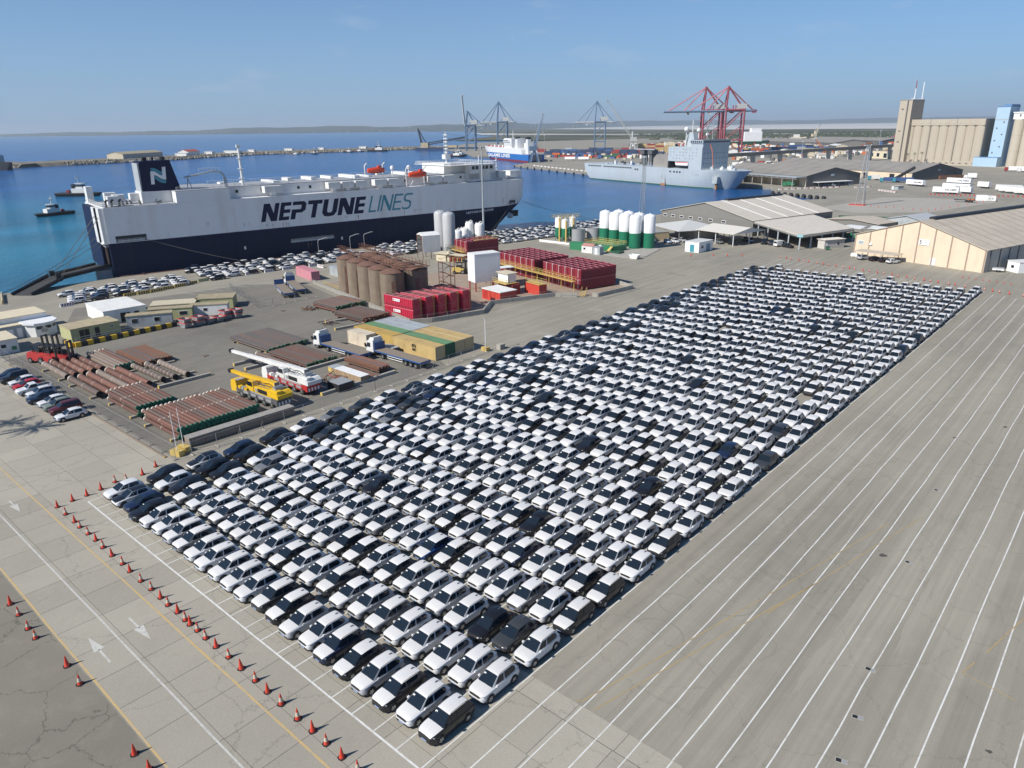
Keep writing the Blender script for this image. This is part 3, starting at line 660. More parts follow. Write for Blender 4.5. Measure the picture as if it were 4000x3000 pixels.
for i, (l, r, x, y) in enumerate(slots):
    T, key, c, top = pick(l, r)
    if r == 0:
        k, c, tp = FIRST[l]; T = SUV if k == 'suv' else HATCH; key = k; top = M['film'] if tp == 'film' else PAINT[tp]
    z = 0.026 if y < 11 else 0.0
    if i < 300:
        film = ' with white top film' if (top is M['film'] and c != 'white') else ''
        kind = 'SUV' if key == 'suv' else 'hatchback'
        lab = '%s %s%s, %s in the %s lane from left' % (c, kind, film, 'front car' if r == 0 else ordw(r+1)+' back', ordw(l+1))
        make_car('parked_car', key, T, lab, x, y, z, rc.uniform(-0.008,0.008), c, top, 2 if i < 150 else 1, 'car', 'new cars parked in lanes', True)
    else: FARCARS.append((key, x, y, z, rc.uniform(-0.01,0.01), c, top))

# quay cars, parked in rows along the ship
def qrow(p0, p1, n, ang, jitter=0.3):
    for k in range(n):
        t = k/(n-1) if n > 1 else 0
        FARCARS.append((rc.choice(['suv','hatch','hatch']), p0[0]*(1-t)+p1[0]*t+rc.uniform(-jitter,jitter), p0[1]*(1-t)+p1[1]*t+rc.uniform(-jitter,jitter), 0, ang+rc.uniform(-0.04,0.04), *(lambda u: ('white', M['film']) if u < .68 else ('black', M['film']) if u < .84 else ('silver', M['film']) if u < .92 else ('navy', PAINT['navy']))(rc.random())))
QCARS = True

def join_cars(name, cars, label):
    """many small cars as one mesh: too many to be things of their own"""
    mats = []; V = []; F = []; MI = []
    def mi(m):
        if m not in mats: mats.append(m)
        return mats.index(m)
    cache = {}
    for key, T in (('suv',SUV),('hatch',HATCH)):
        T, body, pm, tyre, rim = car_meshes(T, key)
        vs = [v.co.copy() for v in body.vertices]; fs = [(tuple(p.vertices), {0:'P',1:'T',2:M['clad']}[p.material_index]) for p in body.polygons]
        def app(me, off=(0,0,0), mt=None):
            o = len(vs); vs.extend([v.co+Vector(off) for v in me.vertices]); fs.extend([(tuple(i+o for i in p.vertices), mt or me.materials[0]) for p in me.polygons])
        for k in LITE: app(pm[k])
        app(pm['grille'])
        for s in (1,-1):
            for w in T.wy:
                o = len(vs); mbw = MB(); mbw.cyl((s*(T.W-0.17),w,T.wr),(s*(T.W+0.035),w,T.wr),T.wr,None,9); vs.extend([Vector(v) for v in mbw.v]); fs.extend([(tuple(i+o for i in f), M['dark']) for f in mbw.f])
                o = len(vs); mbw = MB(); mbw.cyl((s*(T.W+0.036),w,T.wr),(s*(T.W+0.042),w,T.wr),T.wr*0.62,None,7); vs.extend([Vector(v) for v in mbw.v]); fs.extend([(tuple(i+o for i in f), M['chrome']) for f in mbw.f])
        cache[key] = (vs, fs)
    for key, x, y, z, a, c, top in cars:
        vs, fs = cache[key]; o = len(V); ca, sa = math.cos(a), math.sin(a)
        V.extend([(v.x*ca-v.y*sa+x, v.x*sa+v.y*ca+y, v.z+z) for v in vs])
        pi, ti = mi(PAINT[c]), mi(top)
        for f, mt in fs:
            F.append(tuple(i+o for i in f)); MI.append(pi if mt == 'P' else ti if mt == 'T' else mi(mt))
    me = D.meshes.new(name); me.from_pydata(V, [], F)
    for m in mats: me.materials.append(m)
    me.polygons.foreach_set('material_index', MI); me.polygons.foreach_set('use_smooth', [True]*len(F)); me.set_sharp_from_angle(angle=math.radians(32)); me.update()
    return stuff(link(name, me), label, 'car')
BLOCKFAR = list(FARCARS); FARCARS.clear()

# ------------------------------------------------------------------ containers, tanks and silos of the yard
def corr_side(mb, x0, x1, z0, z1, y, n, d, m=0, flip=False):
    """corrugated sheet in the xz plane at y"""
    vs = []; st = (x1-x0)/(n*4)
    for i in range(n*4+1):
        o = d if (i % 4) in (1,2) else 0
        vs += [(x0+i*st, y+o, z0), (x0+i*st, y+o, z1)]
    fs = [(2*i, 2*i+2, 2*i+3, 2*i+1) for i in range(n*4)]
    mb.add(vs, [f[::-1] for f in fs] if flip else fs, m)
CONT = {}
def container(label, x0, y0, L, mt, rz=0.0, z=0.0, H=2.59, group=None, roof=None, doors='far', door_mat=None, text=None, name='shipping_container', lite=False):
    W = 2.44; t = thing(name, label, 'container', (x0,y0,z), rz, group)
    key = (round(L,1), H)
    if key not in CONT:
        b = MB(); n = int(L/0.55)
        corr_side(b, 0.08, L-0.08, 0.12, H-0.1, 0.03, n, 0.04); corr_side(b, 0.08, L-0.08, 0.12, H-0.1, W-0.03, n, -0.04, flip=True)
        b.box(0.02,0.05,0.05,W-0.05,0.1,H-0.08); b.box(0,L,0,W,0.0,0.13)
        fr = MB()
        for x in (0, L-0.12):
            for y in (0, W-0.12): fr.box(x,x+0.12,y,y+0.12,0.13,H)
            fr.box(x,x+0.12,0.12,W-0.12,H-0.12,H)
        fr.box(0.12,L-0.12,0,0.09,H-0.1,H-0.001); fr.box(0.12,L-0.12,W-0.09,W,H-0.1,H-0.001)
        rf = MB(); vs = []; k = int(L/0.6); st = (L-0.2)/(k*2)
        for i in range(k*2+1): vs += [(0.1+i*st,0.08,H-0.02-(0.025 if i%2 else 0)),(0.1+i*st,W-0.08,H-0.02-(0.025 if i%2 else 0))]
        rf.add(vs, [(2*i,2*i+2,2*i+3,2*i+1) for i in range(k*2)])
        dr = MB(); dr.box(L-0.06,L-0.02,0.03,W/2-0.01,0.14,H-0.12)
        for q in (0.3,0.85): dr.cyl((L,q,0.16),(L,q,H-0.14),0.03,None,5)
        dr.box(L-0.02,L+0.015,0.25,0.9,1.0,1.06)
        CONT[key] = (b.mesh('walls', M['grey']), fr.mesh('frame', M['grey']), rf.mesh('roof', M['grey']), dr.mesh('door', M['grey']))
    b, fr, rf, dr = CONT[key]
    for nm, me, mm in (('walls',b,mt),('frame',fr,mt),('roof',rf,roof or mt)):
        if lite and nm == 'frame': continue
        o = link(nm, me, t); to_object_slots(o, {0: mm})
    if not lite:
        for yy in (0, W/2-0.02):
            o = link('door', dr, t, (0,yy,0)); to_object_slots(o, {0: door_mat or mt})
    return t
def paintc(name, col, stain=(0.16,0.08,0.05), amt=0.35): return mat(name, col, 0.6, var=0.1, scale=0.8, stain=stain, stain_amt=amt, stain_scale=(0.5,0.5,0.2))
M['tan'] = paintc('tan_container_paint', (0.50,0.36,0.15)); M['ochre'] = paintc('ochre_container_paint', (0.46,0.31,0.09)); M['cgreen'] = paintc('green_container_paint', (0.13,0.26,0.13))
M['dgreen'] = paintc('dark_green_paint', (0.015,0.10,0.05)); M['cgrey'] = paintc('grey_container_paint', (0.36,0.40,0.42)); M['ccream'] = paintc('cream_container_paint', (0.62,0.54,0.42)); M['sand'] = paintc('sand_paint', (0.50,0.40,0.24))
M['pink'] = paintc('faded_pink_paint', (0.52,0.22,0.26), amt=0.2); M['cred'] = paintc('container_red', (0.28,0.03,0.03)); M['cblue'] = paintc('container_blue', (0.03,0.09,0.24)); M['cdblue'] = paintc('container_dark_blue', (0.02,0.045,0.11)); M['corange'] = paintc('container_orange', (0.48,0.12,0.03)); M['cyellow'] = paintc('container_yellow', (0.58,0.36,0.06)); M['cwhite'] = paintc('container_white', (0.68,0.68,0.66), amt=0.15)
G5 = 'block of stacked containers behind the flatbed trucks'
c0 = container('tan container with black lettering at the corner beside the flatbed truck', -19.9, 62.6, 12.1, M['tan'], group=G5, door_mat=M['sand'])
container('container with green roof and dark green doors, between two tan ones', -19.9, 65.15, 12.1, M['dgreen'], group=G5, roof=M['cgreen'])
container('pale tan container between the green-roofed one and the fence-side one', -19.9, 67.7, 12.1, M['sand'], group=G5, roof=M['tan'])
container('pale tan container on the far side of the block, grey doors', -19.9, 70.25, 12.1, M['sand'], group=G5, roof=M['tan'])
container('ochre yellow container end to end with the lettered tan one', -32.2, 62.75, 12.1, M['ochre'], group=G5)
container('container with faded green roof behind the ochre yellow one', -32.2, 65.3, 12.1, M['cgreen'], group=G5)
container('pale grey-roofed container in the back row beside the green roof', -32.2, 67.85, 12.1, M['cgrey'], group=G5)
container('pale grey-roofed container farthest from the trucks in the back row', -32.2, 70.4, 12.1, M['cgrey'], group=G5)
container('short cream container standing behind the white truck cabs', -30.6, 59.9, 6.06, M['ccream'])
lettering('m', M['black'], c0, 1.1, 0.62, (5.6,-0.02,1.55), (1,0,0), bold=0.03); lettering('sc', M['black'], c0, 1.1, 0.55, (5.65,-0.02,0.85), (1,0,0), bold=0.03)
container('faded pink container beside the white truck cab near the quay', -101.6, 94.2, 12.1, M['pink'], rz=-0.22)
tag(container('small light blue container behind the brown silos', *(-94.3,100.8), 6.06, M['cgrey'], rz=-0.2), 'small light blue container behind the brown silos', 'container')

# red mud tanks
M['tank'] = mat('red_tank_paint', (0.50,0.028,0.062), 0.42, var=0.12, scale=0.9, stain=(0.26,0.05,0.05), stain_amt=0.5); M['tanktop'] = mat('sunlit_dusty_red', (0.52,0.17,0.20), 0.6, var=0.15); M['plank'] = mat('grating', (0.36,0.30,0.25), 0.8, var=0.2); M['tank2'] = mat('dark_red_tank_paint', (0.23,0.02,0.035), 0.5, var=0.15, scale=0.9, stain=(0.14,0.04,0.04), stain_amt=0.5)  # top frame red: dust and a sunlit paleness both put into the colour
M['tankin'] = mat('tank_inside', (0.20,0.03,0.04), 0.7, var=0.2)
TK = {}
def tank(label, x, y, z, rz, L, W, H, mt, group, ladder=True, sign=False, first=0):
    """open topped red tank: long along local x"""
    t = thing('mud_tank', label, 'tank', (x,y,z), rz, group); key = (L,W,H)
    if key not in TK:
        sh = MB(); sh.box(0,L,0,0.06,0.15,H-0.12); sh.box(0,L,W-0.06,W,0.15,H-0.12); sh.box(0,0.06,0.06,W-0.06,0.15,H-0.12); sh.box(L-0.06,L,0.06,W-0.06,0.15,H-0.12); sh.box(0,L,0,W,0.0,0.15)
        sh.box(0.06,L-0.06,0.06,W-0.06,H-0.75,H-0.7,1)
        rb = MB(); n = int(L/0.62)
        for i in range(n+1):
            q = 0.06+i*(L-0.2)/n
            rb.box(q,q+0.09,-0.09,0,0.15,H-0.15); rb.box(q,q+0.09,W,W+0.09,0.15,H-0.15)
            if i < n:
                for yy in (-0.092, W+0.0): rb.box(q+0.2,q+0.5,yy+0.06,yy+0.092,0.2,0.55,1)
        tf = MB(); r = 0.06
        for yy in (0.02, W-0.14): tf.box(-0.02,L+0.02,yy,yy+0.12,H-0.12,H)
        k = max(3, int(L/2.0))
        for i in range(k+1): q = i*(L-0.12)/k; tf.box(q,q+0.12,0.14,W-0.14,H-0.10,H-0.01)
        for i in range(k):
            q = (i+0.5)*(L-0.12)/k; tf.box(q,q+0.05,0.14,W-0.14,H-0.25,H-0.2)
        gr = MB(); ng = int(L/0.75)
        for i in range(ng): q = 0.3+i*(L-0.5)/ng; gr.box(q,q+0.22,0.15,W-0.15,H-0.2,H-0.16)
        ends = MB()
        for e, xx in ((-1,-0.05),(1,L)):
            for yy in (0.1,W-0.2): ends.box(xx,xx+0.05,yy,yy+0.1,0.2,H-0.15)
            ends.box(xx,xx+0.05,0.2,W-0.2,H*0.5,H*0.5+0.1)
        ha = MB(); ha.cyl((L+0.02,W/2,0.9),(L+0.14,W/2,0.9),0.3,None,10); 
        la = MB()
        for yy in (0.25,0.62): la.cyl((L+0.16,W-yy,0.1),(L+0.16,W-yy,H+0.1),0.03,None,5)
        for i in range(7): la.cyl((L+0.16,W-0.25,0.2+i*0.35),(L+0.16,W-0.62,0.2+i*0.35),0.025,None,5)
        pp = MB(); pp.path([(-0.12,0.5,H-0.2),(-0.25,0.5,H-0.05),(-0.25,0.75,H-0.05),(-0.25,0.75,0.5),(-0.1,0.75,0.4)],0.06,6)
        TK[key] = [('shell',sh.mesh('shell',[mt,M['tankin']])),('ribs',rb.mesh('ribs',[mt,M['tankin']])),('top_frame',tf.mesh('top_frame',M['tanktop'])),('grating',gr.mesh('grating',M['plank'])),('end_frame',ends.mesh('end_frame',mt)),('hatch',ha.mesh('hatch',mt)),('ladder',la.mesh('ladder',M['yellow'])),('pipe',pp.mesh('pipe',M['white']))]
    for nm, me in TK[key]:
        if nm == 'ladder' and not ladder: continue
        if nm == 'pipe' and first != 2: continue
        if nm == 'grating' and first == 2: continue
        if nm in ('hatch','end_frame') and first == 2 and nm == 'hatch': continue
        o = link(nm, me, t)
        if nm not in ('ladder','pipe','top_frame','grating'): to_object_slots(o, {0: mt})
    if sign:
        s = MB().box(3.2,5.6,-0.125,-0.115,1.35,1.95).build('sign', M['white_clean'], t)
        MB().box(3.35,3.75,-0.13,-0.125,1.5,1.78).build('mark', M['red'], s); MB().box(3.85,5.4,-0.13,-0.125,1.55,1.72).build('mark', M['cgrey'], s)
    return t
ypos = [79.3,82.85,86.05,89.3,92.7]
xs = [-42.6,-42.2,-41.6,-41.0,-40.4]
for k in range(5):
    for lev in (0,1):
        tank('%s red mud tank in the %s pair counted from the fence' % ('upper' if lev else 'lower', ORD[k]), xs[k], ypos[k], 0.05+lev*2.46, 0.0, 9.8, 2.62, 2.44, M['tank'], 'red tanks stacked in pairs beside the brown silos', True, k == 0)
a = math.radians(76.0); ux, uy = math.cos(a), math.sin(a); wx, wy = -uy, ux
def tank_block(ox, oy, n, L, mt, what, group, levels=2):
    for k in range(n):
        for lev in range(levels):
            # local x runs along the length, local y to the left of it
            px_, py_ = ox+wx*(2.7*k), oy+wy*(2.7*k)
            tank('%s dark red tank, %s from the right in the %s' % ('top' if lev else 'bottom', ORD[k], what), px_, py_, 0.25+lev*2.66, a, L, 2.5, 2.62, mt, group, False, False, 2)
tank_block(-22.3,127.3,6,12.2,M['tank2'],'nearer big tank block','big block of dark red tanks')
tank_block(-41.2,131.4,7,12.2,M['tank2'],'farther big tank block','big block of dark red tanks')
tank_block(-79.9,144.1,3,12.2,M['tank2'],'small block near the silver silos','small block of dark red tanks')
# yellow walkways along the tanks
def railing(mb, pts, z, h=1.05, step=1.6, r=0.035, m=0):
    for p, q in zip(pts[:-1], pts[1:]):
        p = Vector((p[0],p[1],z)); q = Vector((q[0],q[1],z)); n = max(1, int((q-p).length/step)); up = Vector((0,0,1))
        for i in range(n+1): w = p.lerp(q,i/n); mb.cyl(w, w+up*h, r, None, 5, m)
        for f in (0.5,1.0): mb.cyl(p+up*h*f, q+up*h*f, r, None, 5, m)
def walkway(name, label, p, q, z, w, side=1, supports=True, mt=None, cat='walkway'):
    mt = mt or M['yellow']
    d = (Vector(q)-Vector(p)); L = d.length; t = thing(name, label, cat, (p[0],p[1],0), math.atan2(d.y,d.x))
    MB().box(0,L,0,w,z-0.12,z).build('deck', mt, t)
    r = MB(); railing(r, [(0,0.03),(L,0.03)], z); railing(r, [(0,w-0.03),(L,w-0.03)], z); r.build('handrail', mt, t)
    if supports:
        n = max(2, int(L/5))
        for i in range(n+1):
            MB().box(i*(L-0.15)/n,i*(L-0.15)/n+0.15,w/2-0.07,w/2+0.07,0,z-0.12).build('post', mt, t)
    return t
P0 = (-22.3-1.5*ux, 127.3-1.5*uy); 
walkway('walkway', 'long yellow walkway with railings along the front of dark red tanks', P0, (P0[0]+wx*37, P0[1]+wy*37), 2.75, 1.2)
walkway('walkway', 'yellow walkway with railings beside the small dark red tank block', (-78.6,142.3), (-90.5,145.9), 2.6, 1.1)
walkway('walkway', 'upper yellow walkway on the far dark red tanks', (-79.5,147.6), (-77.6,156.5), 5.6, 1.0, supports=False)
# yellow stair at the yard wall
t = thing('yard_stair', 'yellow steel stair climbing over the concrete yard wall', 'stair', (-17.4,122.3,0), math.radians(105))
for i in range(6): MB().box(i*0.28,i*0.28+0.3,0,1.3,0.2*i+0.12,0.2*i+0.16).build('step', M['yellow'], t)
rl = MB()
for yy in (0,1.3):
    rl.cyl((0,yy,0),(0,yy,1.1),0.04,None,5); rl.cyl((1.7,yy,1.1),(1.7,yy,2.2),0.04,None,5); rl.cyl((0,yy,1.1),(1.7,yy,2.2),0.04,None,5); rl.cyl((0,yy,0.1),(1.7,yy,1.15),0.05,None,5)
rl.build('handrail', M['yellow'], t)

# concrete wall round the tank yard
def wall_run(name, label, pts, h, th, cat='wall', mt=None):
    t = thing(name, label, cat, (pts[0][0],pts[0][1],0)); o = Vector(pts[0])
    for p, q in zip(pts[:-1], pts[1:]):
        p = Vector(p)-o; q = Vector(q)-o; d = q-p; L = d.length; n = max(1, round(L/6.0)); u = d.normalized(); nn = Vector((-u.y,u.x))*th/2
        for i in range(n):
            a_ = p+d*(i/n)+u*0.02; b_ = p+d*((i+1)/n)-u*0.02
            MB().prism([tuple(a_-nn),tuple(b_-nn),tuple(b_+nn),tuple(a_+nn)], 0, h).build('wall_panel', mt or M['conc'], t)
    return t
wall_run('yard_wall', 'low concrete wall running past the brown silos to the red tanks', [(-86.6,89.9),(-31.9,77.6),(-29.0,82),(-25.6,94.1),(-30.3,101.6),(-23.6,118.3),(-18.9,121.2)], 1.0, 0.35)
wall_run('yard_wall', 'low concrete wall around the slab beside the big red tanks', [(-16.2,124.0),(-14.8,124.4),(-13.2,137.8),(-18.8,140.4)], 1.0, 0.35)
MB().prism([(-84,92),(-33,80.2),(-26.6,94.2),(-31,101.6),(-24.5,118.5),(-15.5,125.5),(-14,137.2),(-19,139.8),(-60,150),(-74,112)],0,0.012).build('yard_slab', mat('tan_yard_concrete',(0.33,0.25,0.19),0.9,var=0.2,scale=0.25,stain=(0.22,0.19,0.16),stain_amt=0.7)); struct(D.objects['yard_slab'])
yl = MB(); yl.path([(-84,91.0,0.5),(-46,82.0,0.5)],0.06,6); yl.path([(-84,91.4,0.8),(-46,82.4,0.8)],0.05,6)
for i in range(9): yl.cyl((-84+i*4.7,91.1-i*1.11,0),(-84+i*4.7,91.1-i*1.11,0.85),0.05,None,5)
tag(yl.build('pipe_rail', M['yellow']), 'yellow pipe rail at the foot of the brown silos', 'rail')

# brown weathered silos
M['silo'] = mat('weathered_silo', (0.21,0.165,0.12), 0.8, var=0.18, scale=0.5, stain=(0.13,0.075,0.05), stain_amt=0.8, stain_scale=(0.55,0.55,0.06)); M['silo_roof'] = mat('rusty_silo_roof', (0.16,0.085,0.06), 0.85, var=0.3, scale=0.8)
sb = MB(); prof = []; R_ = 2.78
for i in range(7):
    z0 = i*1.5; prof += [(R_,z0),(R_,z0+1.42),(R_-0.035,z0+1.44),(R_-0.035,z0+1.48)]
prof = [p for p in prof if p[1] <= 9.2]+[(R_,9.3)]
sb.lathe(prof, 20, caps=False); sbm = sb.mesh('drum', M['silo'], 30)
srm = MB().lathe([(R_+0.08,9.25),(R_+0.08,9.33),(1.2,9.95),(0.5,10.05)],20).mesh('roof', M['silo_roof'], 40)
spm = MB().box(-0.5,0.5,-R_-0.05,-R_+0.1,0.2,7.5).mesh('access_panel', M['silo_roof']); slm = MB()
for i in range(30): slm.cyl((-0.2,-R_-0.2,0.3*i+0.3),(0.2,-R_-0.2,0.3*i+0.3),0.02,None,4)
for s in (-0.2,0.2): slm.cyl((s,-R_-0.2,0.2),(s,-R_-0.2,9.6),0.025,None,4)
slm = slm.mesh('ladder', M['rust'])
for row, (sx, sy) in enumerate(((-68.1,88.6),(-66.6,94.6))):
    for k in range(5):
        x, y = sx+6.05*k, sy-1.38*k
        t = thing('storage_silo', 'rusty brown cylindrical silo, %s from the left in the %s row' % (ORD[k], 'front' if row == 0 else 'back'), 'silo', (x,y,0), random.uniform(-0.3,0.6), 'weathered brown silos in two rows')
        link('drum', sbm, t); link('roof', srm, t); o = link('access_panel', spm, t); o.rotation_euler = (0,0,0.7)
        if row == 0: o = link('ladder', slm, t); o.rotation_euler = (0,0,1.25)
walkway('silo_walkway', 'rusty walkway with railings across the front row of brown silos', (-75.5,91.0), (-39.5,82.6), 10.35, 0.9, supports=False, mt=M['rust'])
walkway('silo_walkway', 'rusty walkway with railings across the back row of brown silos', (-74.0,97.0), (-38.2,88.8), 10.35, 0.9, supports=False, mt=M['rust'])
walkway('silo_walkway', 'short rusty cross walkway joining both silo walkways at the right end', (-41.2,82.8), (-39.8,89.0), 10.3, 0.8, supports=False, mt=M['rust'])
t = thing('stair_tower', 'rusty steel stair tower beside the right-hand brown silos', 'stair', (-37.2,91.5,0), -0.2)
s_ = MB()
for x in (0,1.8):
    for y in (0,3.2): s_.box(x,x+0.12,y,y+0.12,0,11.2)
for k in range(5):
    z = 2.2*k
    s_.box(0,1.9,0,0.8,z+2.1,z+2.2); s_.box(0,1.9,2.5,3.3,z+1.0,z+1.1)
s_.build('frame', M['rust'], t); s_ = MB()
for k in range(5):
    z = 2.2*k; s_.cyl((0.4,0.8,z),(0.4,2.6,z+1.05),0.07,None,4); s_.cyl((1.4,2.5,z+1.05),(1.4,0.7,z+2.15),0.07,None,4); s_.cyl((0.0,0.1,z+3.0),(1.9,0.1,z+3.0),0.035,None,4); s_.cyl((0,0.1,z+3),(0,3.2,z+3),0.035,None,4)
s_.build('flight', M['rust'], t)

# white box on legs, hood and other plant
t = thing('elevated_tank', 'tall white box tank standing on red legs beside red tanks', 'tank', (-43.0,109.6,0), math.radians(70))
MB().box(0,7.4,0,4.2,2.4,9.6).build('box', M['white_clean'], t); MB().box(-0.05,7.45,-0.05,4.25,9.6,9.7).build('lid', M['white'], t); MB().box(6.2,6.7,-0.02,0.02,3.2,3.7).build('access_panel', M['grey'], t)
for x in (0.2,7.0):
    for y in (0.2,3.8): MB().box(x,x+0.25,y,y+0.25,0,2.4).build('leg', M['red'], t)
t = thing('silo_hood', 'white shelter with open arched front and rust red ribs inside', 'shelter', (-90.3,134.4,0), math.radians(70))
hb = MB(); hb.box(0,6.2,0,0.15,2.2,7.6); hb.box(0,6.2,5.0,5.15,2.2,7.6); hb.box(6.05,6.2,0.15,5.0,2.2,7.6); hb.xprism([(0,7.6),(5.15,7.6),(2.6,8.5)],0,6.2); hb.build('shell', M['white'], t)
fr = MB()
for x in (-0.1,2.8):
    fr.box(x,x+0.15,0.16,0.36,0,7.5); fr.box(x,x+0.15,4.78,4.98,0,7.5); fr.path([(x+0.07,0.3,6.6),(x+0.07,1.0,7.4),(x+0.07,2.6,7.8),(x+0.07,4.2,7.4),(x+0.07,4.9,6.6)],0.1,5)
for z in (2.6,4.2,5.8): fr.box(0.2,6.0,4.6,4.75,z,z+0.12)
fr.build('frame', M['rust'], t)
M['silver'] = mat('grey_silo_paint', (0.44,0.45,0.46), 0.5, var=0.06, scale=0.4, stain=(0.34,0.33,0.32), stain_amt=0.5, stain_scale=(0.6,0.6,0.05))
def dome_silo(label, x, y, r, h, mt, skirt=None, group=None, split=None, top=None, cat='silo', legs=0.0, name='dome_silo', ring=True):
    t = thing(name, label, cat, (x,y,0), 0, group); z0 = legs
    if split:
        MB().lathe([(r,z0),(r,split)],20,caps=False).build('lower_shell', mt, t, smooth=35); MB().lathe([(r,split),(r,h-r*0.45),(r*0.85,h-r*0.2),(r*0.5,h-0.03*r),(0.0,h)],20).build('upper_shell', top, t, smooth=35)
    else: MB().lathe([(r,z0),(r,h-r*0.45),(r*0.85,h-r*0.2),(r*0.5,h-0.03*r),(0.0,h)],20).build('shell', mt, t, smooth=35)
    if legs:
        MB().lathe([(r,z0),(r*0.25,z0-r*0.9)],20).build('hopper', mt, t, smooth=35)
        for k in range(4):
            a_ = math.pi/4+k*math.pi/2; MB().cyl((math.cos(a_)*r*0.95,math.sin(a_)*r*0.95,0),(math.cos(a_)*r*0.95,math.sin(a_)*r*0.95,z0+0.5),0.1,None,6).build('leg', mt, t)
    if skirt: MB().lathe([(r*1.02,0),(r*1.02,skirt)],20,caps=False).build('skirt', M['grey'], t, smooth=35)
    if ring:
        m_ = MB(); m_.cyl((0,0,h-0.05),(0,0,h+0.35),0.18,None,8); m_.build('vent', top or mt, t)
    return t
dome_silo('tall pale grey silo, the nearer of two behind the white shelter', -95.4,151.2,2.15,13.4,M['silver'],1.6,'pair of tall grey silos')
dome_silo('tall pale grey silo, the farther of two behind the white shelter', -100.6,152.2,2.15,13.5,M['silver'],1.6,'pair of tall grey silos')
for lab, x, y, r, h in [('short white tank with valves on top nearest the tall light pole',-107.6,178.8,1.75,6.0),('white tank with pipe loop on top second from the light pole',-110.6,176.6,1.6,6.5),('plain white tank beside the taller looped tank',-109.8,173.0,1.75,4.7),('plain white tank just right of the tall grey silos',-108.5,168.0,1.75,4.6)]:
    t = dome_silo(lab,x,y,r,h,M['white'],None,'small white tanks','' and None); 
    m_ = MB()
    for k in range(6): a_ = k*1.05; m_.cyl((math.cos(a_)*r*0.8,math.sin(a_)*r*0.8,h-0.7),(math.cos(a_)*r*0.8,math.sin(a_)*r*0.8,h+0.25),0.09,None,5)
    m_.path([(0.4,0,h-0.1),(0.4,0,h+0.6),(1.2,0,h+0.6),(1.2,0,h-0.5)],0.09,6); m_.build('pipework', M['white_clean'], t)
M['green2'] = mat('deep_green_paint', (0.012,0.16,0.085), 0.45, var=0.08)
for k in range(4):
    x, y = -48.2-5.35*k, 194.4+1.75*k
    dome_silo('white over green silo, %s from the right in the front row' % ORD[k], x, y, 2.05, 11.5, M['green2'], None, 'white and green silos', 5.3, M['white_clean'])
    dome_silo('white over green silo, %s from the right in the back row' % ORD[k], x+3.6, y+3.2, 2.05, 11.6, M['green2'], None, 'white and green silos', 5.3, M['white_clean'])
for lab, x, y, h in [('slim white over green silo on legs, leftmost of three',-80.1,192.6,8.8),('slim white over green silo on legs, nearest of three',-76.5,191.8,8.4),('slim white over green silo on legs with yellow cage, rearmost of three',-77.0,197.0,8.8)]:
    t = dome_silo(lab,x,y,1.3,h,M['green2'],None,'slim silos on legs',5.0,M['white_clean'],legs=1.8)
    r_ = MB(); railing(r_, [(-1.9,-1.9),(1.9,-1.9),(1.9,1.9),(-1.9,1.9),(-1.9,-1.9)], h-0.6, 1.4, 1.2, 0.04); r_.build('railing', M['yellow'], t)
    MB().box(1.5,2.0,-1.9,-1.4,0,h-0.5).build('caged_ladder', M['yellow'], t)
for lab, x, y, r, h in [('squat dark grey open tank beside the green container',-72.4,194.4,2.5,5.0),('squat dark grey tank behind the yellow railed platform',-69.8,200.5,2.5,4.9)]:
    t = thing('water_tank', lab, 'tank', (x,y,0)); MB().lathe([(r,0),(r,h-0.1),(r-0.08,h-0.1),(r-0.08,h-0.5),(0,h-0.45)],20).build('shell', M['grey'], t, smooth=30); MB().lathe([(r+0.05,h-0.15),(r+0.05,h)],20,caps=False).build('rim', M['steel'], t)
container('green container with small white sign beside the grey tanks', -64.9,179.3,6.06,M['green'],rz=0.05,name='site_container')
def cabin(label, x, y, rz, L, W, H, mt, roof, doors=(), windows=(), cat='cabin', name='site_cabin', gable=0.0, over=0.12, dmat=None, group=None, side_windows=()):
    """doors/windows: (start, width, z0, z1) along the long front; side ones on the local x=L end"""
    t = thing(name, label, cat, (x,y,0), rz, group); MB().box(0,L,0,W,0,H).build('wall', mt, t)
    if gable:
        MB().xprism([(-over,H),(W+over,H),(W/2,H+gable)],-over,L+over).build('roof', roof, t)
    else:
        r_ = MB(); r_.box(-over,L+over,-over,W+over,H,H+0.14); n = int(L/0.5)
        for i in range(n): r_.box(i*L/n,i*L/n+0.08,-over+0.02,W+over-0.02,H+0.14,H+0.17)
        r_.build('roof', roof, t)
    for s0, w, z0, z1 in doors: d_ = MB().box(s0,s0+w,-0.04,0.02,z0,z1).build('door', dmat or M['white_clean'], t); MB().box(s0+w-0.18,s0+w-0.1,-0.07,-0.04,1.0,1.12).build('handle', M['black'], d_)
    for s0, w, z0, z1 in windows:
        f_ = MB().box(s0,s0+w,-0.04,0.02,z0,z1).build('window_frame', M['white_clean'], t); MB().box(s0+0.07,s0+w-0.07,-0.055,-0.04,z0+0.07,z1-0.07).build('pane', M['glass'], f_)
    for s0, w, z0, z1 in side_windows:
        f_ = MB().box(L-0.02,L+0.04,s0,s0+w,z0,z1).build('window_frame', M['white_clean'], t); MB().box(L+0.04,L+0.055,s0+0.07,s0+w-0.07,z0+0.07,z1-0.07).build('pane', M['glass'], f_)
    return t
cabin('small cream cabin with pink gable roof beside the green container', -57.9,176.6,0.05,4.3,3.6,2.3,M['cwhite'],mat('pink_roof',(0.45,0.22,0.18),0.7),[(2.6,0.9,0.1,2.0)],[(0.7,0.9,1.0,1.8)],gable=0.7,side_windows=[(1.0,1.2,1.0,1.8)])
cabin('small grey box cabin next to the pink-roofed one', -52.4,175.5,0.05,2.6,2.4,2.5,M['cgrey'],M['cgrey'],[(0.7,1.0,0.1,2.1)])
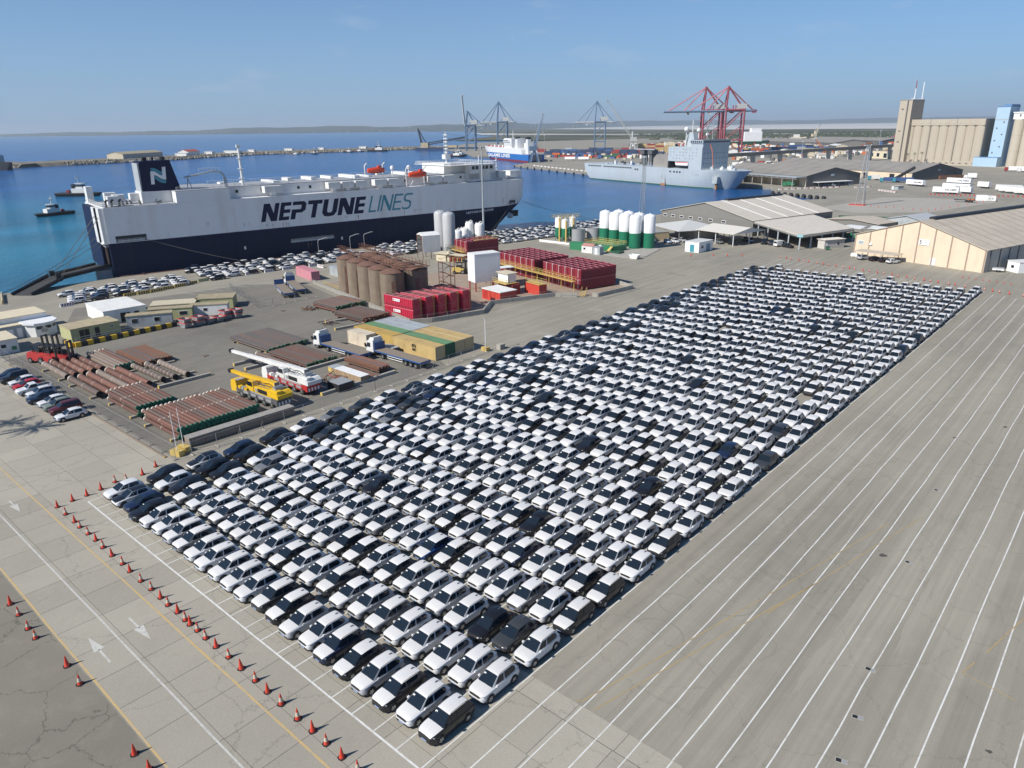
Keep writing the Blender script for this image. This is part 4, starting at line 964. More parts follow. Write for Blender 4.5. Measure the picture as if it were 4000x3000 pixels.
t = thing('pump_platform', 'green platform with yellow railings and stairs before the silos', 'platform', (-62.0,184.0,0), -0.12)
MB().box(0,13,0,7,0.3,2.0).build('base', M['green'], t); r_ = MB(); railing(r_, [(0,0),(13,0),(13,7),(0,7),(0,0)], 2.0, 1.1, 1.3, 0.05); r_.build('railing', M['yellow'], t); r_ = MB(); railing(r_, [(0,3.5),(13,3.5)], 2.0, 1.1, 1.3, 0.05); r_.build('railing', M['yellow'], t)
for k in range(3): MB().xprism([(-0.2,2.0),(-3.0,0.2),(-3.0,0.0),(-0.2,1.7)],2+k*5.0,3.0+k*5.0).build('stair', M['yellow'] if k != 1 else M['white_clean'], t)
for k in range(4): MB().cyl((13.8+0.9*k,-1.5,0.5),(13.8+0.9*k,1.2,0.5),0.4,None,8).build('pump', M['dgreen'], t)
MB().prism([(-52,177.5),(-45,176.5),(-38,176.5),(-36,182),(-40,198),(-62,204),(-80,199),(-84,189)],0,0.16).build('silo_plinth', M['conc']); struct(D.objects['silo_plinth'])
wall_run('low_barrier', 'low white pipe barrier in front of the slim silos', [(-85,187.4),(-70.5,186.6)], 0.8, 0.3, 'barrier', M['white'])
# skips
def skip(label, x, y, rz, mt, rim, L=3.4, W=1.8, H=1.35, group=None):
    t = thing('waste_skip', label, 'skip', (x,y,0), rz, group)
    b = MB(); o = 0.07
    lo = [(0.6,0.15),(L-0.6,0.15),(L-0.6,W-0.15),(0.6,W-0.15)]; hi = [(0,0),(L,0),(L,W),(0,W)]
    lo2 = [(0.7,0.25),(L-0.7,0.25),(L-0.7,W-0.25),(0.7,W-0.25)]; hi2 = [(0.1,0.1),(L-0.1,0.1),(L-0.1,W-0.1),(0.1,W-0.1)]
    b.add([(x_,y_,0.08) for x_,y_ in lo]+[(x_,y_,H) for x_,y_ in hi], [(3,2,1,0)]+[(i,(i+1)%4,4+(i+1)%4,4+i) for i in range(4)])
    b.add([(x_,y_,0.2) for x_,y_ in lo2]+[(x_,y_,H) for x_,y_ in hi2], [(0,1,2,3)]+[(4+i,4+(i+1)%4,(i+1)%4,i) for i in range(4)])
    b.build('body', mt, t)
    r_ = MB()
    for x0,x1,y0,y1 in ((-0.05,L+0.05,-0.05,0.1),(-0.05,L+0.05,W-0.1,W+0.05),(-0.05,0.1,0.1,W-0.1),(L-0.1,L+0.05,0.1,W-0.1)): r_.box(x0,x1,y0,y1,H-0.06,H+0.06)
    r_.build('rim', rim, t)
    for x_ in (0.9,L-1.0):
        for y_ in (-0.08,W+0.0): MB().cyl((x_,y_,0.75),(x_,y_+0.1,0.75),0.07,None,6).build('lifting_lug', rim, t)
    return t
skip('small white skip standing alone near the green and white silos', -38.6,175.6,0.0,M['white'],M['white_clean'])
for i, (x, y, z) in enumerate([(-69.2,43.6,0),(-69.0,46.4,0),(-68.9,48.9,0),(-68.6,50.9,0),(-69.4,53.0,0),(-68.6,55.2,0)]):
    g_ = 'row of grey skips with orange rims'
    skip('grey skip with orange rim, %s along the row on the asphalt' % ORD[i], x, y, 0.15, M['grey'], M['orange'], 2.4, 1.8, 1.2, g_)
    if i in (0,1,4,5):
        s2 = skip('upper grey skip with orange rim, nested in the %s one' % ORD[i], x-0.1, y, 0.15, M['grey'], M['orange'], 2.4, 1.8, 1.2, g_); s2.location.z = 0.85
# open red shelter, red workshop containers and small plant near the tanks
t = thing('tank_shelter', 'orange red open-fronted shelter with flat white roof', 'shelter', (-36.8,105.6,0), math.radians(-10))
s_ = MB(); s_.box(0,7.4,0,0.12,0,2.5); s_.box(7.28,7.4,0.12,4.9,0,2.5); s_.box(0,7.4,4.9,5.0,0,2.5)
s_.build('wall', M['orange'], t); MB().box(-0.2,7.6,-0.2,5.2,2.5,2.66).build('roof', M['white'], t)
for k in range(3): MB().box(-0.08,0.06,0.1+k*2.3,0.3+k*2.3,0,2.5).build('post', M['cred'], t)
MB().box(0.5,2.2,-0.03,0.0,0.2,2.2).build('door', M['red'], t)
container('orange red container with corrugated sides beside the yellow walkway', -33.0,117.6,6.06,M['orange'],rz=-0.22,name='workshop_container')
walkway('walkway', 'yellow railed deck on top of the orange red container', (-33.4,117.9), (-27.2,116.4), 2.75, 2.4, supports=False)
t = thing('control_cabin', 'small white control cabin on stilts behind the orange shelter', 'cabin', (-38.5,113.5,0), -0.2)
MB().box(0,4.2,0,2.6,3.0,5.2).build('wall', M['white'], t); MB().box(-0.4,4.6,-0.4,3.0,5.2,5.35).build('roof', M['cream'], t); r_ = MB(); railing(r_, [(-0.8,-1.2),(5.0,-1.2),(5.0,0)], 2.9, 1.0, 1.2, 0.05); r_.build('railing', M['yellow'], t); MB().box(-0.8,5.0,-1.2,3.0,2.75,2.9).build('deck', M['yellow'], t)
for x in (-0.6,4.8):
    for y in (-1.0,2.7): MB().box(x-0.1,x+0.1,y-0.1,y+0.1,0,2.75).build('post', M['cred'], t)
MB().box(0.6,1.6,-0.03,0,3.1,5.0).build('door', M['white_clean'], t)
container('dark red container under the control cabin', -38.8,113.9,6.06,M['cred'],rz=-0.2,name='workshop_container')
t = thing('flat_canopy', 'thin flat white canopy on posts beside the white box tank', 'canopy', (-45,117.5,0), math.radians(70)); MB().box(0,7.5,0,3.2,4.3,4.45).build('roof', M['white'], t)
for x in (0.2,7.2):
    for y in (0.2,3.0): MB().box(x,x+0.12,y,y+0.12,0,4.3).build('post', M['rust'], t)
t = thing('mixing_plant', 'cream pump house with flat roofs among yellow and red pipework', 'plant', (-86.2,136.2), 0.1)
MB().box(0,4,0,3,0,2.3).build('wall', M['cream'], t); MB().box(-0.6,5,-0.5,3.4,2.3,2.45).build('roof', M['cream'], t); MB().box(5.2,11,0.5,3.5,2.1,2.25).build('roof', M['cream'], t); MB().cyl((4.6,1,0),(4.6,1,3.2),0.6,None,12).build('drum', M['cream'], t)
for k in range(6): MB().path([(6+k*0.9,0.2,0),(6+k*0.9,0.2,1.4),(6+k*0.9,1.8,1.4)],0.16,6).build('pipe', M['yellow'] if k%2 else M['red'], t)
for x in (5.4,10.8): MB().box(x-0.08,x+0.08,0.6,0.76,0,2.1).build('post', M['rust'], t)

# ------------------------------------------------------------------ the car carrier at the quay
M['hull_white'] = mat('ship_white', (0.78,0.785,0.79), 0.45, var=0.05, scale=0.08, stain=(0.42,0.33,0.22), stain_amt=0.28, stain_scale=(0.25,0.25,0.03))
M['hull_navy'] = mat('ship_navy', (0.008,0.013,0.045), 0.55, spec=0.2, var=0.15, scale=0.1, stain=(0.02,0.025,0.045), stain_amt=0.5, stain_scale=(0.3,0.3,0.04))
M['navy_ink'] = mat('navy_lettering', (0.008,0.012,0.045), 0.55, spec=0.2); M['teal'] = mat('teal_lettering', (0.05,0.26,0.33), 0.5)
M['deckgrey'] = mat('deck_grey', (0.33,0.34,0.36), 0.7, var=0.12, scale=0.3); M['shipwhite'] = mat('superstructure_white', (0.72,0.72,0.70), 0.45, var=0.04, stain=(0.4,0.28,0.17), stain_amt=0.22)
M['rust_run'] = mat('hull_rust', (0.30,0.17,0.08), 0.8, var=0.3)
M['boat'] = mat('lifeboat_orange', (0.62,0.06,0.02), 0.4)
SB = 27.0        # beam
ship = thing('car_carrier_ship', 'long white and navy car carrier moored along the quay', 'ship', (-143.6,59.6,0), math.radians(79.8))
def ring(x, z):
    """plan outline of the hull at height z: returns starboard y inset at distance x"""
    return 0
def hull_section(z, rake_bow, sharp, x_stern=0.0, blunt=1.0):
    """closed outline at height z, starboard side on y=0, bow to +x"""
    xb = rake_bow; pts = [(x_stern,0.0)]
    x0 = xb-sharp
    n = 10; pts.append((x0,0.0))
    for i in range(1, n+1):
        t = i/n; pts.append((x0+sharp*math.sin(t*math.pi/2)**blunt, (SB/2)*(1-math.cos(t*math.pi/2))**0.9 if i < n else SB/2))
    pts += [(x, SB-y) for x, y in pts[:-1][::-1]]
    return pts
def loft(secs, m, name, parent, smooth=35, cap=True):
    mb = MB(); n = len(secs[0][1]); vs = []
    for z, pts in secs: vs += [(x,y,z) for x,y in pts]
    fs = []; ms = []
    for k in range(len(secs)-1):
        for i in range(n): fs.append((k*n+i, k*n+(i+1)%n, (k+1)*n+(i+1)%n, (k+1)*n+i))
    if cap: fs.append(tuple(range((len(secs)-1)*n, len(secs)*n)))
    mb.add(vs, fs, 0); return mb.build(name, m, parent, smooth=smooth)
# lower navy hull tapering to the stem, upper white box with a blunt bow
lower = [(-3.0, hull_section(-3.0,150.0,42)), (1.0, hull_section(1.0,153.5,40)), (5.0, hull_section(5.0,158.5,32)), (9.5, hull_section(9.5,164.0,22))]
loft(lower, M['hull_navy'], 'lower_hull', ship, cap=True)
upper = [(9.5, hull_section(9.5,164.0,22)), (12.0, hull_section(12.0,165.0,18,blunt=0.9)), (19.75, hull_section(19.75,164.6,15,blunt=0.8))]
loft(upper, M['hull_white'], 'upper_hull', ship)
# weather deck details
MB().box(36.8,150,4.2,SB-4.2,19.76,23.2).build('deckhouse', M['shipwhite'], ship)
MB().box(20.6,36.8,0.05,SB-0.05,19.76,23.2).build('raised_side', M['hull_white'], ship)
MB().box(37,150,4.0,SB-4.0,23.2,23.35).build('upper_deck', M['deckgrey'], ship)
MB().box(20.5,36.9,0.0,SB,23.2,23.32).build('upper_deck', M['deckgrey'], ship)
MB().box(0.6,20.5,0.5,SB-0.5,19.77,19.85).build('aft_deck', M['deckgrey'], ship)
rl = MB(); railing(rl, [(0.3,0.3),(20,0.3)], 19.8, 1.1, 2.2, 0.05); railing(rl, [(0.3,0.3),(0.3,SB-0.3)], 19.8, 1.1, 2.2, 0.05); railing(rl, [(21,0.2),(36.5,0.2)], 23.3, 1.1, 2.2, 0.05)
railing(rl, [(37,0.2),(148,0.2)], 19.8, 1.05, 3.0, 0.05); railing(rl, [(37,4.2),(121,4.2)], 23.35, 1.0, 3.0, 0.05); railing(rl, [(37,SB-4.2),(121,SB-4.2)], 23.35, 1.0, 3.0, 0.05); rl.build('railing', M['shipwhite'], ship)
# ventilation housings along the side deck
for x, w in [(48.5,6.0),(71.0,4.5),(76.2,4.5),(81.4,4.5),(89.0,5.0),(94.6,5.0),(112.5,5.5),(118.6,5.5),(131.0,4.5)]:
    h_ = MB().box(x,x+w,0.9,3.6,20.9,23.0).build('vent_housing', M['shipwhite'], ship); MB().box(x+w*0.35,x+w*0.65,1.2,3.3,19.8,20.9).build('vent_neck', M['shipwhite'], h_)
for x, w in [(138.0,0),(146.5,3.6),(152.5,3.8)]:
    if w: MB().box(x,x+w,2.5,6.0,20.6,23.2).build('vent_housing', M['shipwhite'], ship)
for i in range(26):
    x = 40+i*4.2
    if i % 3 != 1: MB().box(x,x+0.9,4.12,4.2,21.3,22.2).build('window', M['glass'], ship)
# stern: white corner tower, navy transom with the open ramp door
MB().box(-1.6,0.0,4.5,SB-4.5,2.0,19.5).build('transom', M['hull_navy'], ship)
for k, y0 in enumerate((0.3,4.6)): MB().box(-1.2-0.5*k,0.1,y0,y0+3.7,9.5,19.7).build('corner_tower', M['shipwhite'], ship)
MB().box(-1.5,0.1,1.0,7.5,9.2,9.6).build('tower_ledge', M['shipwhite'], ship)
MB().box(-0.6,-0.02,1.6,7.6,2.6,8.4).build('ramp_door', mat('dark_ramp_opening', (0.02,0.018,0.016), 0.9), ship)
for y0 in (3.0,5.0): MB().box(-0.75,-0.6,y0,y0+0.5,2.7,8.2).build('door_post', M['rust'], ship)
MB().box(-0.9,-0.02,1.2,7.9,8.4,9.1).build('door_lintel', M['deckgrey'], ship)
MB().xprism([(1.3,-2.5),(4.5,-2.5),(4.0,1.8),(1.8,1.8)],-4.5,-0.5).build('bulb', M['deckgrey'], ship)
MB().box(0.4,2.2,SB-4,SB-0.4,19.8,24.5).build('stern_tower', M['shipwhite'], ship)
for x, y0 in [(2.0,1.0),(4.5,6),(9.5,8),(4.0,16)]: MB().box(x,x+3.2,y0,y0+2.6,20.4,22.8).build('vent_housing', M['shipwhite'], ship)
for i in range(10):
    x = 5+i*1.5; MB().cyl((x,2.0+(i*37%7),19.85),(x,2.0+(i*37%7)+1.2,19.85+0.9),0.35,None,8).build('winch', M['black'] if i != 6 else M['yellow'], ship)
for x in (1.3,2.8,4.9): MB().path([(x,1.0,19.8),(x,1.0,21.6),(x+0.6,1.0,21.8)],0.28,7).build('fairlead', M['black'], ship)
# funnel with the N emblem
fn = MB(); fn.yprism([(12.6,23.3),(13.0,32.0),(21.6,32.2),(23.7,23.3)],5.0,12.0); fo = fn.build('funnel', M['navy_ink'], ship)
MB().box(12.3,12.75,5.2,11.8,20,31.5).build('funnel_casing', M['cgrey'], fo); MB().box(12.0,24.2,4.6,12.4,19.9,23.3).build('funnel_base', M['shipwhite'], fo)
for k, x in enumerate((14.6,15.3,17.2,20.0)): MB().cyl((x,7.5,31.5),(x+0.2,7.5,33.2),0.35 if k < 3 else 0.7,None,8).build('exhaust', M['black'], fo)
def ribbon(pts_top, pts_bot): return pts_top+pts_bot[::-1]
def flat(name, poly, mt, y, par):
    m_ = MB(); m_.add([(x,y,z) for x,z in poly], [tuple(range(len(poly)))], 0); o = m_.build(name, mt, par)
    bm = bmesh.new(); bm.from_mesh(o.data); bmesh.ops.triangulate(bm, faces=bm.faces[:], ngon_method='EAR_CLIP')
    for f in bm.faces:
        if f.normal.y > 0: f.normal_flip()
    bm.to_mesh(o.data); bm.free(); return o
ex, ez, sc = 15.35, 25.3, 0.0186    # emblem traced in units of 1/53.8 m
E_ = lambda L_: [(ex+(x-385)*sc, ez+(490-y)*sc) for x, y in L_]
flat('emblem', E_([(385,490),(400,290),(430,283),(470,292),(505,318),(535,345),(575,358),(588,224),(643,222),(625,424),(580,418),(540,400),(505,372),(475,352),(450,350),(437,490)]), M['white_clean'], 4.98, fo)
flat('emblem_wave', E_([(410,282),(413,236),(450,233),(490,245),(525,272),(555,290),(580,298),(575,352),(540,342),(510,315),(475,290),(440,280)]), M['teal'], 4.98, fo)
flat('emblem_wave', E_([(455,362),(475,362),(500,380),(535,408),(575,425),(622,430),(615,480),(570,478),(525,462),(490,435),(455,400)]), M['teal'], 4.98, fo)
# hull lettering: heavy slanted capitals drawn as strokes, height 5.8 m
def slab_letters(glyphs, x0, z0, h, mt, name, slant=0.29):
    for nm, w, polys in glyphs:
        for poly in polys:
            flat(name, [(x0+px_*w+(pz_*h)*slant, z0+pz_*h) for px_, pz_ in poly], mt, -0.03, ship)
        x0 += w+0.55
N_ = [[(0,0),(0.28,0),(0.28,0.55),(0.62,0),(1,0),(1,1),(0.72,1),(0.72,0.45),(0.38,1),(0,1)]]
E2 = [[(0,0),(1,0),(1,0.2),(0.4,0.2),(0.4,0.4),(1,0.4),(1,0.6),(0.4,0.6),(0.4,0.8),(1,0.8),(1,1),(0,1)]]
P_ = [[(0,0),(0.34,0),(0.34,0.36),(0.75,0.36),(1,0.5),(1,0.86),(0.8,1),(0,1),(0,0.8),(0.62,0.8),(0.66,0.76),(0.66,0.6),(0.62,0.56),(0,0.56)]]
T_ = [[(0.0,1),(0.0,0.78),(0.36,0.78),(0.36,0),(0.68,0),(0.68,0.78),(1.0,0.78),(1.0,1)]]
U_ = [[(0.0,1),(0.0,0.24),(0.16,0.04),(0.35,0),(0.65,0),(0.84,0.04),(1,0.24),(1,1),(0.68,1),(0.68,0.3),(0.6,0.22),(0.4,0.22),(0.32,0.3),(0.32,1)]]
slab_letters([('N',5.35,N_),('E',3.6,E2),('P',4.9,P_),('T',5.2,T_),('U',5.45,U_),('N',5.75,N_),('E',3.75,E2)], 45.6, 11.8, 5.75, M['navy_ink'], 'heavy_lettering')
TN = [[(0,0),(0.16,0),(0.16,0.72),(0.80,0),(1,0),(1,1),(0.84,1),(0.84,0.28),(0.2,1),(0,1)]]
TL = [[(0,0),(1,0),(1,0.11),(0.22,0.11),(0.22,1),(0,1)]]; TI = [[(0,0),(1,0),(1,1),(0,1)]]
TE = [[(0,0),(1,0),(1,0.11),(0.2,0.11),(0.2,0.45),(0.9,0.45),(0.9,0.56),(0.2,0.56),(0.2,0.89),(1,0.89),(1,1),(0,1)]]
TS = [[(0,0.08),(0.2,0),(0.75,0),(0.95,0.1),(1,0.28),(0.95,0.46),(0.75,0.55),(0.35,0.6),(0.2,0.68),(0.2,0.8),(0.3,0.89),(0.95,0.89),(0.98,1),(0.3,1),(0.08,0.94),(0.0,0.78),(0.02,0.62),(0.2,0.5),(0.65,0.45),(0.8,0.36),(0.8,0.2),(0.7,0.11),(0.2,0.11),(0.02,0.18)]]
slab_letters([('L',3.0,TL),('I',0.7,TI),('N',4.4,TN),('E',3.5,TE),('S',3.7,TS)], 84.9, 11.85, 5.7, M['teal'], 'thin_lettering', 0.31)
lettering('NEPTUNE KEFALONIA', M['white_clean'], ship, 13.6, 0.85, (128.0,-0.02,7.75), (1,0,0.035), bold=0.01)
# hull openings
def opening(x0, x1, z0, z1, y=-0.02, nm='mooring_opening'):
    o = MB().box(x0,x1,y,0.25,z0,z1).build(nm, M['black'], ship); r_ = MB(); railing(r_, [(x0+0.1,-0.06),(x1-0.1,-0.06)], z0+0.05, (z1-z0)*0.45, 1.4, 0.04); r_.build('rail', M['shipwhite'], o); MB().box(x0+0.5,x1-0.6,-0.05,0.0,z0+0.1,z0+(z1-z0)*0.35).build('bollard', M['cgrey'], o)
opening(1.9,10.4,9.65,11.5); opening(54.9,70.9,4.0,5.5,nm='side_opening'); opening(150.2,153.0,9.9,11.5)
MB().box(55.1,70.7,-0.04,0.0,4.3,5.3).build('opening_backing', mat('cluttered_backing', (0.26,0.27,0.25), 0.8, var=0.8, scale=1.2), ship)
for x, z in [(73.5,3.3),(39.0,3.6)]: MB().box(x,x+0.6,-0.03,0,z,z+1.0).build('draught_mark', M['white_clean'], ship)
# rust runs
hr = random.Random(4)
for x, z, n in [(47,11.0,3),(52.5,10.9,5),(74.5,11.5,3),(78.5,11.3,4),(104,11.6,5),(27.5,13.5,2),(40,12.0,2),(6,16.0,1),(98,11.2,2),(146,12.5,1),(60,3.4,3),(120,10.6,2)]:
    for k in range(n):
        xx = x+hr.uniform(-0.2,2.6); L_ = hr.uniform(0.7,2.0); w = hr.uniform(0.08,0.22); flat('rust_streak', [(xx,z),(xx+w,z),(xx+w*0.7,z-L_),(xx+w*0.3,z-L_)], M['rust_run'], -0.015, ship)
# masts, deck crane, lifeboats, bridge
t_ = MB(); t_.cyl((44.0,8,22.8),(44.0,8,35.2),0.42,0.32,10); mo = t_.build('radar_mast', M['shipwhite'], ship); m_ = MB()
for z in (25.5,28.5,31.8): m_.box(43.2,44.9,7.2,8.9,z,z+0.12)
m_.box(43.4,44.6,7.6,8.4,35.2,36.0); m_.build('platform', M['shipwhite'], mo)
m_ = MB(); m_.cyl((37.8,6,23.2),(37.8,6,26.4),0.7,0.5,10); m_.path([(37.8,6,26.6),(36.6,6,28.0),(34.0,6,28.3),(25.5,6,26.8)],0.32,6); m_.cyl((27.3,6,23.3),(26.4,6,26.6),0.15,None,5); m_.cyl((25.9,6,23.3),(26.4,6,26.6),0.15,None,5); co = m_.build('deck_crane', M['cgrey'], ship)
rl = MB(); railing(rl, [(30,6),(36.5,6)], 28.4, 0.9, 1.2, 0.05); rl.build('railing', M['shipwhite'], co)
def lifeboat(x, y, z, par):
    b_ = MB(); n_ = 12; secs = []
    for i in range(9):
        t = i/8; w = 1.35*math.sin(math.pi*(0.06+0.88*t))**0.55; hh_ = 0.6+0.25*math.sin(math.pi*t)
        secs.append([(x+t*7.2, y+w*math.cos(a_), z+1.3+ (1.45 if math.sin(a_) > 0 else 1.25)*hh_*math.sin(a_)) for a_ in [2*math.pi*k/n_ for k in range(n_)]])
    vs = [v for s in secs for v in s]; fs = [(i*n_+k,(i+1)*n_+k,(i+1)*n_+(k+1)%n_,i*n_+(k+1)%n_) for i in range(8) for k in range(n_)]+[tuple(range(n_)),tuple(range(8*n_,9*n_))[::-1]]
    b_.add(vs, fs); o = b_.build('lifeboat', M['boat'], par, smooth=40); MB().box(x+4.4,x+5.8,y-0.6,y+0.6,z+2.5,z+3.1).build('conning_hatch', M['boat'], o)
    d_ = MB()
    for q in (x-0.4,x+7.4): d_.path([(q,y+1.6,z-3.2),(q,y+1.6,z+3.2),(q+0.1,y,z+4.2)],0.22,5)
    d_.path([(x,y,z-3.0),(x+2,y,z-0.4),(x+5,y,z-0.4),(x+7,y,z-3.0)],0.12,5); d_.build('davit', M['shipwhite'], o)
lifeboat(104.0,2.0,22.6,ship); lifeboat(97.5,SB-5,23.6,ship)
for q in ((101.5,10,1.3),(107.5,8,1.6)): m_ = MB(); m_.cyl((q[0],q[1],23.3),(q[0],q[1],25.5),0.25,None,6); m_.lathe([(0.0,27.1),(0.6,26.9),(0.8,26.3),(0.6,25.7),(0.0,25.5)],10,0,(q[0],q[1],0)); m_.build('satellite_dome', M['white_clean'], ship, smooth=50)
br = MB(); br.box(121.9,131,5.5,SB-5.5,23.3,27.0); bo = br.build('bridge_house', M['shipwhite'], ship)
MB().box(131,143.2,0.4,SB-0.4,23.2,26.3).build('bridge', M['shipwhite'], bo); MB().box(121.5,143.6,0.2,SB-0.2,26.3,26.45).build('bridge_roof', M['shipwhite'], bo)
MB().box(131.0,141.0,0.9,4.2,20.0,23.2).build('bridge_wing_support', M['shipwhite'], bo)
for x in (131.6,133.4,136.4,138.2,140.4): MB().box(x,x+1.4,0.36,0.42,24.6,25.9).build('window', M['glass'], bo)
for i in range(10): MB().box(143.18,143.26,1.2+i*2.45,3.2+i*2.45,24.6,25.9).build('window', M['glass'], bo)
rl = MB(); railing(rl, [(122,0.5),(143,0.5),(143,SB-0.5),(122,SB-0.5),(122,0.5)], 26.45, 1.0, 1.8, 0.06); rl.build('railing', M['shipwhite'], bo)
m_ = MB(); m_.cyl((127.5,12,27),(127.5,12,38.5),0.35,0.2,8); m_.box(126.3,128.7,10.8,13.2,28.5,30.2)
for k in range(6): m_.box(126.6,128.4,11.8,12.2,30.5+k*1.3,30.7+k*1.3); m_.box(127.3,127.7,10.6,13.4,31.0+k*1.3,31.2+k*1.3)
m_.build('signal_mast', M['shipwhite'], bo); m_ = MB(); m_.cyl((139,6,26.4),(139,6,29.5),0.18,None,6); m_.cyl((151,10,20),(151,10,29),0.25,0.15,6); m_.box(150.2,151.8,9.2,10.8,24.5,24.7); m_.box(150.4,151.6,9.4,10.6,27,27.2); m_.build('foremast', M['shipwhite'], ship)
MB().box(153.5,160,4.5,9.0,19.76,23.0).build('forecastle_house', M['shipwhite'], ship); MB().box(157,157.8,4.44,4.52,20.8,21.9).build('window', M['glass'], ship)
MB().cyl((151.0,2.2,5.4),(151.8,0.6,5.0),1.2,0.9,10).build('anchor_pocket', M['cgrey'], ship); MB().xprism([(10.2,3.5),(11.8,3.5),(12.2,6.0),(9.8,6.0)],159.5,162.5).build('anchor', M['black'], ship)
for i in range(14):
    x = 40+i*7.5; MB().box(x,x+random.uniform(1,2.6),random.uniform(6,20),random.uniform(21,22),23.35,23.35+random.uniform(0.4,1.2)).build('deck_locker', M['shipwhite'], ship)
# ramp lowered onto the quay astern
M['ramp'] = mat('ramp_steel', (0.045,0.045,0.045), 0.8, var=0.25, scale=0.5)
rp = thing('ship_ramp', 'dark folding stern ramp lowered from the ship onto the quay', 'ramp', (0,0,0))
def plank(p0, p1, w, th, nm):
    p0 = Vector(p0); p1 = Vector(p1); d = (p1-p0); n_ = Vector((d.y,-d.x,0)).normalized()*w/2; up = Vector((0,0,th))
    m_ = MB(); m_.add([p0-n_-up,p1-n_-up,p1+n_-up,p0+n_-up,p0-n_,p1-n_,p1+n_,p0+n_], [(3,2,1,0),(4,5,6,7),(0,1,5,4),(1,2,6,5),(2,3,7,6),(3,0,4,7)]); o = m_.build(nm, M['ramp'], rp)
    for s in (-1,1): k = MB(); k.bar(p0+n_*s+Vector((0,0,0.35)), p1+n_*s+Vector((0,0,0.35)), 0.5); k.build('side_girder', M['black'], o)
    return o
plank((-148.6,58.4,2.9), (-144.2,44.5,2.2), 6.2, 0.5, 'inner_ramp')
plank((-144.2,44.5,2.2), (-135.4,32.6,0.12), 5.6, 0.35, 'outer_ramp')
for s in (-2.6,2.6): MB().box(-144.4+s-0.5,-144.4+s+0.5,44-0.6,44.6,1.2,3.6).build('hinge', M['black'], rp)
# mooring lines and ramp wires
def cable(nm, label, p, q, sag=0.6, r=0.05, mt=None):
    p = Vector(p); q = Vector(q); pts = [p.lerp(q,i/10)-Vector((0,0,sag*4*(i/10)*(1-i/10))) for i in range(11)]
    return tag(MB().path(pts, r, 5).build(nm, mt or M['rope']), label, 'rope', 'mooring lines')
M['rope'] = mat('mooring_rope', (0.16,0.15,0.13), 0.9)
cable('mooring_line', 'upper stern mooring line from the ship tower to the quay corner', (-150.5,59.0,11.0), (-140.8,29.5,0.4), 1.0, 0.07)
cable('mooring_line', 'lower stern mooring line from the ship tower to the quay corner', (-149.5,59.0,9.6), (-140.5,29.8,0.4), 1.0, 0.07)
cable('mooring_line', 'pale line from the stern opening down to the quay cars', (-141.6,69.5,10.0), (-126.5,96.0,0.5), 0.6, 0.06)
cable('mooring_line', 'bow line from the hull opening down to the quay', (-116.9,207.5,9.8), (-108.5,184.0,0.4), 0.5, 0.06)
cable('mooring_line', 'long dark bow line stretching from the bow across the water', (-121.0,220.6,9.8), (-104.0,251.0,0.4), 0.8, 0.07)
cable('mooring_line', 'pale line stretching to the quay right of the bow', (-113.0,235.0,1.5), (-98.5,262.0,0.4), 0.3, 0.06)
for i, (a_, b_) in enumerate([((-148.2,58.8,17.5),(-146.8,44.3,2.5)),((-147.9,58.8,17.5),(-146.5,44.5,2.5)),((-145.5,58.6,17.0),(-142.0,44.6,2.5)),((-145.2,58.6,17.0),(-141.8,44.8,2.5)),((-146.0,58.6,9.5),(-143.4,48.5,2.6))]):
    MB().path([a_,b_],0.045,5).build('hoist_wire', M['rope'], rp)

# ------------------------------------------------------------------ pipes, trucks, cranes, cabins on the left
M['pipe_a'] = mat('red_brown_pipe', (0.150,0.066,0.047), 0.75, var=0.25, scale=2.5, stain=(0.10,0.072,0.06), stain_amt=0.8, stain_scale=(0.3,2,2), rnd=0.3)
M['pipe_b'] = mat('grey_brown_pipe', (0.105,0.082,0.071), 0.75, var=0.25, scale=2.5, stain=(0.20,0.10,0.07), stain_amt=0.6, stain_scale=(0.3,2,2), rnd=0.28)
M['pipe_c'] = mat('weathered_pipe', (0.20,0.165,0.14), 0.8, var=0.25, scale=2.5, stain=(0.2,0.12,0.08), stain_amt=0.6, stain_scale=(0.3,2,2))
M['pipe_d'] = mat('dark_grey_pipe', (0.085,0.08,0.078), 0.7, var=0.3, scale=2.0, stain=(0.2,0.1,0.06), stain_amt=0.6, stain_scale=(0.2,3,3)); M['cap_green'] = mat('green_plastic_cap', (0.008,0.13,0.075), 0.45, var=0.1); M['band'] = mat('pale_band', (0.48,0.44,0.38), 0.8, var=0.2)
M['bore'] = mat('pipe_bore', (0.015,0.013,0.012), 0.9)
PM = {}
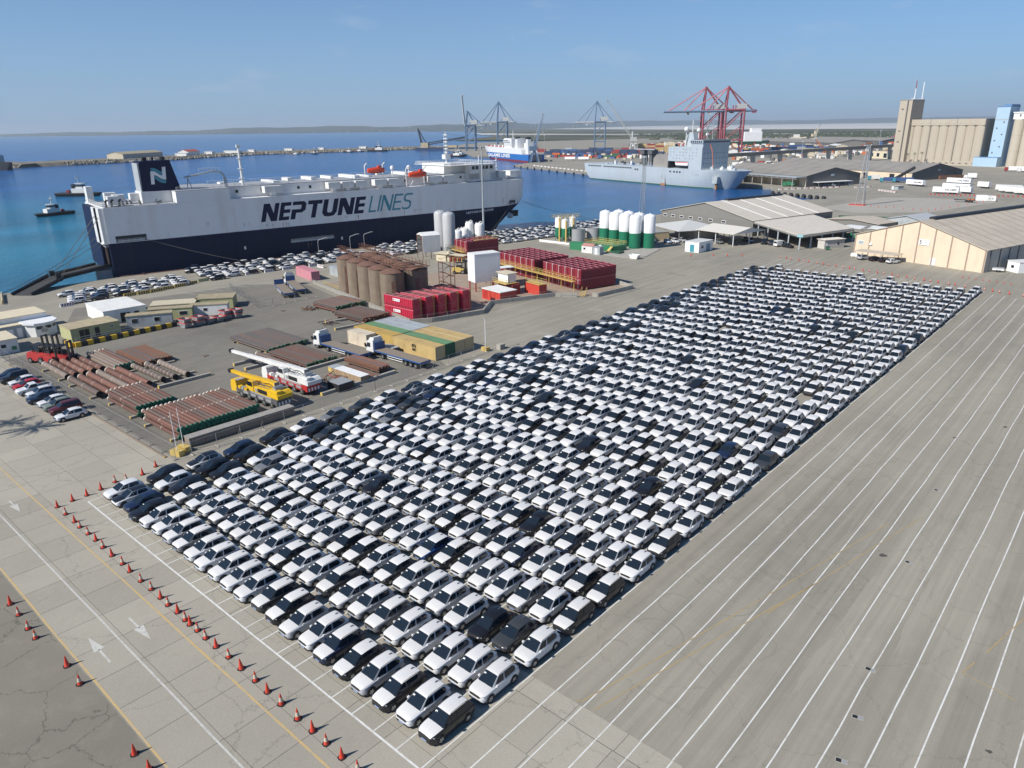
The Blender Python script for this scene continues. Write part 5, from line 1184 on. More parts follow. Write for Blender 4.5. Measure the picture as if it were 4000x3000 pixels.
def pipe(label, x0, x1, y, z, r, mt, group, cap=None, bands=0, collar=True, name='steel_pipe'):
    key = (round(x1-x0,1), r, bands)
    if key not in PM:
        L = x1-x0; b = MB(); b.M = Matrix.Rotation(math.pi/2,4,'Y'); b.lathe([(r,0),(r,L)],12,0,caps=False); b.lathe([(r*0.9,0.0),(r*0.9,L)],12,1)
        c = MB(); c.M = Matrix.Rotation(math.pi/2,4,'Y'); c.lathe([(r+0.012,-0.02),(r+0.012,0.28)],12,caps=False)
        bn = MB(); bn.M = Matrix.Rotation(math.pi/2,4,'Y')
        for k in range(bands): q = L*(k+0.6)/(bands+0.2); bn.lathe([(r+0.008,q),(r+0.014,q+0.05),(r+0.008,q+0.1)],12,caps=False)
        cp = MB(); cp.M = Matrix.Rotation(math.pi/2,4,'Y'); cp.lathe([(r+0.02,L-0.16),(r+0.02,L+0.05),(r*0.8,L+0.06)],12)
        PM[key] = (b.mesh('pipe_wall',[mt,M['bore']],50), c.mesh('collar',M['band'],50), bn.mesh('band',M['band'],50) if bands else None, cp.mesh('end_cap',M['cap_green'],50))
    b, c, bn, cp = PM[key]; t = thing(name, label, 'pipe', (x0,y,z), 0, group)
    t.rotation_euler = (0,0,random.uniform(-0.004,0.004))
    o = link('pipe_wall', b, t); to_object_slots(o, {0: mt})
    if collar: link('collar', c, t)
    if bn: link('band', bn, t)
    if cap: o = link('end_cap', cp, t); to_object_slots(o, {0: cap})
    return t
pr = random.Random(5)
# wide pipes lying singly on sleepers
for k in range(5): pipe('wide pale-banded pipe by the red forklifts, %s from the fence' % ORD[k], -60.4-0.25*k, -49.0, 14.6+1.42*k, 0.85, 0.5, M['pipe_c'] if k == 0 else M['pipe_a'], 'wide banded pipes by the forklifts', bands=4)
for k in range(6): pipe('wide rusty pipe, %s from the fence in the middle batch' % ORD[k], -47.6+0.2*(k%2), -35.3+0.2*k, 14.6+1.5*k, 0.85, 0.52, [M['pipe_b'],M['pipe_a'],M['pipe_a'],M['pipe_c'],M['pipe_a'],M['pipe_a']][k], 'wide rusty pipes in the middle', bands=1)
for k in range(3): pipe('dark wide pipe with many pale bands, %s of three beside the thin tube bundle' % ORD[k], -46.4+0.8*k, -34.6+0.3*k, 24.6+2.0*k, 0.85, 0.5, M['pipe_b'] if k < 2 else M['pipe_c'], 'three banded dark pipes', bands=8)
for r_ in range(2):
    for k in range(5): pipe('green-capped pipe, %s along the %s layer behind the banded pipes' % (ORD[k], 'upper' if r_ else 'lower'), -60.0, -46.8, 21.9+0.72*k, 0.55+0.68*r_, 0.33, pr.choice([M['pipe_a'],M['pipe_b'],M['pipe_c']]), 'green-capped pipes behind the banded pipes', cap=M['cap_green'])
def stack(n, layers, x0, x1, y0, pitch, r, what, group, z0=0.42, first_short=0):
    for l in range(layers):
        for k in range(n - (l % 2)):
            if l == layers-1 and k < first_short: continue
            mt = pr.choice([M['pipe_a'],M['pipe_a'],M['pipe_b']])
            pipe('rusty green-capped pipe, %s from the fence, %s layer of %s' % (ordw(k+1), ['bottom','middle','top'][l], what), x0+pr.uniform(-0.15,0.15), x1, y0+pitch*k+(pitch/2 if l % 2 else 0), z0+r+l*pitch*0.87, r, mt, group, cap=M['cap_green'], bands=1)
stack(9,3,-32.6,-21.4,15.0,0.66,0.3,'the smaller stack','smaller stack of green-capped pipes')
stack(19,3,-19.4,-8.2,15.0,0.66,0.3,'the long front stack','long front stack of green-capped pipes')
def bundle(label, x0, x1, y0, y1, h, d, mt, cap=None, name='pipe_bundle', dens=1.0):
    t = thing(name, label, 'pipes', (x0,y0,0)); b = MB(); c = MB(); L = x1-x0; n = int((y1-y0)/d); lay = max(1, int(h/(d*0.9)))
    for l in range(lay):
        for k in range(n):
            j = pr.uniform(-0.12,0.12); y = d*(k+0.5)+(d/2 if l%2 else 0); z = 0.35+d/2+l*d*0.88; mi_ = pr.choice([0,0,1,1,2])
            b.cyl((j,y,z),(L+j*3,y,z),d*0.48,None,6,mi_)
            if cap and (l >= lay-1 or k == 0 or pr.random() < 0.8): c.cyl((L+j*3-0.12,y,z),(L+j*3+0.08,y,z),d*0.55,None,6)
    stuff(b.build('pipes', mt+[M['pipe_d']], t, smooth=50))
    if cap: stuff(c.build('end_caps', cap, t, smooth=50))
    for x in (L*0.15,L*0.85): MB().box(x-0.15,x+0.15,-0.3,y1-y0+0.3,0,0.35).build('sleeper', M['wood'], t)
    return t
bundle('bundle of thin orange rust tubes beside the wide pipes', -58.0,-46.5,26.0,31.5,0.9,0.22,[M['rust'],M['rust']])
bundle('wide bundle of dark drill pipes with green ends beside the white crane boom', -50.6,-36.2,45.2,54.2,0.75,0.36,[M['pipe_b'],M['pipe_d']],M['dgreen'])
bundle('bundle of brown drill pipes with green ends near the parked flatbed truck', -35.2,-22.6,44.6,51.6,0.8,0.32,[M['pipe_b'],M['pipe_a']],M['dgreen'])
bundle('brown pipe bundle with bright green ends below the brown silos', -62.0,-52.7,73.0,81.6,1.5,0.34,[M['pipe_a'],M['pipe_b']],M['dgreen'])
bundle('dark red rusty pipe bundle between silo wall and truck', -50.2,-39.4,70.6,78.0,1.2,0.30,[M['pipe_a'],M['pipe_b']],M['rust'])
bundle('small bundle of rusty bars behind the half-height container', -19.9,-10.2,51.0,53.8,0.9,0.24,[M['rust'],M['pipe_a']])
bundle('loose rusty bars lying beside the half-height container', -17.5,-8.5,48.6,50.4,0.3,0.25,[M['rust'],M['pipe_a']])
bundle('small heap of short dark tubes behind the front pipe stack', -24.5,-19.8,23.5,26.0,0.4,0.28,[M['pipe_b'],M['pipe_a']])
pipe('long black pipe with red end cap beside the white crane boom', -35.0, -21.8, 41.4, 0.85, 0.42, M['bore'] if False else M['pipe_b'], 'two black pipes', cap=M['red'], bands=2)
pipe('long black open pipe between red-capped pipe and drill pipes', -35.6, -21.2, 42.8, 0.85, 0.45, M['pipe_b'], 'two black pipes')
# sleepers and beams
def beam(label, p, q, w, h, mt, z=0.0, cat='support', name='pipe_support'):
    d = Vector(q)-Vector(p); t = thing(name, label, cat, (p[0],p[1],z), math.atan2(d.y,d.x)); L = d.length
    MB().box(0,L,-w/2,w/2,0,h).build('beam', mt, t)
    for x in (0,L): MB().box(x-0.06,x+0.06,-w/2-0.02,w/2+0.02,0,h+0.01).build('end_mark', M['yellow'], t)
    return t
for i, (x, y0, y1) in enumerate([(-58.6,13.6,21.3),(-50.6,13.6,26.0),(-45.6,13.6,31.5),(-36.6,13.6,31.0),(-31.2,14.4,21.5),(-22.8,14.2,21.2),(-17.8,14.2,28.2),(-9.6,14.2,28.0)]):
    beam('grey sleeper beam under the pipes, %s from the left' % ORD[i], (x,y0), (x,y1), 0.4, 0.34, M['conc'])
for i, (p, q) in enumerate([((-34.6,37.4),(-34.4,44.0)),((-30.6,37.4),(-30.4,44.2)),((-21.8,43.0),(-21.6,53.4)),((-46.6,65.8),(-45.5,72)),((-40.5,63.9),(-39.4,70.6)),((-48,45.6),(-48,54)),((-37.6,45.6),(-37.6,54)),((-8.8,38.4),(-8.5,53.4)),((-33.0,23.0),(-32.9,32.0))]):
    beam('long concrete beam laid on the asphalt, %s of the loose beams from the front' % ORD[i], p, q, 0.55, 0.5, M['conc'])
t = thing('steel_girder', 'long weathered grey steel box girder along the fence beside the front pipes', 'girder', (-6.3,15.0,0), math.radians(88)); MB().box(0,16,-0.75,0.75,0.1,1.3).build('body', M['wood'], t); MB().box(-0.05,16.05,-0.8,0.8,1.3,1.36).build('top_plate', mat('grey_plate',(0.30,0.28,0.26),0.8,var=0.2), t)
for k in range(8): MB().box(k*2.2,k*2.2+0.12,-0.8,-0.75,0.1,1.3).build('stiffener', M['wood'], t)
t = thing('half_container', 'half-height rusty container with white and grey lid panels', 'container', (-17.6,46.0,0), 0.0); MB().box(0,9.2,0,1.8,0.15,1.2).build('body', mat('rusty_tan',(0.33,0.24,0.15),0.8,var=0.3,stain=(0.16,0.08,0.05),stain_amt=0.8), t); MB().box(1.8,9.25,-0.03,1.83,1.2,1.26).build('lid', M['white'], t); MB().box(0,1.8,-0.03,1.83,1.2,1.25).build('lid', M['cgrey'], t); MB().box(-0.02,1.0,-0.03,0,0.4,1.1).build('panel', M['yellow'], t)
t = thing('counterweight', 'black block of crane counterweights beside the red crane chassis', 'weight', (-10.8,41.0,0)); MB().box(0,3.2,0,3.0,0,1.3).build('block', M['black'], t); MB().box(0.1,3.1,0.1,2.9,1.3,1.36).build('top', M['grey'], t)

# trucks
def wheel(par, x, y, r=0.5, w=0.32, nm='wheel'):
    o = MB().cyl((x,y-w/2,r),(x,y+w/2,r),r,None,14).build(nm, M['dark'], par, smooth=40); MB().cyl((x,y-w/2-0.015,r),(x,y+w/2+0.015,r),r*0.5,None,10).build('rim', M['chrome'], o); return o
def tractor(par, x, cab=None, cmat=None, high=3.2, fx=1):
    """cab front at local x, facing -x"""
    c = cmat or M['cwhite']
    b = MB(); b.yprism([(x,0.7),(x-0.02,1.7),(x+0.22,high-0.5),(x+0.5,high-0.25),(x+2.1,high),(x+2.1,0.9)],0.05,2.45); o = b.build('cab', c, par)
    MB().yprism([(x+0.55,high-0.2),(x+1.0,high+0.35),(x+2.1,high+0.5),(x+2.1,high+0.02)],0.3,2.2).build('roof_fairing', c, o); MB().yprism([(x+0.6,high+0.06),(x+1.0,high+0.42),(x+1.3,high+0.47),(x+1.3,high+0.1)],0.5,2.0).build('roof_visor', M['black'], o)
    w = MB(); win(w, [(x+0.0,0.25,1.75),(x+0.0,2.25,1.75),(x+0.2,2.2,high-0.55),(x+0.2,0.3,high-0.55)], Vector((-1,0,0.2)), th=0.03); w.build('windscreen', M['glass'], o)
    for s, yy in ((-1,0.05),(1,2.45)): w = MB(); win(w, [(x+0.25,yy,1.75),(x+1.3,yy,1.75),(x+1.3,yy,high-0.6),(x+0.4,yy,high-0.6)], Vector((0,s,0)), th=0.03); w.build('side_window', M['glass'], o); MB().box(x-0.1,x+0.15,yy+(-0.3 if s < 0 else 0.08),yy+(-0.08 if s < 0 else 0.3),1.7,2.4).build('mirror', M['black'], o)
    MB().box(x-0.05,x+0.35,0.0,2.5,0.35,0.8).build('bumper', M['grey'], o)
    MB().box(x+0.4,x+5.6,0.6,1.9,0.65,0.95).build('chassis', M['black'], par)
    for yy in (0.25,2.25): wheel(par,x+1.2,yy); wheel(par,x+4.6,yy)
    return o
def flatbed(par, x0, x1, axles, board=True, deck=None):
    d = MB().box(x0,x1,-0.02,2.53,1.28,1.42).build('deck', deck or M['wood'], par); n = int((x1-x0)/0.9)
    MB().box(x0,x1,-0.05,0.0,1.15,1.40).build('side_rail', M['blue'], d); MB().box(x0,x1,2.51,2.56,1.15,1.40).build('side_rail', M['blue'], d); MB().box(x1,x1+0.06,0,2.5,0.95,1.40).build('rear_bar', M['blue'], d)
    for k in range(5): MB().box(x0+0.1,x1-0.1,0.04+k*0.5,0.5+k*0.5,1.42,1.445).build('plank', deck or M['wood'], d)
    MB().box(x0+1,x1-0.3,0.75,1.75,0.85,1.28).build('frame', M['black'], par)
    if board: MB().box(x0,x0+0.1,0,2.5,1.42,2.75).build('headboard', M['blue'], par)
    for ax in axles:
        for yy in (0.25,2.25): wheel(par,ax,yy,0.48)
    g_ = MB(); xa = x0+(x1-x0)*0.28; xb = min(axles)-0.7
    for z in (0.55,0.95):
        g_.box(xa,xb,0.02,0.07,z,z+0.1); g_.box(xa,xb,2.43,2.48,z,z+0.1)
    g_.build('side_guard', M['white_clean'], par); MB().box(x0+2.8,x0+3.0,0.3,0.5,0,1.15).build('landing_leg', M['black'], par)
def truck(label, x, y, rz, trailer=True, cab=True, cmat=None, name='flatbed_truck', L=12.6, board=True):
    t = thing(name, label, 'truck' if cab else 'trailer', (x,y,0), rz)
    if cab: tractor(t, 0.0, cmat=cmat)
    if trailer: x0 = 2.5; flatbed(t, x0, x0+L, [x0+L-1.4,x0+L-2.75,x0+L-4.1], board)
    return t
truck('white cab truck with empty flatbed trailer farthest from the tan container', -33.2,53.5,0.0)
truck('white cab truck with empty flatbed trailer beside the lettered tan container', -21.0,57.0,0.01)
truck('white cab truck with long flatbed beside the pink container', -91.8,84.0,-0.36, L=13.0)
t = truck('empty flatbed trailer with blue headboard left of the white cab', -90.0,79.4,-0.36, cab=False, name='flatbed_trailer')
t = thing('scrap_box', 'small blue-grey steel box between the truck and tan container', 'box', (-20.6,60.3,0)); MB().box(0,3.4,0,1.6,0,1.1).build('body', M['cdblue'], t); MB().box(-0.05,3.45,-0.05,1.65,1.1,1.2).build('lid', M['cgrey'], t)

# mobile cranes
def boom(par, p0, p1, w0, w1, mt, nseg=4):
    p0 = Vector(p0); p1 = Vector(p1); d = p1-p0
    for k in range(nseg):
        a_ = p0+d*(k/nseg); b_ = p0+d*((k+1)/nseg+ (0.02 if k < nseg-1 else 0)); w = w0+(w1-w0)*k/(nseg-1)
        m_ = MB(); u = (b_-a_); m_.M = Matrix.Translation(a_) @ u.to_track_quat('X','Z').to_matrix().to_4x4(); L = u.length; h = w*1.15
        m_.xprism([(-w/2,-h*0.3),(-w*0.3,-h/2),(w*0.3,-h/2),(w/2,-h*0.3),(w/2,h/2),(-w/2,h/2)],0,L); o = m_.build('boom_section', mt, par)
        m2 = MB(); m2.M = m_.M; m2.box(0,0.12,-w/2-0.03,w/2+0.03,-h/2-0.03,h/2+0.03); m2.build('collar', M['grey'], o)
def mobile_crane(label, x, y, rz, up, ch, boom_mat, blen, tip, axles):
    t = thing('mobile_crane', label, 'crane', (x,y,0), rz); L = 11.5
    c = MB(); c.box(0,L,0.1,2.65,0.75,1.45); c.build('chassis', ch, t)
    for k in range(axles):
        for yy in (0.3,2.45): wheel(t, 1.4+k*(L-3.0)/(axles-1), yy, 0.62, 0.4)
    for k in range(4): MB().box(2.2+k*2.1,3.6+k*2.1,0.05,0.1,1.0,1.4).build('side_locker', M['grey'], t)
    m_ = MB(); m_.yprism([(-1.6,0.55),(-1.7,1.5),(-1.4,2.5),(-0.1,2.6),(0.3,0.8)],0.15,2.6); o = m_.build('driving_cab', up, t); MB().box(-1.72,-1.5,0.3,2.45,1.6,2.35).build('windscreen', M['glass'], o)
    MB().box(4.0,L-0.2,0.25,2.5,1.45,1.8).build('turntable_deck', M['grey'], t)
    u = MB(); u.yprism([(5.0,1.75),(5.0,2.7),(9.6,3.1),(11.6,3.1),(11.6,2.0),(9.0,1.75)],0.2,1.2); s_ = u.build('superstructure', up, t)
    MB().yprism([(9.4,1.9),(9.6,3.0),(11.4,2.9),(11.9,2.5),(11.9,1.9)],0.05,2.7).build('counterweight', up, s_); MB().cyl((10.3,0.6,3.2),(10.3,2.1,3.2),0.42,None,12).build('winch', M['steel'], s_)
    MB().box(6.4,8.8,0.14,0.2,1.95,2.6).build('engine_grille', M['black'], s_); MB().box(5.6,6.2,0.14,0.2,1.95,2.5).build('vent_panel', M['grey'], s_)
    hz_ = MB(); hz_.path([(9.6,1.1,3.0),(8.2,1.15,3.5),(6.4,1.2,3.2),(5.2,1.25,3.4)],0.05,5); hz_.path([(9.6,0.9,2.9),(8.0,0.95,3.2),(6.6,0.9,2.9)],0.04,5); hz_.build('hydraulic_hose', M['black'], s_)
    hr_ = MB(); railing(hr_, [(5.4,0.25),(9.2,0.25)], 2.75, 0.8, 0.9, 0.025); hr_.build('handrail', M['steel'], s_)
    for k in range(3): MB().box(0.6+k*0.9,1.3+k*0.9,0.12,0.7,1.45,1.85).build('tool_box', up if k != 1 else M['grey'], t)
    MB().box(1.0,3.6,1.2,2.4,1.45,1.75).build('engine_cover', up, t); MB().box(-0.4,0.5,0.3,2.4,2.6,2.7).build('cab_roof', M['grey'], t)
    m_ = MB(); m_.yprism([(3.9,1.8),(3.6,2.7),(3.9,3.5),(5.2,3.5),(5.2,1.8)],0.1,1.0); k_ = m_.build('crane_cab', up, s_); MB().box(3.62,5.0,0.05,0.1,2.6,3.35).build('cab_window', M['glass'], k_); MB().box(3.55,3.75,0.2,0.9,2.5,3.3).build('cab_window', M['glass'], k_)
    boom(t, (9.4,1.75,3.3), (9.4-blen,1.75,tip), 0.8, 0.5, boom_mat)
    MB().cyl((9.4-blen-0.3,1.35,tip+0.1),(9.4-blen-0.3,2.15,tip+0.1),0.35,None,10).build('boom_head', M['black'], t)
    MB().cyl((6.0,1.75,2.0),(3.0,1.75,3.1),0.22,None,8).build('lift_cylinder', M['steel'], t)
    for x_ in (2.6,10.4): MB().box(x_,x_+0.4,-0.1,2.85,0.55,0.95).build('outrigger', M['black'], t)
    st = MB()
    for k in range(4): st.box(L,L+0.03,0.3+k*0.6,0.6+k*0.6,0.8,1.35)
    st.build('warning_stripes', M['white_clean'], t); MB().box(L-1.6,L+0.0,0.12,2.62,1.45,1.9).build('tail_deck', ch, t)
    return t
mobile_crane('yellow mobile crane with telescopic boom lowered, beside the front pipes', -19.6,29.6,0.03, M['cyel'], mat('dark_chassis',(0.10,0.10,0.105),0.6,var=0.15), M['cyel'], 13.0, 3.0, 5)
mobile_crane('white mobile crane with red chassis and lowered white boom', -21.5,36.3,0.02, M['cwhite'], M['red'], M['cwhite'], 23.0, 2.6, 5)
# red heavy forklifts
def forklift(label, x, y, rz, body, scale=1.0, mast=4.2):
    t = thing('forklift', label, 'forklift', (x,y,0), rz); s = scale
    b = MB(); b.yprism([(0,0.5),(0.1,1.5),(0.6,1.75),(2.0,1.7),(3.2,1.3),(3.2,0.5)],0.1,1.9); b.build('body', body, t); t.scale = (s,s,s)
    for x_, r in ((0.7,0.45),(2.9,0.55)):
        for yy in (0.2,1.8): wheel(t,x_,yy,r,0.35)
    c = MB()
    for x_ in (1.1,2.5):
        for yy in (0.35,1.6): c.box(x_,x_+0.1,yy,yy+0.1,1.6,2.75)
    c.box(1.0,2.7,0.3,1.75,2.75,2.85); c.build('cab_frame', M['black'], t); MB().box(1.2,2.4,0.5,1.5,1.6,2.1).build('seat', M['black'], t)
    m_ = MB()
    for yy in (0.55,1.3): m_.box(3.3,3.6,yy,yy+0.2,0.2,mast)
    for z in (1.2,2.4,mast-0.2): m_.box(3.35,3.55,0.75,1.3,z,z+0.15)
    m_.build('mast', M['black'], t); f_ = MB()
    for yy in (0.45,1.35): f_.box(3.65,5.0,yy,yy+0.15,0.3,0.38)
    f_.box(3.62,3.72,0.2,1.8,0.3,1.2); f_.build('forks', M['black'], t); return t
forklift('red heavy forklift with tall black mast, farthest from the pipes', -67.0,13.6,0.35,M['red'],1.25,4.4)
forklift('red heavy forklift with tall black mast, middle of three', -64.6,14.6,0.35,M['red'],1.25,4.6)
forklift('red heavy forklift with black mast nearest the banded pipes', -62.5,15.6,0.55,M['red'],1.25,3.6)
forklift('yellow and black forklift parked in the tank yard', (-65.6,123.0)[0],(-65.6,123.0)[1],0.5,M['yellow'],1.15,3.2)

# cabins and huts on the left
M['cabolive'] = mat('pale_green_cabin', (0.42,0.42,0.22), 0.6, var=0.08, stain=(0.25,0.24,0.15), stain_amt=0.3); M['rooftan'] = mat('tan_roof_sheet', (0.40,0.34,0.22), 0.7, var=0.2, scale=0.8, stain=(0.25,0.2,0.15), stain_amt=0.6)
cabin('pale green cabin with tan roof and two doors behind black and yellow barrier', -75.7,24.4,math.radians(90),9.6,0.01+10.4*0.6,2.5,M['cabolive'],M['rooftan'],[(1.6,0.9,0.1,2.1),(2.6,0.9,0.1,2.1),(4.6,0.9,0.1,2.1)],[(7.8,0.5,1.5,2.0)],dmat=M['black'])
cabin('white flat-roofed block with dark doorways behind the grey cabin', -84.5,34.2,math.radians(86),9.0,12.5,3.0,M['white'],M['cwhite'],[(3.4,1.2,0.1,2.2)],[(4.6,0.9,1.0,2.2),(6.3,1.2,1.0,2.2)],name='site_office',cat='building',dmat=M['black'])
cabin('pale grey panelled cabin standing skewed behind the barrier', -78.4,36.4,math.radians(62),9.2,2.6,2.45,M['cgrey'],M['rooftan'],[],[(1.0,1.3,0.8,1.9),(5.5,1.3,0.8,1.9)])
cabin('olive cabin with a wide white window and tan roof', -80.6,42.0,math.radians(55),9.4,2.6,2.5,M['cabolive'],M['rooftan'],[],[(6.6,1.8,0.9,1.9)])
cabin('beige cabin with flat pale roof beside the white block', -84.2,44.2,math.radians(57),9.6,5.0,2.5,M['sand'],M['cream'],[],[(6.0,0.9,1.0,2.0)])
cabin('white and pale cabin with tan roof behind the skips', -77.6,50.2,math.radians(52),8.4,2.6,2.4,M['cwhite'],M['rooftan'],[],[(3.0,1.0,1.0,1.8)])
cabin('yellowish cabin with tan roof, rearmost of the cabins behind the skips', -82.4,54.0,math.radians(52),8.6,5.6,2.5,M['cabolive'],M['rooftan'],[],[(5.0,1.0,1.0,1.8)])
cabin('long low building with pale roof at the left edge', -90.6,6.0,math.radians(90),19.0,7.6,3.9,M['white'],M['cream'],[],[(14,1.2,1.0,2.2)],name='long_building',cat='building')
cabin('low grey lean-to with two white doors at the left edge', -87.9,8.0,math.radians(90),12.4,2.6,2.7,M['cgrey'],M['cream'],[(8.6,0.95,0.1,2.1),(10.2,0.95,0.1,2.1)],[(6.4,1.2,1.0,1.9)],name='lean_to',cat='building')
t = thing('gatehouse', 'small white gatehouse with rounded front beside the flagpole', 'building', (-89.0,22.6,0), 0)
gp = [(3.2,-1.6),(3.6,0),(3.2,1.6),(1.6,2.9),(-2.4,2.9),(-2.4,-2.9),(1.6,-2.9)]; MB().prism(gp,0,2.6).build('wall', M['white'], t); MB().prism([(x*1.12,y*1.12) for x,y in gp],2.6,2.95).build('roof', M['white_clean'], t)
for a_, b_ in zip(gp[:3], gp[1:4]):
    p = Vector(a_).lerp(Vector(b_),0.15)*1.01; q = Vector(a_).lerp(Vector(b_),0.85)*1.01; m_ = MB(); m_.prism([tuple(p),tuple(q),tuple(q*1.012),tuple(p*1.012)],1.6,2.2); m_.build('window', M['glass'], t)
MB().box(3.45,3.62,-0.6,0.6,0.9,1.9).build('notice', M['lamp'], t)
cabin('white cabin with small green sign at the far left edge', -76.8,9.0,math.radians(88),6.2,8.0,2.7,M['cwhite'],M['cream'],[],[(3.2,1.0,1.2,2.0)],name='guard_cabin')
MB().box(-76.6,-76.55,14.0,14.8,0.6,1.3).build('green_sign', M['green'], None); tag(D.objects['green_sign'], 'small green sign fixed to the white cabin at left', 'sign')
# black and yellow barrier of blocks
t = thing('block_barrier', 'black and yellow striped concrete barrier in front of the cabins', 'barrier', (0,0,0))
pts = [(-75.4,22.8),(-71.2,23.0)]; 
for k in range(4): MB().box(-75.4+k*1.1,-74.4+k*1.1,22.5,23.2,0,0.95).build('block', M['cyel'] if k%2 else M['black'], t)
for k in range(18): MB().box(-71.3-0.03*k,-70.6-0.03*k,23.3+k*1.16,24.4+k*1.16,0,0.95).build('block', M['black'] if k%2 else M['cyel'], t)
rl = MB(); railing(rl, [(-70.9,23.6),(-71.4,44)], 0.95, 0.9, 2.6, 0.04); rl.build('rail', M['steel'], t)

# scrap and timber lying about
sc = random.Random(12)
for i, (x, y_, lab) in enumerate([(-46.5,66.5,'heap of rusty scrap bars in front of the dark red pipe bundle'),(-60.5,71.5,'small heap of timber offcuts beside the brown pipe bundle'),(-23.5,54.6,'heap of loose steel bars by the flatbed truck'),(-13.5,44.0,'heap of red steel frames beside the half-height container'),(-21.5,24.5,'heap of short dark tubes behind the smaller pipe stack')]):
    t = thing('scrap_heap', lab, 'scrap', (x,y_,0)); m_ = MB()
    for k in range(22): a_ = sc.uniform(0,6.28); L_ = sc.uniform(0.8,2.6); px_, py_ = sc.uniform(-1.8,1.8), sc.uniform(-1,1); z = sc.uniform(0.05,0.5); m_.bar((px_,py_,z),(px_+math.cos(a_)*L_,py_+math.sin(a_)*L_,z+sc.uniform(-0.05,0.3)),sc.uniform(0.06,0.16),sc.randrange(3))
    stuff(m_.build('scrap_pieces', [M['rust'],M['wood'],M['pipe_d'] if i != 3 else M['cred']], t))
for i, (x, y_) in enumerate([(-27.5,33.5),(-29.0,36.0),(-44.0,36.5),(-41.5,60.5),(-64.5,66.0)]):
    t = thing('timber_pallet', 'weathered timber pallet lying in the yard, %s from the front' % ORD[i], 'pallet', (x,y_,0), sc.uniform(0,3), 'pallets in the yard')
    for k in range(5): MB().box(0,1.2,k*0.22,k*0.22+0.14,0.1,0.13).build('board', M['wood'], t)
    for k in range(3): MB().box(k*0.53,k*0.53+0.12,0,1.02,0,0.1).build('bearer', M['wood'], t)
fence('wire mesh fence panels behind the half-height container', [(-8.0,37.2),(-7.6,54.0)], 1.8, 3.5) if 'fence' in globals() else None
# cars standing on the quay between the yard and the ship
def xb(y): return -113.4 if y < 78 else -114.4+(y-78)*0.115 if y < 112 else -110.5+(y-112)*0.287 if y < 180 else -91.0+(y-180)*0.155
def xq(y): return -141.0+(y-60)*0.1947 if y > 60 else -141.5
for j in range(10):
    y = 38.5+rc.uniform(0,3)
    while y < 258:
        x = xb(y)-0.4-2.75*j
        lanes = 5 if y < 70 else 9
        skipit = j >= lanes or x < xq(y)+3.2 or rc.random() < 0.10 or (70 < y < 74) or (128 < y < 136 and j > 2) or (y > 226 and j < 1)
        if not skipit:
            u = rc.random(); c_, tp_ = ('white', M['film']) if u < .66 else ('black', M['film']) if u < .80 else ('silver', M['film']) if u < .90 else ('dark grey', PAINT['dark grey']) if u < .95 else ('navy', PAINT['navy'])
            FARCARS.append((rc.choice(['suv','hatch','hatch']), x+rc.uniform(-.2,.2), y, 0, -0.15+rc.uniform(-0.03,0.03), c_, tp_))
        y += 5.3+rc.uniform(-0.2,0.3)
join_cars('parked_cars', BLOCKFAR, 'mass of new cars filling the far lanes of the parking block')
join_cars('quay_cars', FARCARS, 'rows of new cars standing on the quay beside the ship')
# cars of people working here, parked along the fence
for i, (key, T, c, x, y, lab) in enumerate([('hatch',HATCH,'white',-30.0,8.5,'white hatchback, nearest the cones of the cars along the fence'),('jeep',JEEP,'maroon',-33.3,8.9,'dark maroon off-roader parked between white and green-grey cars'),
    ('suv',SUV,'green grey',-36.0,8.8,'pale green-grey car parked beside the maroon off-roader'),('hatch',HATCH,'white',-38.6,8.8,'white car between the green-grey and the navy one'),('suv',SUV,'navy',-41.6,8.3,'dark navy SUV parked in the row along the fence'),
    ('suv',SUV,'light blue',-44.4,9.0,'pale blue car with white roof in the fence row'),('red',HATCH,'red',-50.6,8.8,'bright red hatchback in the fence row'),
    ('hatch',HATCH,'white',-53.4,9.0,'white hatchback between the red car and black off-roader'),('jeep',JEEP,'black',-56.4,8.6,'black off-roader with spare wheel in the fence row'),('hatch',HATCH,'navy',-59.4,8.8,'dark blue car at the far end of the fence row')]):
    make_car('parked_car', key if key != 'red' else 'hatch', T, lab, x, y, 0.026, random.uniform(-0.03,0.03), c, PAINT['white'] if lab.startswith('pale blue') else None, 2, 'car', 'staff cars along the fence')
def pickup(label, x, y, c, rz=0.0):
    r = make_car('pickup_truck', 'suv', SUV, label, x, y, 0.0, rz, c, None, 2, 'pickup')
    return r
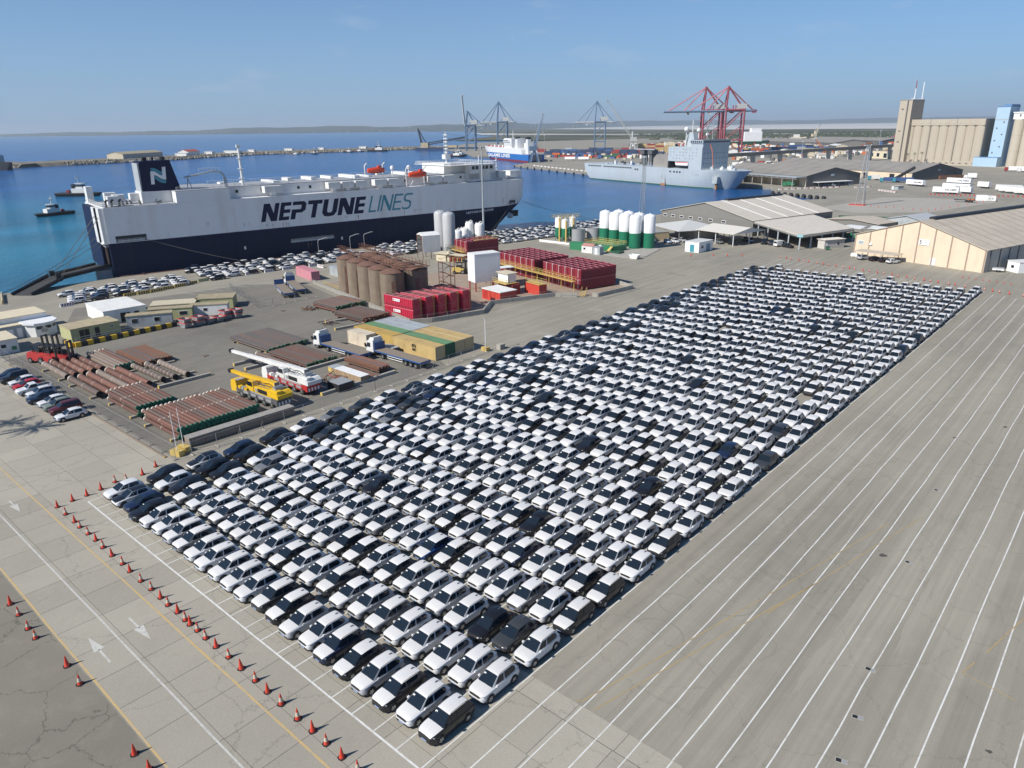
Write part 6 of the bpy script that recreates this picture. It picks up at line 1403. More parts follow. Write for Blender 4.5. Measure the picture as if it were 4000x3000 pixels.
def pickup2(label, x, y, z, rz, c):
    t = thing('pickup_truck', label, 'pickup', (x,y,z), rz); W = 0.9; p = PAINT[c]
    MB().xprism([(-2.55,0.4),(-2.6,0.75),(-2.3,0.98),(-1.2,1.08),(-0.9,1.1),(0.7,1.1),(2.5,1.12),(2.55,0.45)],-W,W).build('body', p, t)
    MB().xprism([(-1.25,1.08),(-0.55,1.68),(0.35,1.7),(0.6,1.1)],-W*0.86,W*0.86).build('cab', p, t)
    MB().box(-W*0.8,W*0.8,0.85,2.42,1.09,1.13).build('load_bed', M['black'], t)
    w = MB(); win(w, [(-0.68,-1.17,1.14),(0.68,-1.17,1.14),(0.64,-0.62,1.62),(-0.64,-0.62,1.62)], Vector((0,-0.75,0.66)), th=0.02); w.build('windscreen', M['glass'], t)
    for s in (1,-1): w = MB(); win(w, [(s*W*0.86,-0.95,1.15),(s*W*0.86,0.45,1.15),(s*W*0.86,0.3,1.6),(s*W*0.86,-0.5,1.6)], Vector((s,0,0)), th=0.02); w.build('side_window', M['glass'], t)
    for s in (1,-1):
        for yy in (-1.7,1.6): o = MB().cyl((s*(W-0.22),yy,0.37),(s*(W+0.02),yy,0.37),0.37,None,14).build('wheel', M['dark'], t, smooth=40); MB().cyl((s*(W+0.02),yy,0.37),(s*(W+0.03),yy,0.37),0.22,None,10).build('rim', M['chrome'], o)
        MB().box(s*0.75-0.13,s*0.75+0.13,-2.62,-2.5,0.72,0.9).build('headlight', M['lamp'], t)
pickup2('white pickup truck parked beside the red hatchback', -47.4,8.9,0.026,0.0,'white')

# traffic cones
M['cone'] = mat('cone_orange', (0.62,0.055,0.03), 0.45, var=0.1, rnd=0.12); M['coneband'] = mat('cone_band', (0.52,0.45,0.36), 0.6, var=0.15)
cb = MB().prism([(0.3*math.cos(a_)*(1.0 if k%2 else 1.12),0.3*math.sin(a_)*(1.0 if k%2 else 1.12)) for k, a_ in enumerate([2*math.pi*i/8+0.39 for i in range(8)])],0,0.06).mesh('base', M['dark'])
cbody = MB().lathe([(0.21,0.06),(0.175,0.2),(0.155,0.3)],12,caps=False).mesh('cone_foot', M['cone'], 50); ctop = MB().lathe([(0.155,0.3),(0.035,0.98),(0.0,0.99)],12,caps=False).mesh('cone_body', M['cone'], 50)
cband = MB().lathe([(0.158,0.32),(0.098,0.66)],12,caps=False).mesh('band', M['coneband'], 50)
def cone(label, x, y, z=0.0, band=False, group=None, size=1.0):
    t = thing('traffic_cone', label, 'cone', (x,y,z), random.uniform(0,6.28), group); s = size*random.uniform(0.93,1.02); t.scale = (s,s,s)
    if random.random() < 0.5: t.rotation_euler.x = random.uniform(-0.06,0.06)
    link('base', cb, t); link('foot', cbody, t); link('body', ctop, t)
    if band: link('band', cband, t)
rowx = [-1.3,1.3,3.9,5.6,7.8,9.8,11.9,14.2,16.6,18.5,21.0,23.1,25.1,26.7,28.4,30.0,30.9,32.2,33.7,35.4,37.4,39.4,41.5,43.3,45.2,47.4,49.2,50.9,52.7,54.4,56.6,58.6]
for i, x in enumerate(rowx): cone('orange cone, %s from the left in the row along the parking front line' % ordw(i+1), x, -2.8+random.uniform(-0.05,0.05), GZ, i % 7 in (1,3,4,6) , 'cones along the parking front line')
for i, (x, y) in enumerate([(15.4,-12.2),(17.8,-12.2),(20.6,-12.3),(22.5,-12.3),(28.3,-11.8),(31.3,-11.9),(41.5,-12.0),(43.6,-11.9)]): cone('orange cone, %s from the left along the outer orange road line' % ORD[i], x, y, 0.0, i in (1,2,3,5), 'cones along the outer orange line')
for i, (x, y) in enumerate([(-1.6,-1.1),(-1.7,0.5),(-2.0,2.2),(-2.7,4.1),(-2.0,5.2),(-2.2,7.2),(-3.2,9.3)]): cone('orange cone, %s back beside the leftmost lane of cars' % ORD[i], x, y, GZ, i in (3,4), 'cones beside the leftmost lane')
for i in range(33):
    x = -1.6+i*(67/32)+random.uniform(-0.5,0.5); cone('small orange cone, %s from the left in the far row behind the cars' % ordw(i+1), x, 205.9-0.268*(x+1.6)+random.uniform(-0.3,0.3), 0, i % 2 == 0, 'far row of cones behind the cars', 0.9)
for i in range(8): cone('tiny orange cone, %s from the warehouse corner across the road' % ORD[i], 49.7+1.65*i, 204.3-0.32*i+random.uniform(-0.2,0.2), 0, False, 'cones by the cream warehouse corner', 0.6)
for i, (x, y) in enumerate([(-25.0,191.5),(-19.5,196.0),(-15.8,198.5),(-12.0,201.2)]): cone('orange cone, %s from the small white cabin' % ORD[i], x, y, 0, False, 'cones near the small white cabin')

# fences: panels of tube and wire
def fence(label, pts, h=2.0, step=3.4, gap=0.0, name='wire_fence', feet=True, strut=False):
    t = thing(name, label, 'fence', (pts[0][0],pts[0][1],0)); o = Vector((pts[0][0],pts[0][1],0)); k = 0
    for p, q in zip(pts[:-1], pts[1:]):
        p = Vector((*p,0))-o; q = Vector((*q,0))-o; L = (q-p).length; n = max(1, round(L/step)); u = (q-p).normalized()
        for i in range(n+1):
            w = p.lerp(q,i/n); post = MB().cyl(w, w+Vector((0,0,h)), 0.035, None, 6).build('post', M['steel'], t)
            if feet: nn = Vector((-u.y,u.x,0)); m_ = MB(); m_.bar(w-nn*0.4+Vector((0,0,0.06)), w+nn*0.4+Vector((0,0,0.06)), 0.14); m_.build('foot', M['conc'], post)
            if strut and i % 2 == 0: nn = Vector((-u.y,u.x,0)); MB().cyl(w+Vector((0,0,h*0.8)), w+nn*0.9, 0.03, None, 5).build('strut', M['steel'], post)
        for i in range(n):
            a_ = p.lerp(q,(i+0.03)/n); b_ = p.lerp(q,(i+0.97)/n); m_ = MB()
            for z in (0.15,h-0.08): m_.cyl(a_+Vector((0,0,z)), b_+Vector((0,0,z)), 0.022, None, 5)
            W_ = MB(); nw = int((b_-a_).length/0.28)
            for j in range(1,nw): w = a_.lerp(b_,j/nw); W_.cyl(w+Vector((0,0,0.15)), w+Vector((0,0,h-0.08)), 0.006, None, 3)
            for z in (0.6,1.0,1.4): W_.cyl(a_+Vector((0,0,z)), b_+Vector((0,0,z)), 0.006, None, 3)
            f_ = m_.build('panel_frame', M['steel'], t); W_.build('wire', M['steel'], f_)
    return t
fence('wire mesh fence between the parked staff cars and the pipes', [(-77.5,11.5),(-68.1,11.3),(-3.2,11.9)], 2.2, 3.6)
fence('wire mesh fence panels along the left side of the car block', [(-3.0,14.0),(-3.2,24.7),(-3.3,45),(-4.0,58.9),(-4.4,72.5)], 2.0, 3.5, strut=True)
fence('wire mesh fence panels on the quay behind the skips', [(-98.2,71.4),(-72.8,64.4),(-71.3,68),(-71.5,80.5)], 2.0, 3.5, strut=True)
fence('wire mesh fence along the concrete yard wall by the red tanks', [(-31.0,75.9),(-24.6,94.0),(-29.0,101.2),(-22.6,117.4),(-12.6,123.4),(-11.8,138.4)], 2.0, 4.5, feet=False)
fence('wire mesh fence on the wall past the brown silos', [(-86,88.6),(-33,76.6)], 1.8, 4.5, feet=False)
beam('long timber rail lying along the foot of the fence', (-68.0,10.8), (-5.0,11.3), 0.25, 0.2, M['wood'], 0.026, 'rail', 'timber_rail')
for i, (x, y) in enumerate([(-5.0,13.1),(-5.6,14.3)]):
    t = thing('marker_pole', 'thin white pole in yellow concrete block, %s of the pair' % ('nearer' if i == 0 else 'farther'), 'pole', (x+0.4,y-0.3,0), 0.25, 'pair of white poles'); MB().box(-0.9,0.9,-0.45,0.45,0,0.75).build('block', M['yellow'], t); m_ = MB(); m_.cyl((0,0,0.75),(-0.1,0,6.2),0.05,0.035,7); m_.build('pole', M['white_clean'], t)
t = thing('light_pole', 'slim white light pole in yellow block by the tan containers', 'lamp post', (-5.2,73.2,0)); MB().box(-0.7,0.7,-0.5,0.5,0,0.75).build('block', M['yellow'], t); m_ = MB(); m_.cyl((0,0,0.7),(0,0,6.4),0.07,0.05,8); m_.build('pole', M['white_clean'], t); MB().box(-0.4,0.1,-0.1,0.1,6.3,6.45).build('lamp_head', M['grey'], t)
MB().box(-4.2,-3.2,75.2,76.6,0,1.0).build('concrete_block', M['conc']); tag(D.objects['concrete_block'], 'plain concrete block beside the slim light pole', 'block')
# barriers on the quay
def barrier(label, x, y, rz, a_, b_, L=3.2, group=None):
    t = thing('traffic_barrier', label, 'barrier', (x,y,0), rz, group); prof = [(-0.3,0),(0.3,0),(0.22,0.15),(0.1,0.85),(-0.1,0.85),(-0.22,0.15)]
    MB().xprism(prof,0,L).build('body', a_, t); s = MB()
    for k in range(5):
        x0 = 0.25+k*0.6
        for sg in (-1,1): s.add([(x0,sg*0.225,0.16),(x0+0.28,sg*0.225,0.16),(x0+0.48,sg*0.11,0.8),(x0+0.2,sg*0.11,0.8)], [(0,1,2,3) if sg < 0 else (3,2,1,0)])
    for v in range(len(s.v)): vv = s.v[v]; s.v[v] = (vv[0], vv[1]+(0.012 if vv[1] > 0 else -0.012), vv[2])
    s.build('stripe', b_, t)
bx_ = [(-112.2,34.2,'w'),(-111.5,49.0,'y'),(-111.2,52.4,'y'),(-111.3,55.8,'y'),(-111.8,59.2,'y'),(-112.5,62.8,'y'),(-113.4,66.6,'y'),(-114.6,70.6,'g'),(-114.8,74.2,'w'),(-114.2,79.4,'w'),(-113.2,84.4,'w'),(-112.3,90.2,'w'),(-111.4,95.8,'w'),(-109.6,104.0,'w'),(-107.6,105.8,'w2')]
for i, (x, y, k) in enumerate(bx_):
    barrier(('dark red and white' if k[0] == 'w' else 'black and yellow' if k == 'y' else 'pale green')+' striped barrier, %s from the left along the quay cars' % ORD[i], x, y, math.radians(90 if k != 'w2' else 0), M['white'] if k[0] == 'w' else M['yellow'] if k == 'y' else M['cabolive'], M['maroonp'] if k[0] == 'w' else M['black'] if k == 'y' else M['cabolive'], group='barriers along the quay cars') if True else None
for i in range(9):
    barrier('worn yellow kerb block, %s from the left at the quay corner' % ORD[i], -141.0+i*1.4, 29.5-i*0.35+0.0, -0.25, M['cream'], M['yellow'], 1.2, 'kerb blocks at the quay corner')
# quay furniture
for i in range(12):
    y = 66+i*16; x = xq(y)+0.7; t = thing('mooring_bollard', 'black mooring bollard, %s along the quay edge from the stern' % ORD[i], 'bollard', (x,y,0), 0, 'bollards along the quay edge'); MB().lathe([(0.3,0),(0.22,0.12),(0.2,0.45),(0.34,0.55),(0.3,0.68),(0,0.72)],10).build('post', M['black'], t, smooth=40); MB().box(-0.4,0.4,-0.4,0.4,0,0.05).build('base_plate', M['orange'], t)
kerb = MB(); 
for y in range(60,250,6): kerb.add([(xq(y),y,0.0),(xq(y)+0.35,y,0.0),(xq(y)+0.35,y,0.16),(xq(y),y,0.16),(xq(y+6),y+6,0),(xq(y+6)+0.35,y+6,0),(xq(y+6)+0.35,y+6,0.16),(xq(y+6),y+6,0.16)], [(3,2,6,7),(0,3,7,4),(1,5,6,2)])
struct(kerb.build('quay_kerb', mat('faded_red_kerb',(0.30,0.16,0.12),0.8,var=0.3,scale=0.5), GROUND))
for i, (x, y) in enumerate([(-120.0,127.8),(-120.3,134.0),(-121.5,116.0)]):
    t = thing('street_lamp', 'grey street lamp with bent arm on the quay, %s from the right' % ORD[2-i], 'lamp post', (x,y,0), 0.9, 'street lamps on the quay'); m_ = MB(); m_.path([(0,0,0),(0,0,5.2),(0.2,0,5.8),(2.4,0,6.5)],0.09,6); m_.build('pole', M['steel'], t); MB().box(2.2,3.2,-0.14,0.14,6.45,6.6).build('lamp_head', M['cgrey'], t)
t = thing('light_mast', 'very tall grey light mast standing before the ship bow', 'mast', (-108.5,182.2,0)); m_ = MB(); m_.cyl((0,0,0),(0,0,33.4),0.45,0.22,12); m_.build('pole', M['cgrey'], t, smooth=40); m_ = MB()
for k in range(6): a_ = k*math.pi/3; m_.box(math.cos(a_)*0.9-0.25,math.cos(a_)*0.9+0.25,math.sin(a_)*0.9-0.25,math.sin(a_)*0.9+0.25,33.0,33.5)
m_.lathe([(0.9,33.2),(0.9,33.35)],12); m_.build('floodlight_ring', M['grey'], t)
def lattice(par, p, h, w0, w1, mt, nm='lattice', n=10, m=None):
    m_ = MB(); cs = lambda z, i: Vector((p[0]+(w0+(w1-w0)*z/h)*[-.5,.5,.5,-.5][i], p[1]+(w0+(w1-w0)*z/h)*[-.5,-.5,.5,.5][i], p[2]+z))
    for i in range(4): m_.bar(cs(0,i), cs(h,i), max(0.12,w0*0.06))
    for k in range(n):
        for i in range(4):
            j = (i+1)%4; m_.bar(cs(h*k/n,i), cs(h*(k+1)/n,j), max(0.06,w0*0.03))
    return m_.build(nm, mt, par)
t = thing('lattice_mast', 'tall slim lattice light mast behind the white and green silos', 'mast', (*(-96.8,277.9),0)); lattice(t,(0,0,0),26,2.0,0.5,M['steel'],n=14); MB().cyl((1.1,0,0),(1.1,0,27),0.12,None,6).build('pole', M['cgrey'], t); MB().box(-0.9,0.9,-0.5,0.5,26,26.8).build('floodlight', M['grey'], t)
t = thing('lattice_mast', 'tall slim lattice light mast on the pale apron, red base', 'mast', (-30.3,379.2,0)); lattice(t,(0,0,0),30,3.4,0.7,M['steel'],n=14); MB().cyl((2.0,0,0),(1.0,0,30.5),0.14,None,6).build('pole', M['cgrey'], t); MB().box(-1.2,1.6,-0.6,0.6,29.6,30.4).build('floodlight', M['rust'], t); MB().box(-5,2.5,-2,2,0,0.4).build('base', M['orange'], t)
# palm outside the frame whose shadow falls on the apron
M['palm'] = mat('palm_frond', (0.07,0.10,0.035), 0.7, var=0.3); M['trunk'] = mat('palm_trunk', (0.17,0.13,0.09), 0.9, var=0.3, scale=4)
def palm(label, x, y, h, r=2.8, nf=22, seed=1, droop=1.0):
    q = random.Random(seed); t = thing('palm_tree', label, 'palm', (x,y,0)); m_ = MB(); pts = [(0.15*math.sin(k*0.4),0,h*k/8) for k in range(9)]
    for k in range(8): m_.cyl(pts[k],pts[k+1],0.24-0.012*k,0.235-0.012*k,8)
    m_.build('trunk', M['trunk'], t); f = MB(); c = Vector(pts[-1])
    for k in range(nf):
        a_ = 2.4*k+q.uniform(-.2,.2); el = q.uniform(-0.3,1.1); L = r*q.uniform(0.8,1.1); prev = c; d = Vector((math.cos(a_)*math.cos(el),math.sin(a_)*math.cos(el),math.sin(el)))
        for s in range(7):
            nx = prev+d*(L/7); d = (d+Vector((0,0,-0.17*droop))).normalized(); side = d.cross(Vector((0,0,1))).normalized(); w = 0.55*math.sin(math.pi*(s+0.6)/7.5)
            for sg in (-1,1):
                for u in (0.1,0.55): b0 = prev.lerp(nx,u); tip = b0+side*sg*w+d*0.2+Vector((0,0,-0.18*w)); f.add([b0,prev.lerp(nx,u+0.32),tip],[(0,1,2)])
            f.bar(prev,nx,0.04); prev = nx
    f.build('crown', M['palm'], t)
palm('palm tree just left of the frame casting its shadow on the apron', -33.6,-7.6,9.6,3.2,26,3); palm('second palm tree left of the frame beside the apron', -38.6,-8.6,9.0,3.0,24,5)

# ------------------------------------------------------------------ warehouses and sheds on the right
M['roofgrey'] = mat('fibre_cement_roof', (0.47,0.415,0.34), 0.85, var=0.12, scale=0.25, stain=(0.36,0.32,0.27), stain_amt=0.6, stain_scale=(0.2,0.05,0.2)); M['rooffar'] = mat('grey_sheet_roof', (0.27,0.25,0.225), 0.85, var=0.12, scale=0.1, stain=(0.15,0.14,0.13), stain_amt=0.5, stain_scale=(0.1,0.03,0.1))
M['wallgrey'] = mat('grey_wall_sheet', (0.20,0.195,0.18), 0.7, var=0.06, scale=0.3); M['wallcream'] = mat('cream_wall', (0.68,0.56,0.42), 0.8, var=0.05, scale=0.3, stain=(0.46,0.37,0.26), stain_amt=0.35); M['walldark'] = mat('dark_grey_wall', (0.10,0.10,0.10), 0.7, var=0.08, scale=0.2); M['blockwall'] = mat('block_wall', (0.42,0.40,0.36), 0.85, var=0.12, scale=0.5)
M['skylight'] = mat('skylight_sheet', (0.78,0.77,0.73), 0.6, var=0.06); M['pil'] = mat('brown_pilaster', (0.33,0.25,0.20), 0.8, var=0.1)
def gabled(name, label, x, y, rz, W, L, eave, ridge, wall, roof, gable=None, seams=5.0, seam_mat=None, over=0.5, cat='warehouse', side=None, ridge_vent=None, stripe_w=0.25):
    """local x across the gable, local y along the building; gable at y=0"""
    t = thing(name, label, cat, (x,y,0), rz)
    MB().yprism([(0,0),(W,0),(W,eave),(W/2,ridge),(0,eave)],0,0.3).build('gable_wall', gable or wall, t); MB().yprism([(0,0),(W,0),(W,eave),(W/2,ridge),(0,eave)],L-0.3,L).build('gable_wall', gable or wall, t)
    MB().box(0,0.3,0.3,L-0.3,0,eave-0.05).build('side_wall', side or wall, t); MB().box(W-0.3,W,0.3,L-0.3,0,eave-0.05).build('side_wall', side or wall, t)
    sl = (ridge-eave)/(W/2); th = 0.18
    for s in (0,1):
        a_ = (-over, eave-over*sl) if s == 0 else (W+over, eave-over*sl); m_ = MB()
        m_.yprism([a_,(W/2,ridge),(W/2,ridge+th),(a_[0],a_[1]+th)],-over,L+over); r_ = m_.build('roof', roof, t)
        if seams:
            n = int(L/seams)
            for k in range(1,n):
                yy = k*L/n; m2 = MB(); m2.yprism([(a_[0],a_[1]+th),(W/2,ridge+th),(W/2,ridge+th+0.07),(a_[0],a_[1]+th+0.07)],yy-stripe_w/2,yy+stripe_w/2); m2.build('roof_seam' if seam_mat is not M['skylight'] else 'skylight', seam_mat or M['wallgrey'], r_)
    if ridge_vent: MB().yprism([(W/2-1.0,ridge),(W/2+1.0,ridge),(W/2+0.8,ridge+0.7),(W/2-0.8,ridge+0.7)],ridge_vent[0]*L,ridge_vent[1]*L).build('ridge_vent', M['black'], t)
    return t
whA = gabled('grey_warehouse', 'grey warehouse with pale roof and white skylight stripes behind the carports', -73.6,255.6,math.radians(-14.5),47.5,50,5.85,10.8,M['wallgrey'],mat('pale_sheet_roof',(0.54,0.49,0.42),0.8,var=0.08,scale=0.3),seams=8.5,seam_mat=M['skylight'],stripe_w=0.9,ridge_vent=(0.25,0.95))
for i, x in enumerate([1.4,5.8,10.6,15.6,20.6,26.0,32.6]):
    f_ = MB().box(x,x+2.0,-0.08,0.0,3.75,4.75).build('window_frame', M['white_clean'], whA); MB().box(x+0.15,x+1.85,-0.11,-0.08,3.9,4.6).build('pane', M['glass'], f_)
rb = MB()
for k in range(60): xx = 0.3+k*0.79; rb.box(xx,xx+0.12,-0.06,0.0,0,5.6)
rb.build('wall_ribs', M['wallgrey'], whA)
# open canopy in front
t = thing('open_canopy', 'large low open-sided canopy with pale sheet roof beside the grey warehouse', 'canopy', (0,0,0))
A_, B_, C_, D_ = (-2.6,224.6), (-27.2,243.6), (-20.6,281.5), (5.9,252.0)
m_ = MB(); zz = (4.5,5.4,5.4,4.6); ps = [(*p,z) for p,z in zip((A_,B_,C_,D_),zz)]; m_.add(ps+[(x,y,z+0.25) for x,y,z in ps], [(3,2,1,0)[::-1],(4,5,6,7)[::-1],(0,1,5,4),(1,2,6,5),(2,3,7,6),(3,0,4,7)]); o = m_.build('roof', mat('bleached_sheet_roof',(0.58,0.53,0.46),0.8,var=0.1,scale=0.4,stain=(0.33,0.31,0.28),stain_amt=0.5,stain_scale=(0.15,0.5,0.2)), t)
bm = bmesh.new(); bm.from_mesh(o.data); bmesh.ops.recalc_face_normals(bm, faces=bm.faces[:]); bm.to_mesh(o.data); bm.free()
fa = MB(); fa.bar((*A_,4.1),(*B_,5.0),0.55); fa.bar((*A_,4.1),(*D_,4.2),0.55); fa.build('fascia', M['wallgrey'], t)
for k in range(6): p = Vector(A_).lerp(Vector(D_),k/5); MB().box(p.x-0.2,p.x+0.2,p.y-0.2,p.y+0.2,0,4.4).build('post', M['cgrey'], t)
for k in range(1,5): p = Vector(A_).lerp(Vector(B_),k/4.5); MB().box(p.x-0.2,p.x+0.2,p.y-0.2,p.y+0.2,0,4.6).build('post', M['cgrey'], t)
MB().prism([(-25.5,246.5),(3.0,254),(-1.0,266),(-21,279)],0,3.6).build('back_wall', M['walldark'], t); MB().box(-3.6,-1.6,224.2,224.4,4.2,4.9).build('sign', mat('pale_blue_sign',(0.25,0.5,0.55),0.5), t)
gabled('low_shed', 'low shed with pale roof beyond the open canopy', -14.5,284,math.radians(-14.5),22,14,3.4,4.4,M['wallgrey'],M['roofgrey'],seams=0)
# pitched carport and hip-roofed shelter
t = thing('car_shelter', 'pale pitched-roof carport on white posts in front of the grey warehouse', 'carport', (-39.0,221.6,0), math.radians(-14))
MB().xprism([(-0.3,4.1),(8.8,5.6),(18.3,4.1),(18.3,4.25),(8.8,5.8),(-0.3,4.25)],-0.3,16.8).build('roof', mat('pale_carport_roof',(0.62,0.59,0.53),0.7,var=0.06), t); MB().xprism([(0,4.05),(17.8,4.05),(8.8,5.55)],16.3,16.5).build('gable', M['cwhite'], t)
for x in (0.4,8.2,16.0):
    for y in (0.4,9,17.4): MB().box(x,x+0.22,y,y+0.22,0,4.1).build('post', M['white_clean'], t)
t = thing('hip_shelter', 'grey hip-roofed shelter next to the white and green silos', 'shelter', (-60.4,226.4,0), math.radians(-32)); m_ = MB(); w_, d_ = 21.0, 19.5
m_.add([(-0.4,-0.4,4.0),(w_,-0.4,4.0),(w_,d_,4.0),(-0.4,d_,4.0),(w_/2,d_/2,6.4),(-0.4,-0.4,3.8),(w_,-0.4,3.8),(w_,d_,3.8),(-0.4,d_,3.8)], [(0,1,4),(1,2,4),(2,3,4),(3,0,4),(0,5,6,1),(1,6,7,2),(2,7,8,3),(3,8,5,0)]); m_.build('roof', mat('dull_grey_roof',(0.50,0.51,0.50),0.7,var=0.06), t)
for x in (0.2,10,20.2):
    for y in (0.2,18.8): MB().box(x,x+0.22,y,y+0.22,0,3.9).build('post', M['steel'], t)
MB().box(3,18,8,18,0,3.7).build('inner_wall', M['blockwall'], t)
cabin('long cream-walled outbuilding with grey lean roof left of the hip-roofed shelter', -62.5,219.0,math.radians(-32),12,7,2.9,M['sand'],mat('lean_roof',(0.36,0.36,0.34),0.7),[(1.5,1.2,0,2.2)],[(5,1.2,1,2)],name='outbuilding',cat='building')
t = cabin('white square cabin with blue doors standing alone on the asphalt', -31.4,199.1,math.radians(-4),5.3,8.6,3.3,M['white_clean'],M['cwhite'],[(1.9,1.6,0.1,2.5)],[],name='gate_cabin',dmat=M['teal'])
MB().box(5.28,5.34,4.6,7.0,0.1,2.5).build('door', mat('grey_blue_door',(0.16,0.27,0.36),0.5), t); f_ = MB().box(5.28,5.34,1.4,2.8,1.2,2.2).build('window_frame', M['cwhite'], t); MB().box(5.34,5.355,1.5,2.7,1.3,2.1).build('pane', M['glass'], f_)
cabin('grey cabin with flat roof, ramp rails and wheelie bin', 3.6,230.6,math.radians(61),8.4,3.2,2.9,mat('pale_grey_wall',(0.52,0.50,0.46),0.8),mat('pale_flat_roof',(0.62,0.58,0.52),0.8),[(0.6,0.9,0.1,2.1)],[(5.2,1.0,1.1,2.0)],over=0.35)
t = thing('wheelie_bin', 'dark green wheelie bin at the grey cabin corner', 'bin', (4.8,228.6,0), 0.4); MB().prism([(0,0),(1.2,0),(1.2,0.9),(0,0.9)],0.15,1.1).build('body', M['dgreen'], t); MB().box(-0.05,1.25,-0.05,0.95,1.1,1.2).build('lid', M['black'], t)
# working vehicles around there
for i, (x, y, rz, key, T, c, lab) in enumerate([(-7.2,226.6,1.2,'hatch',HATCH,'black','small black car parked at the open canopy corner'),(-16.9,229.6,0.3,'jeep',JEEP,'black','black off-roader left of the white van'),(-14.2,229.6,0.3,'suv',SUV,'dark grey','dark car squeezed between black off-roader and white van'),
    (-22.6,231.2,0.5,'suv',SUV,'silver','silver car deep under the pitched carport'),(-25.2,232.2,0.5,'hatch',HATCH,'dark grey','dark grey car deep under the pitched carport'),(-24.8,221.2,1.0,'hatch',HATCH,'black','black car at the front of the pitched carport'),
    (-30.0,221.4,0.9,'suv',SUV,'grey','grey car at the left end of the pitched carport'),(-33.2,225.4,0.7,'hatch',HATCH,'navy','navy car behind the grey one in the carport'),(-45.0,211.4,0.9,'hatch',HATCH,'light blue','pale blue car left of the white square cabin'),
    (-43.2,213.6,0.9,'suv',SUV,'white','white car beside the pale blue one near the shelter'),(-42.4,217.6,0.9,'hatch',HATCH,'silver','silver car under the edge of the hip-roofed shelter'),(-50.6,210.4,0.7,'suv',SUV,'white','white car behind the rightmost white and green silo'),(-38.6,216.6,0.9,'hatch',HATCH,'dark grey','dark car between the shelter and the carport')]):
    make_car('parked_car', key, T, lab, x, y, 0, rz, c, None, 1, 'car', 'cars around the carports')
def van(label, x, y, rz, mt):
    t = thing('white_van', label, 'van', (x,y,0), rz); MB().xprism([(-2.3,0.35),(-2.35,0.95),(-1.4,1.2),(-0.9,1.95),(-0.5,2.1),(2.2,2.1),(2.3,0.4)],-0.9,0.9).build('body', mt, t)
    w = MB(); win(w, [(-0.75,-1.38,1.25),(0.75,-1.38,1.25),(0.7,-0.95,1.88),(-0.7,-0.95,1.88)], Vector((0,-0.8,0.55)), th=0.02); w.build('windscreen', M['glass'], t)
    for s in (1,-1): w = MB(); win(w, [(s*0.9,-1.15,1.2),(s*0.9,-0.1,1.2),(s*0.9,-0.1,1.8),(s*0.9,-0.85,1.8)], Vector((s,0,0)), th=0.02); w.build('side_window', M['glass'], t)
    MB().box(-0.75,0.75,2.27,2.32,1.25,1.85).build('rear_window', M['glass'], t)
    for s in (1,-1):
        for yy in (-1.5,1.5): MB().cyl((s*0.7,yy,0.33),(s*0.92,yy,0.33),0.33,None,12).build('wheel', M['dark'], t)
    return t
van('white panel van parked in front of the open canopy', -10.3,227.6,2.7,M['cwhite'])
# cream warehouse with the number five
whB = gabled('cream_warehouse', 'cream warehouse with number five sign and brown pilasters', 14.2,226.5,math.radians(-16.7),40.2,105,6.3,12.4,M['blockwall'],M['roofgrey'],gable=M['wallcream'],seams=5.2,seam_mat=mat('roof_seam_brown',(0.20,0.17,0.14),0.8),ridge_vent=(0.06,1.0),side=M['blockwall'],over=0.4,stripe_w=0.16)
for k in range(9):
    x = [0.1,5.0,10.0,15.1,20.2,25.2,30.1,35.0,39.75][k]; top = 6.2+(12.3-6.2)*min(x,40.2-x)/20.1-0.1; MB().box(x,x+0.35,-0.14,0.0,0,top).build('pilaster', M['pil'], whB)
for k in range(20): MB().box(40.2,40.35,2+k*5.2,2.4+k*5.2,0,6.0).build('pilaster', M['walldark'], whB)
sg = MB().box(20.85,24.0,-0.2,-0.1,5.6,7.2).build('sign', M['white_clean'], whB); lettering('5', M['black'], sg, 0.62,1.15,(21.1,-0.22,5.85),(1,0,0),bold=0.015)
for x0, x1, z in ((22.3,23.6,6.85),(22.6,23.6,6.5),(22.2,23.4,5.95)): MB().box(x0,x1,-0.215,-0.2,z,z+0.14).build('print_line', M['cgrey'], sg)
f_ = MB().box(1.3,3.3,-0.06,0.0,3.5,4.6).build('window_frame', M['white_clean'], whB); MB().box(1.45,3.15,-0.09,-0.06,3.6,4.5).build('pane', M['cgrey'], f_)
MB().box(24.9,26.7,-0.08,0.0,0.1,2.2).build('door', M['cwhite'], whB); MB().box(5.4,6.2,-0.4,0.0,3.6,4.2).build('air_conditioner', M['white_clean'], whB)
t = thing('car_shelter', 'low flat grey carport along the cream warehouse wall', 'carport', (17.3,216.8,0), math.radians(-10)); MB().box(0,12.6,0,5.2,2.5,2.62).build('roof', M['roofgrey'], t)
for x in (0.2,4.2,8.2,12.2):
    for y in (0.2,4.9): MB().box(x,x+0.1,y,y+0.1,0,2.5).build('post', M['steel'], t)
for i, (x, y, key, T, c, lab) in enumerate([(20.2,217.8,'suv',SUV,'silver','silver pickup-like car at the left end of the low carport'),(23.6,217.4,'hatch',HATCH,'black','black car second from the left under the low carport'),(26.4,217.0,'hatch',HATCH,'black','black car third from the left under the low carport'),(29.0,216.0,'hatch',HATCH,'white','white car at the right end of the low carport')]): make_car('parked_car', key, T, lab, x, y, 0, 2.6, c, None, 2, 'car', 'cars under the low carport')
t = thing('water_tank', 'small white lying tank beside the low carport', 'tank', (16.0,219.5,0), -0.3); m_ = MB(); m_.cyl((0,0,0.8),(2.2,0,0.8),0.7,None,14); m_.build('shell', M['white_clean'], t, smooth=40)
for x in (0.4,1.8): MB().box(x-0.1,x+0.1,-0.5,0.5,0,0.3).build('saddle', M['yellow'], t)
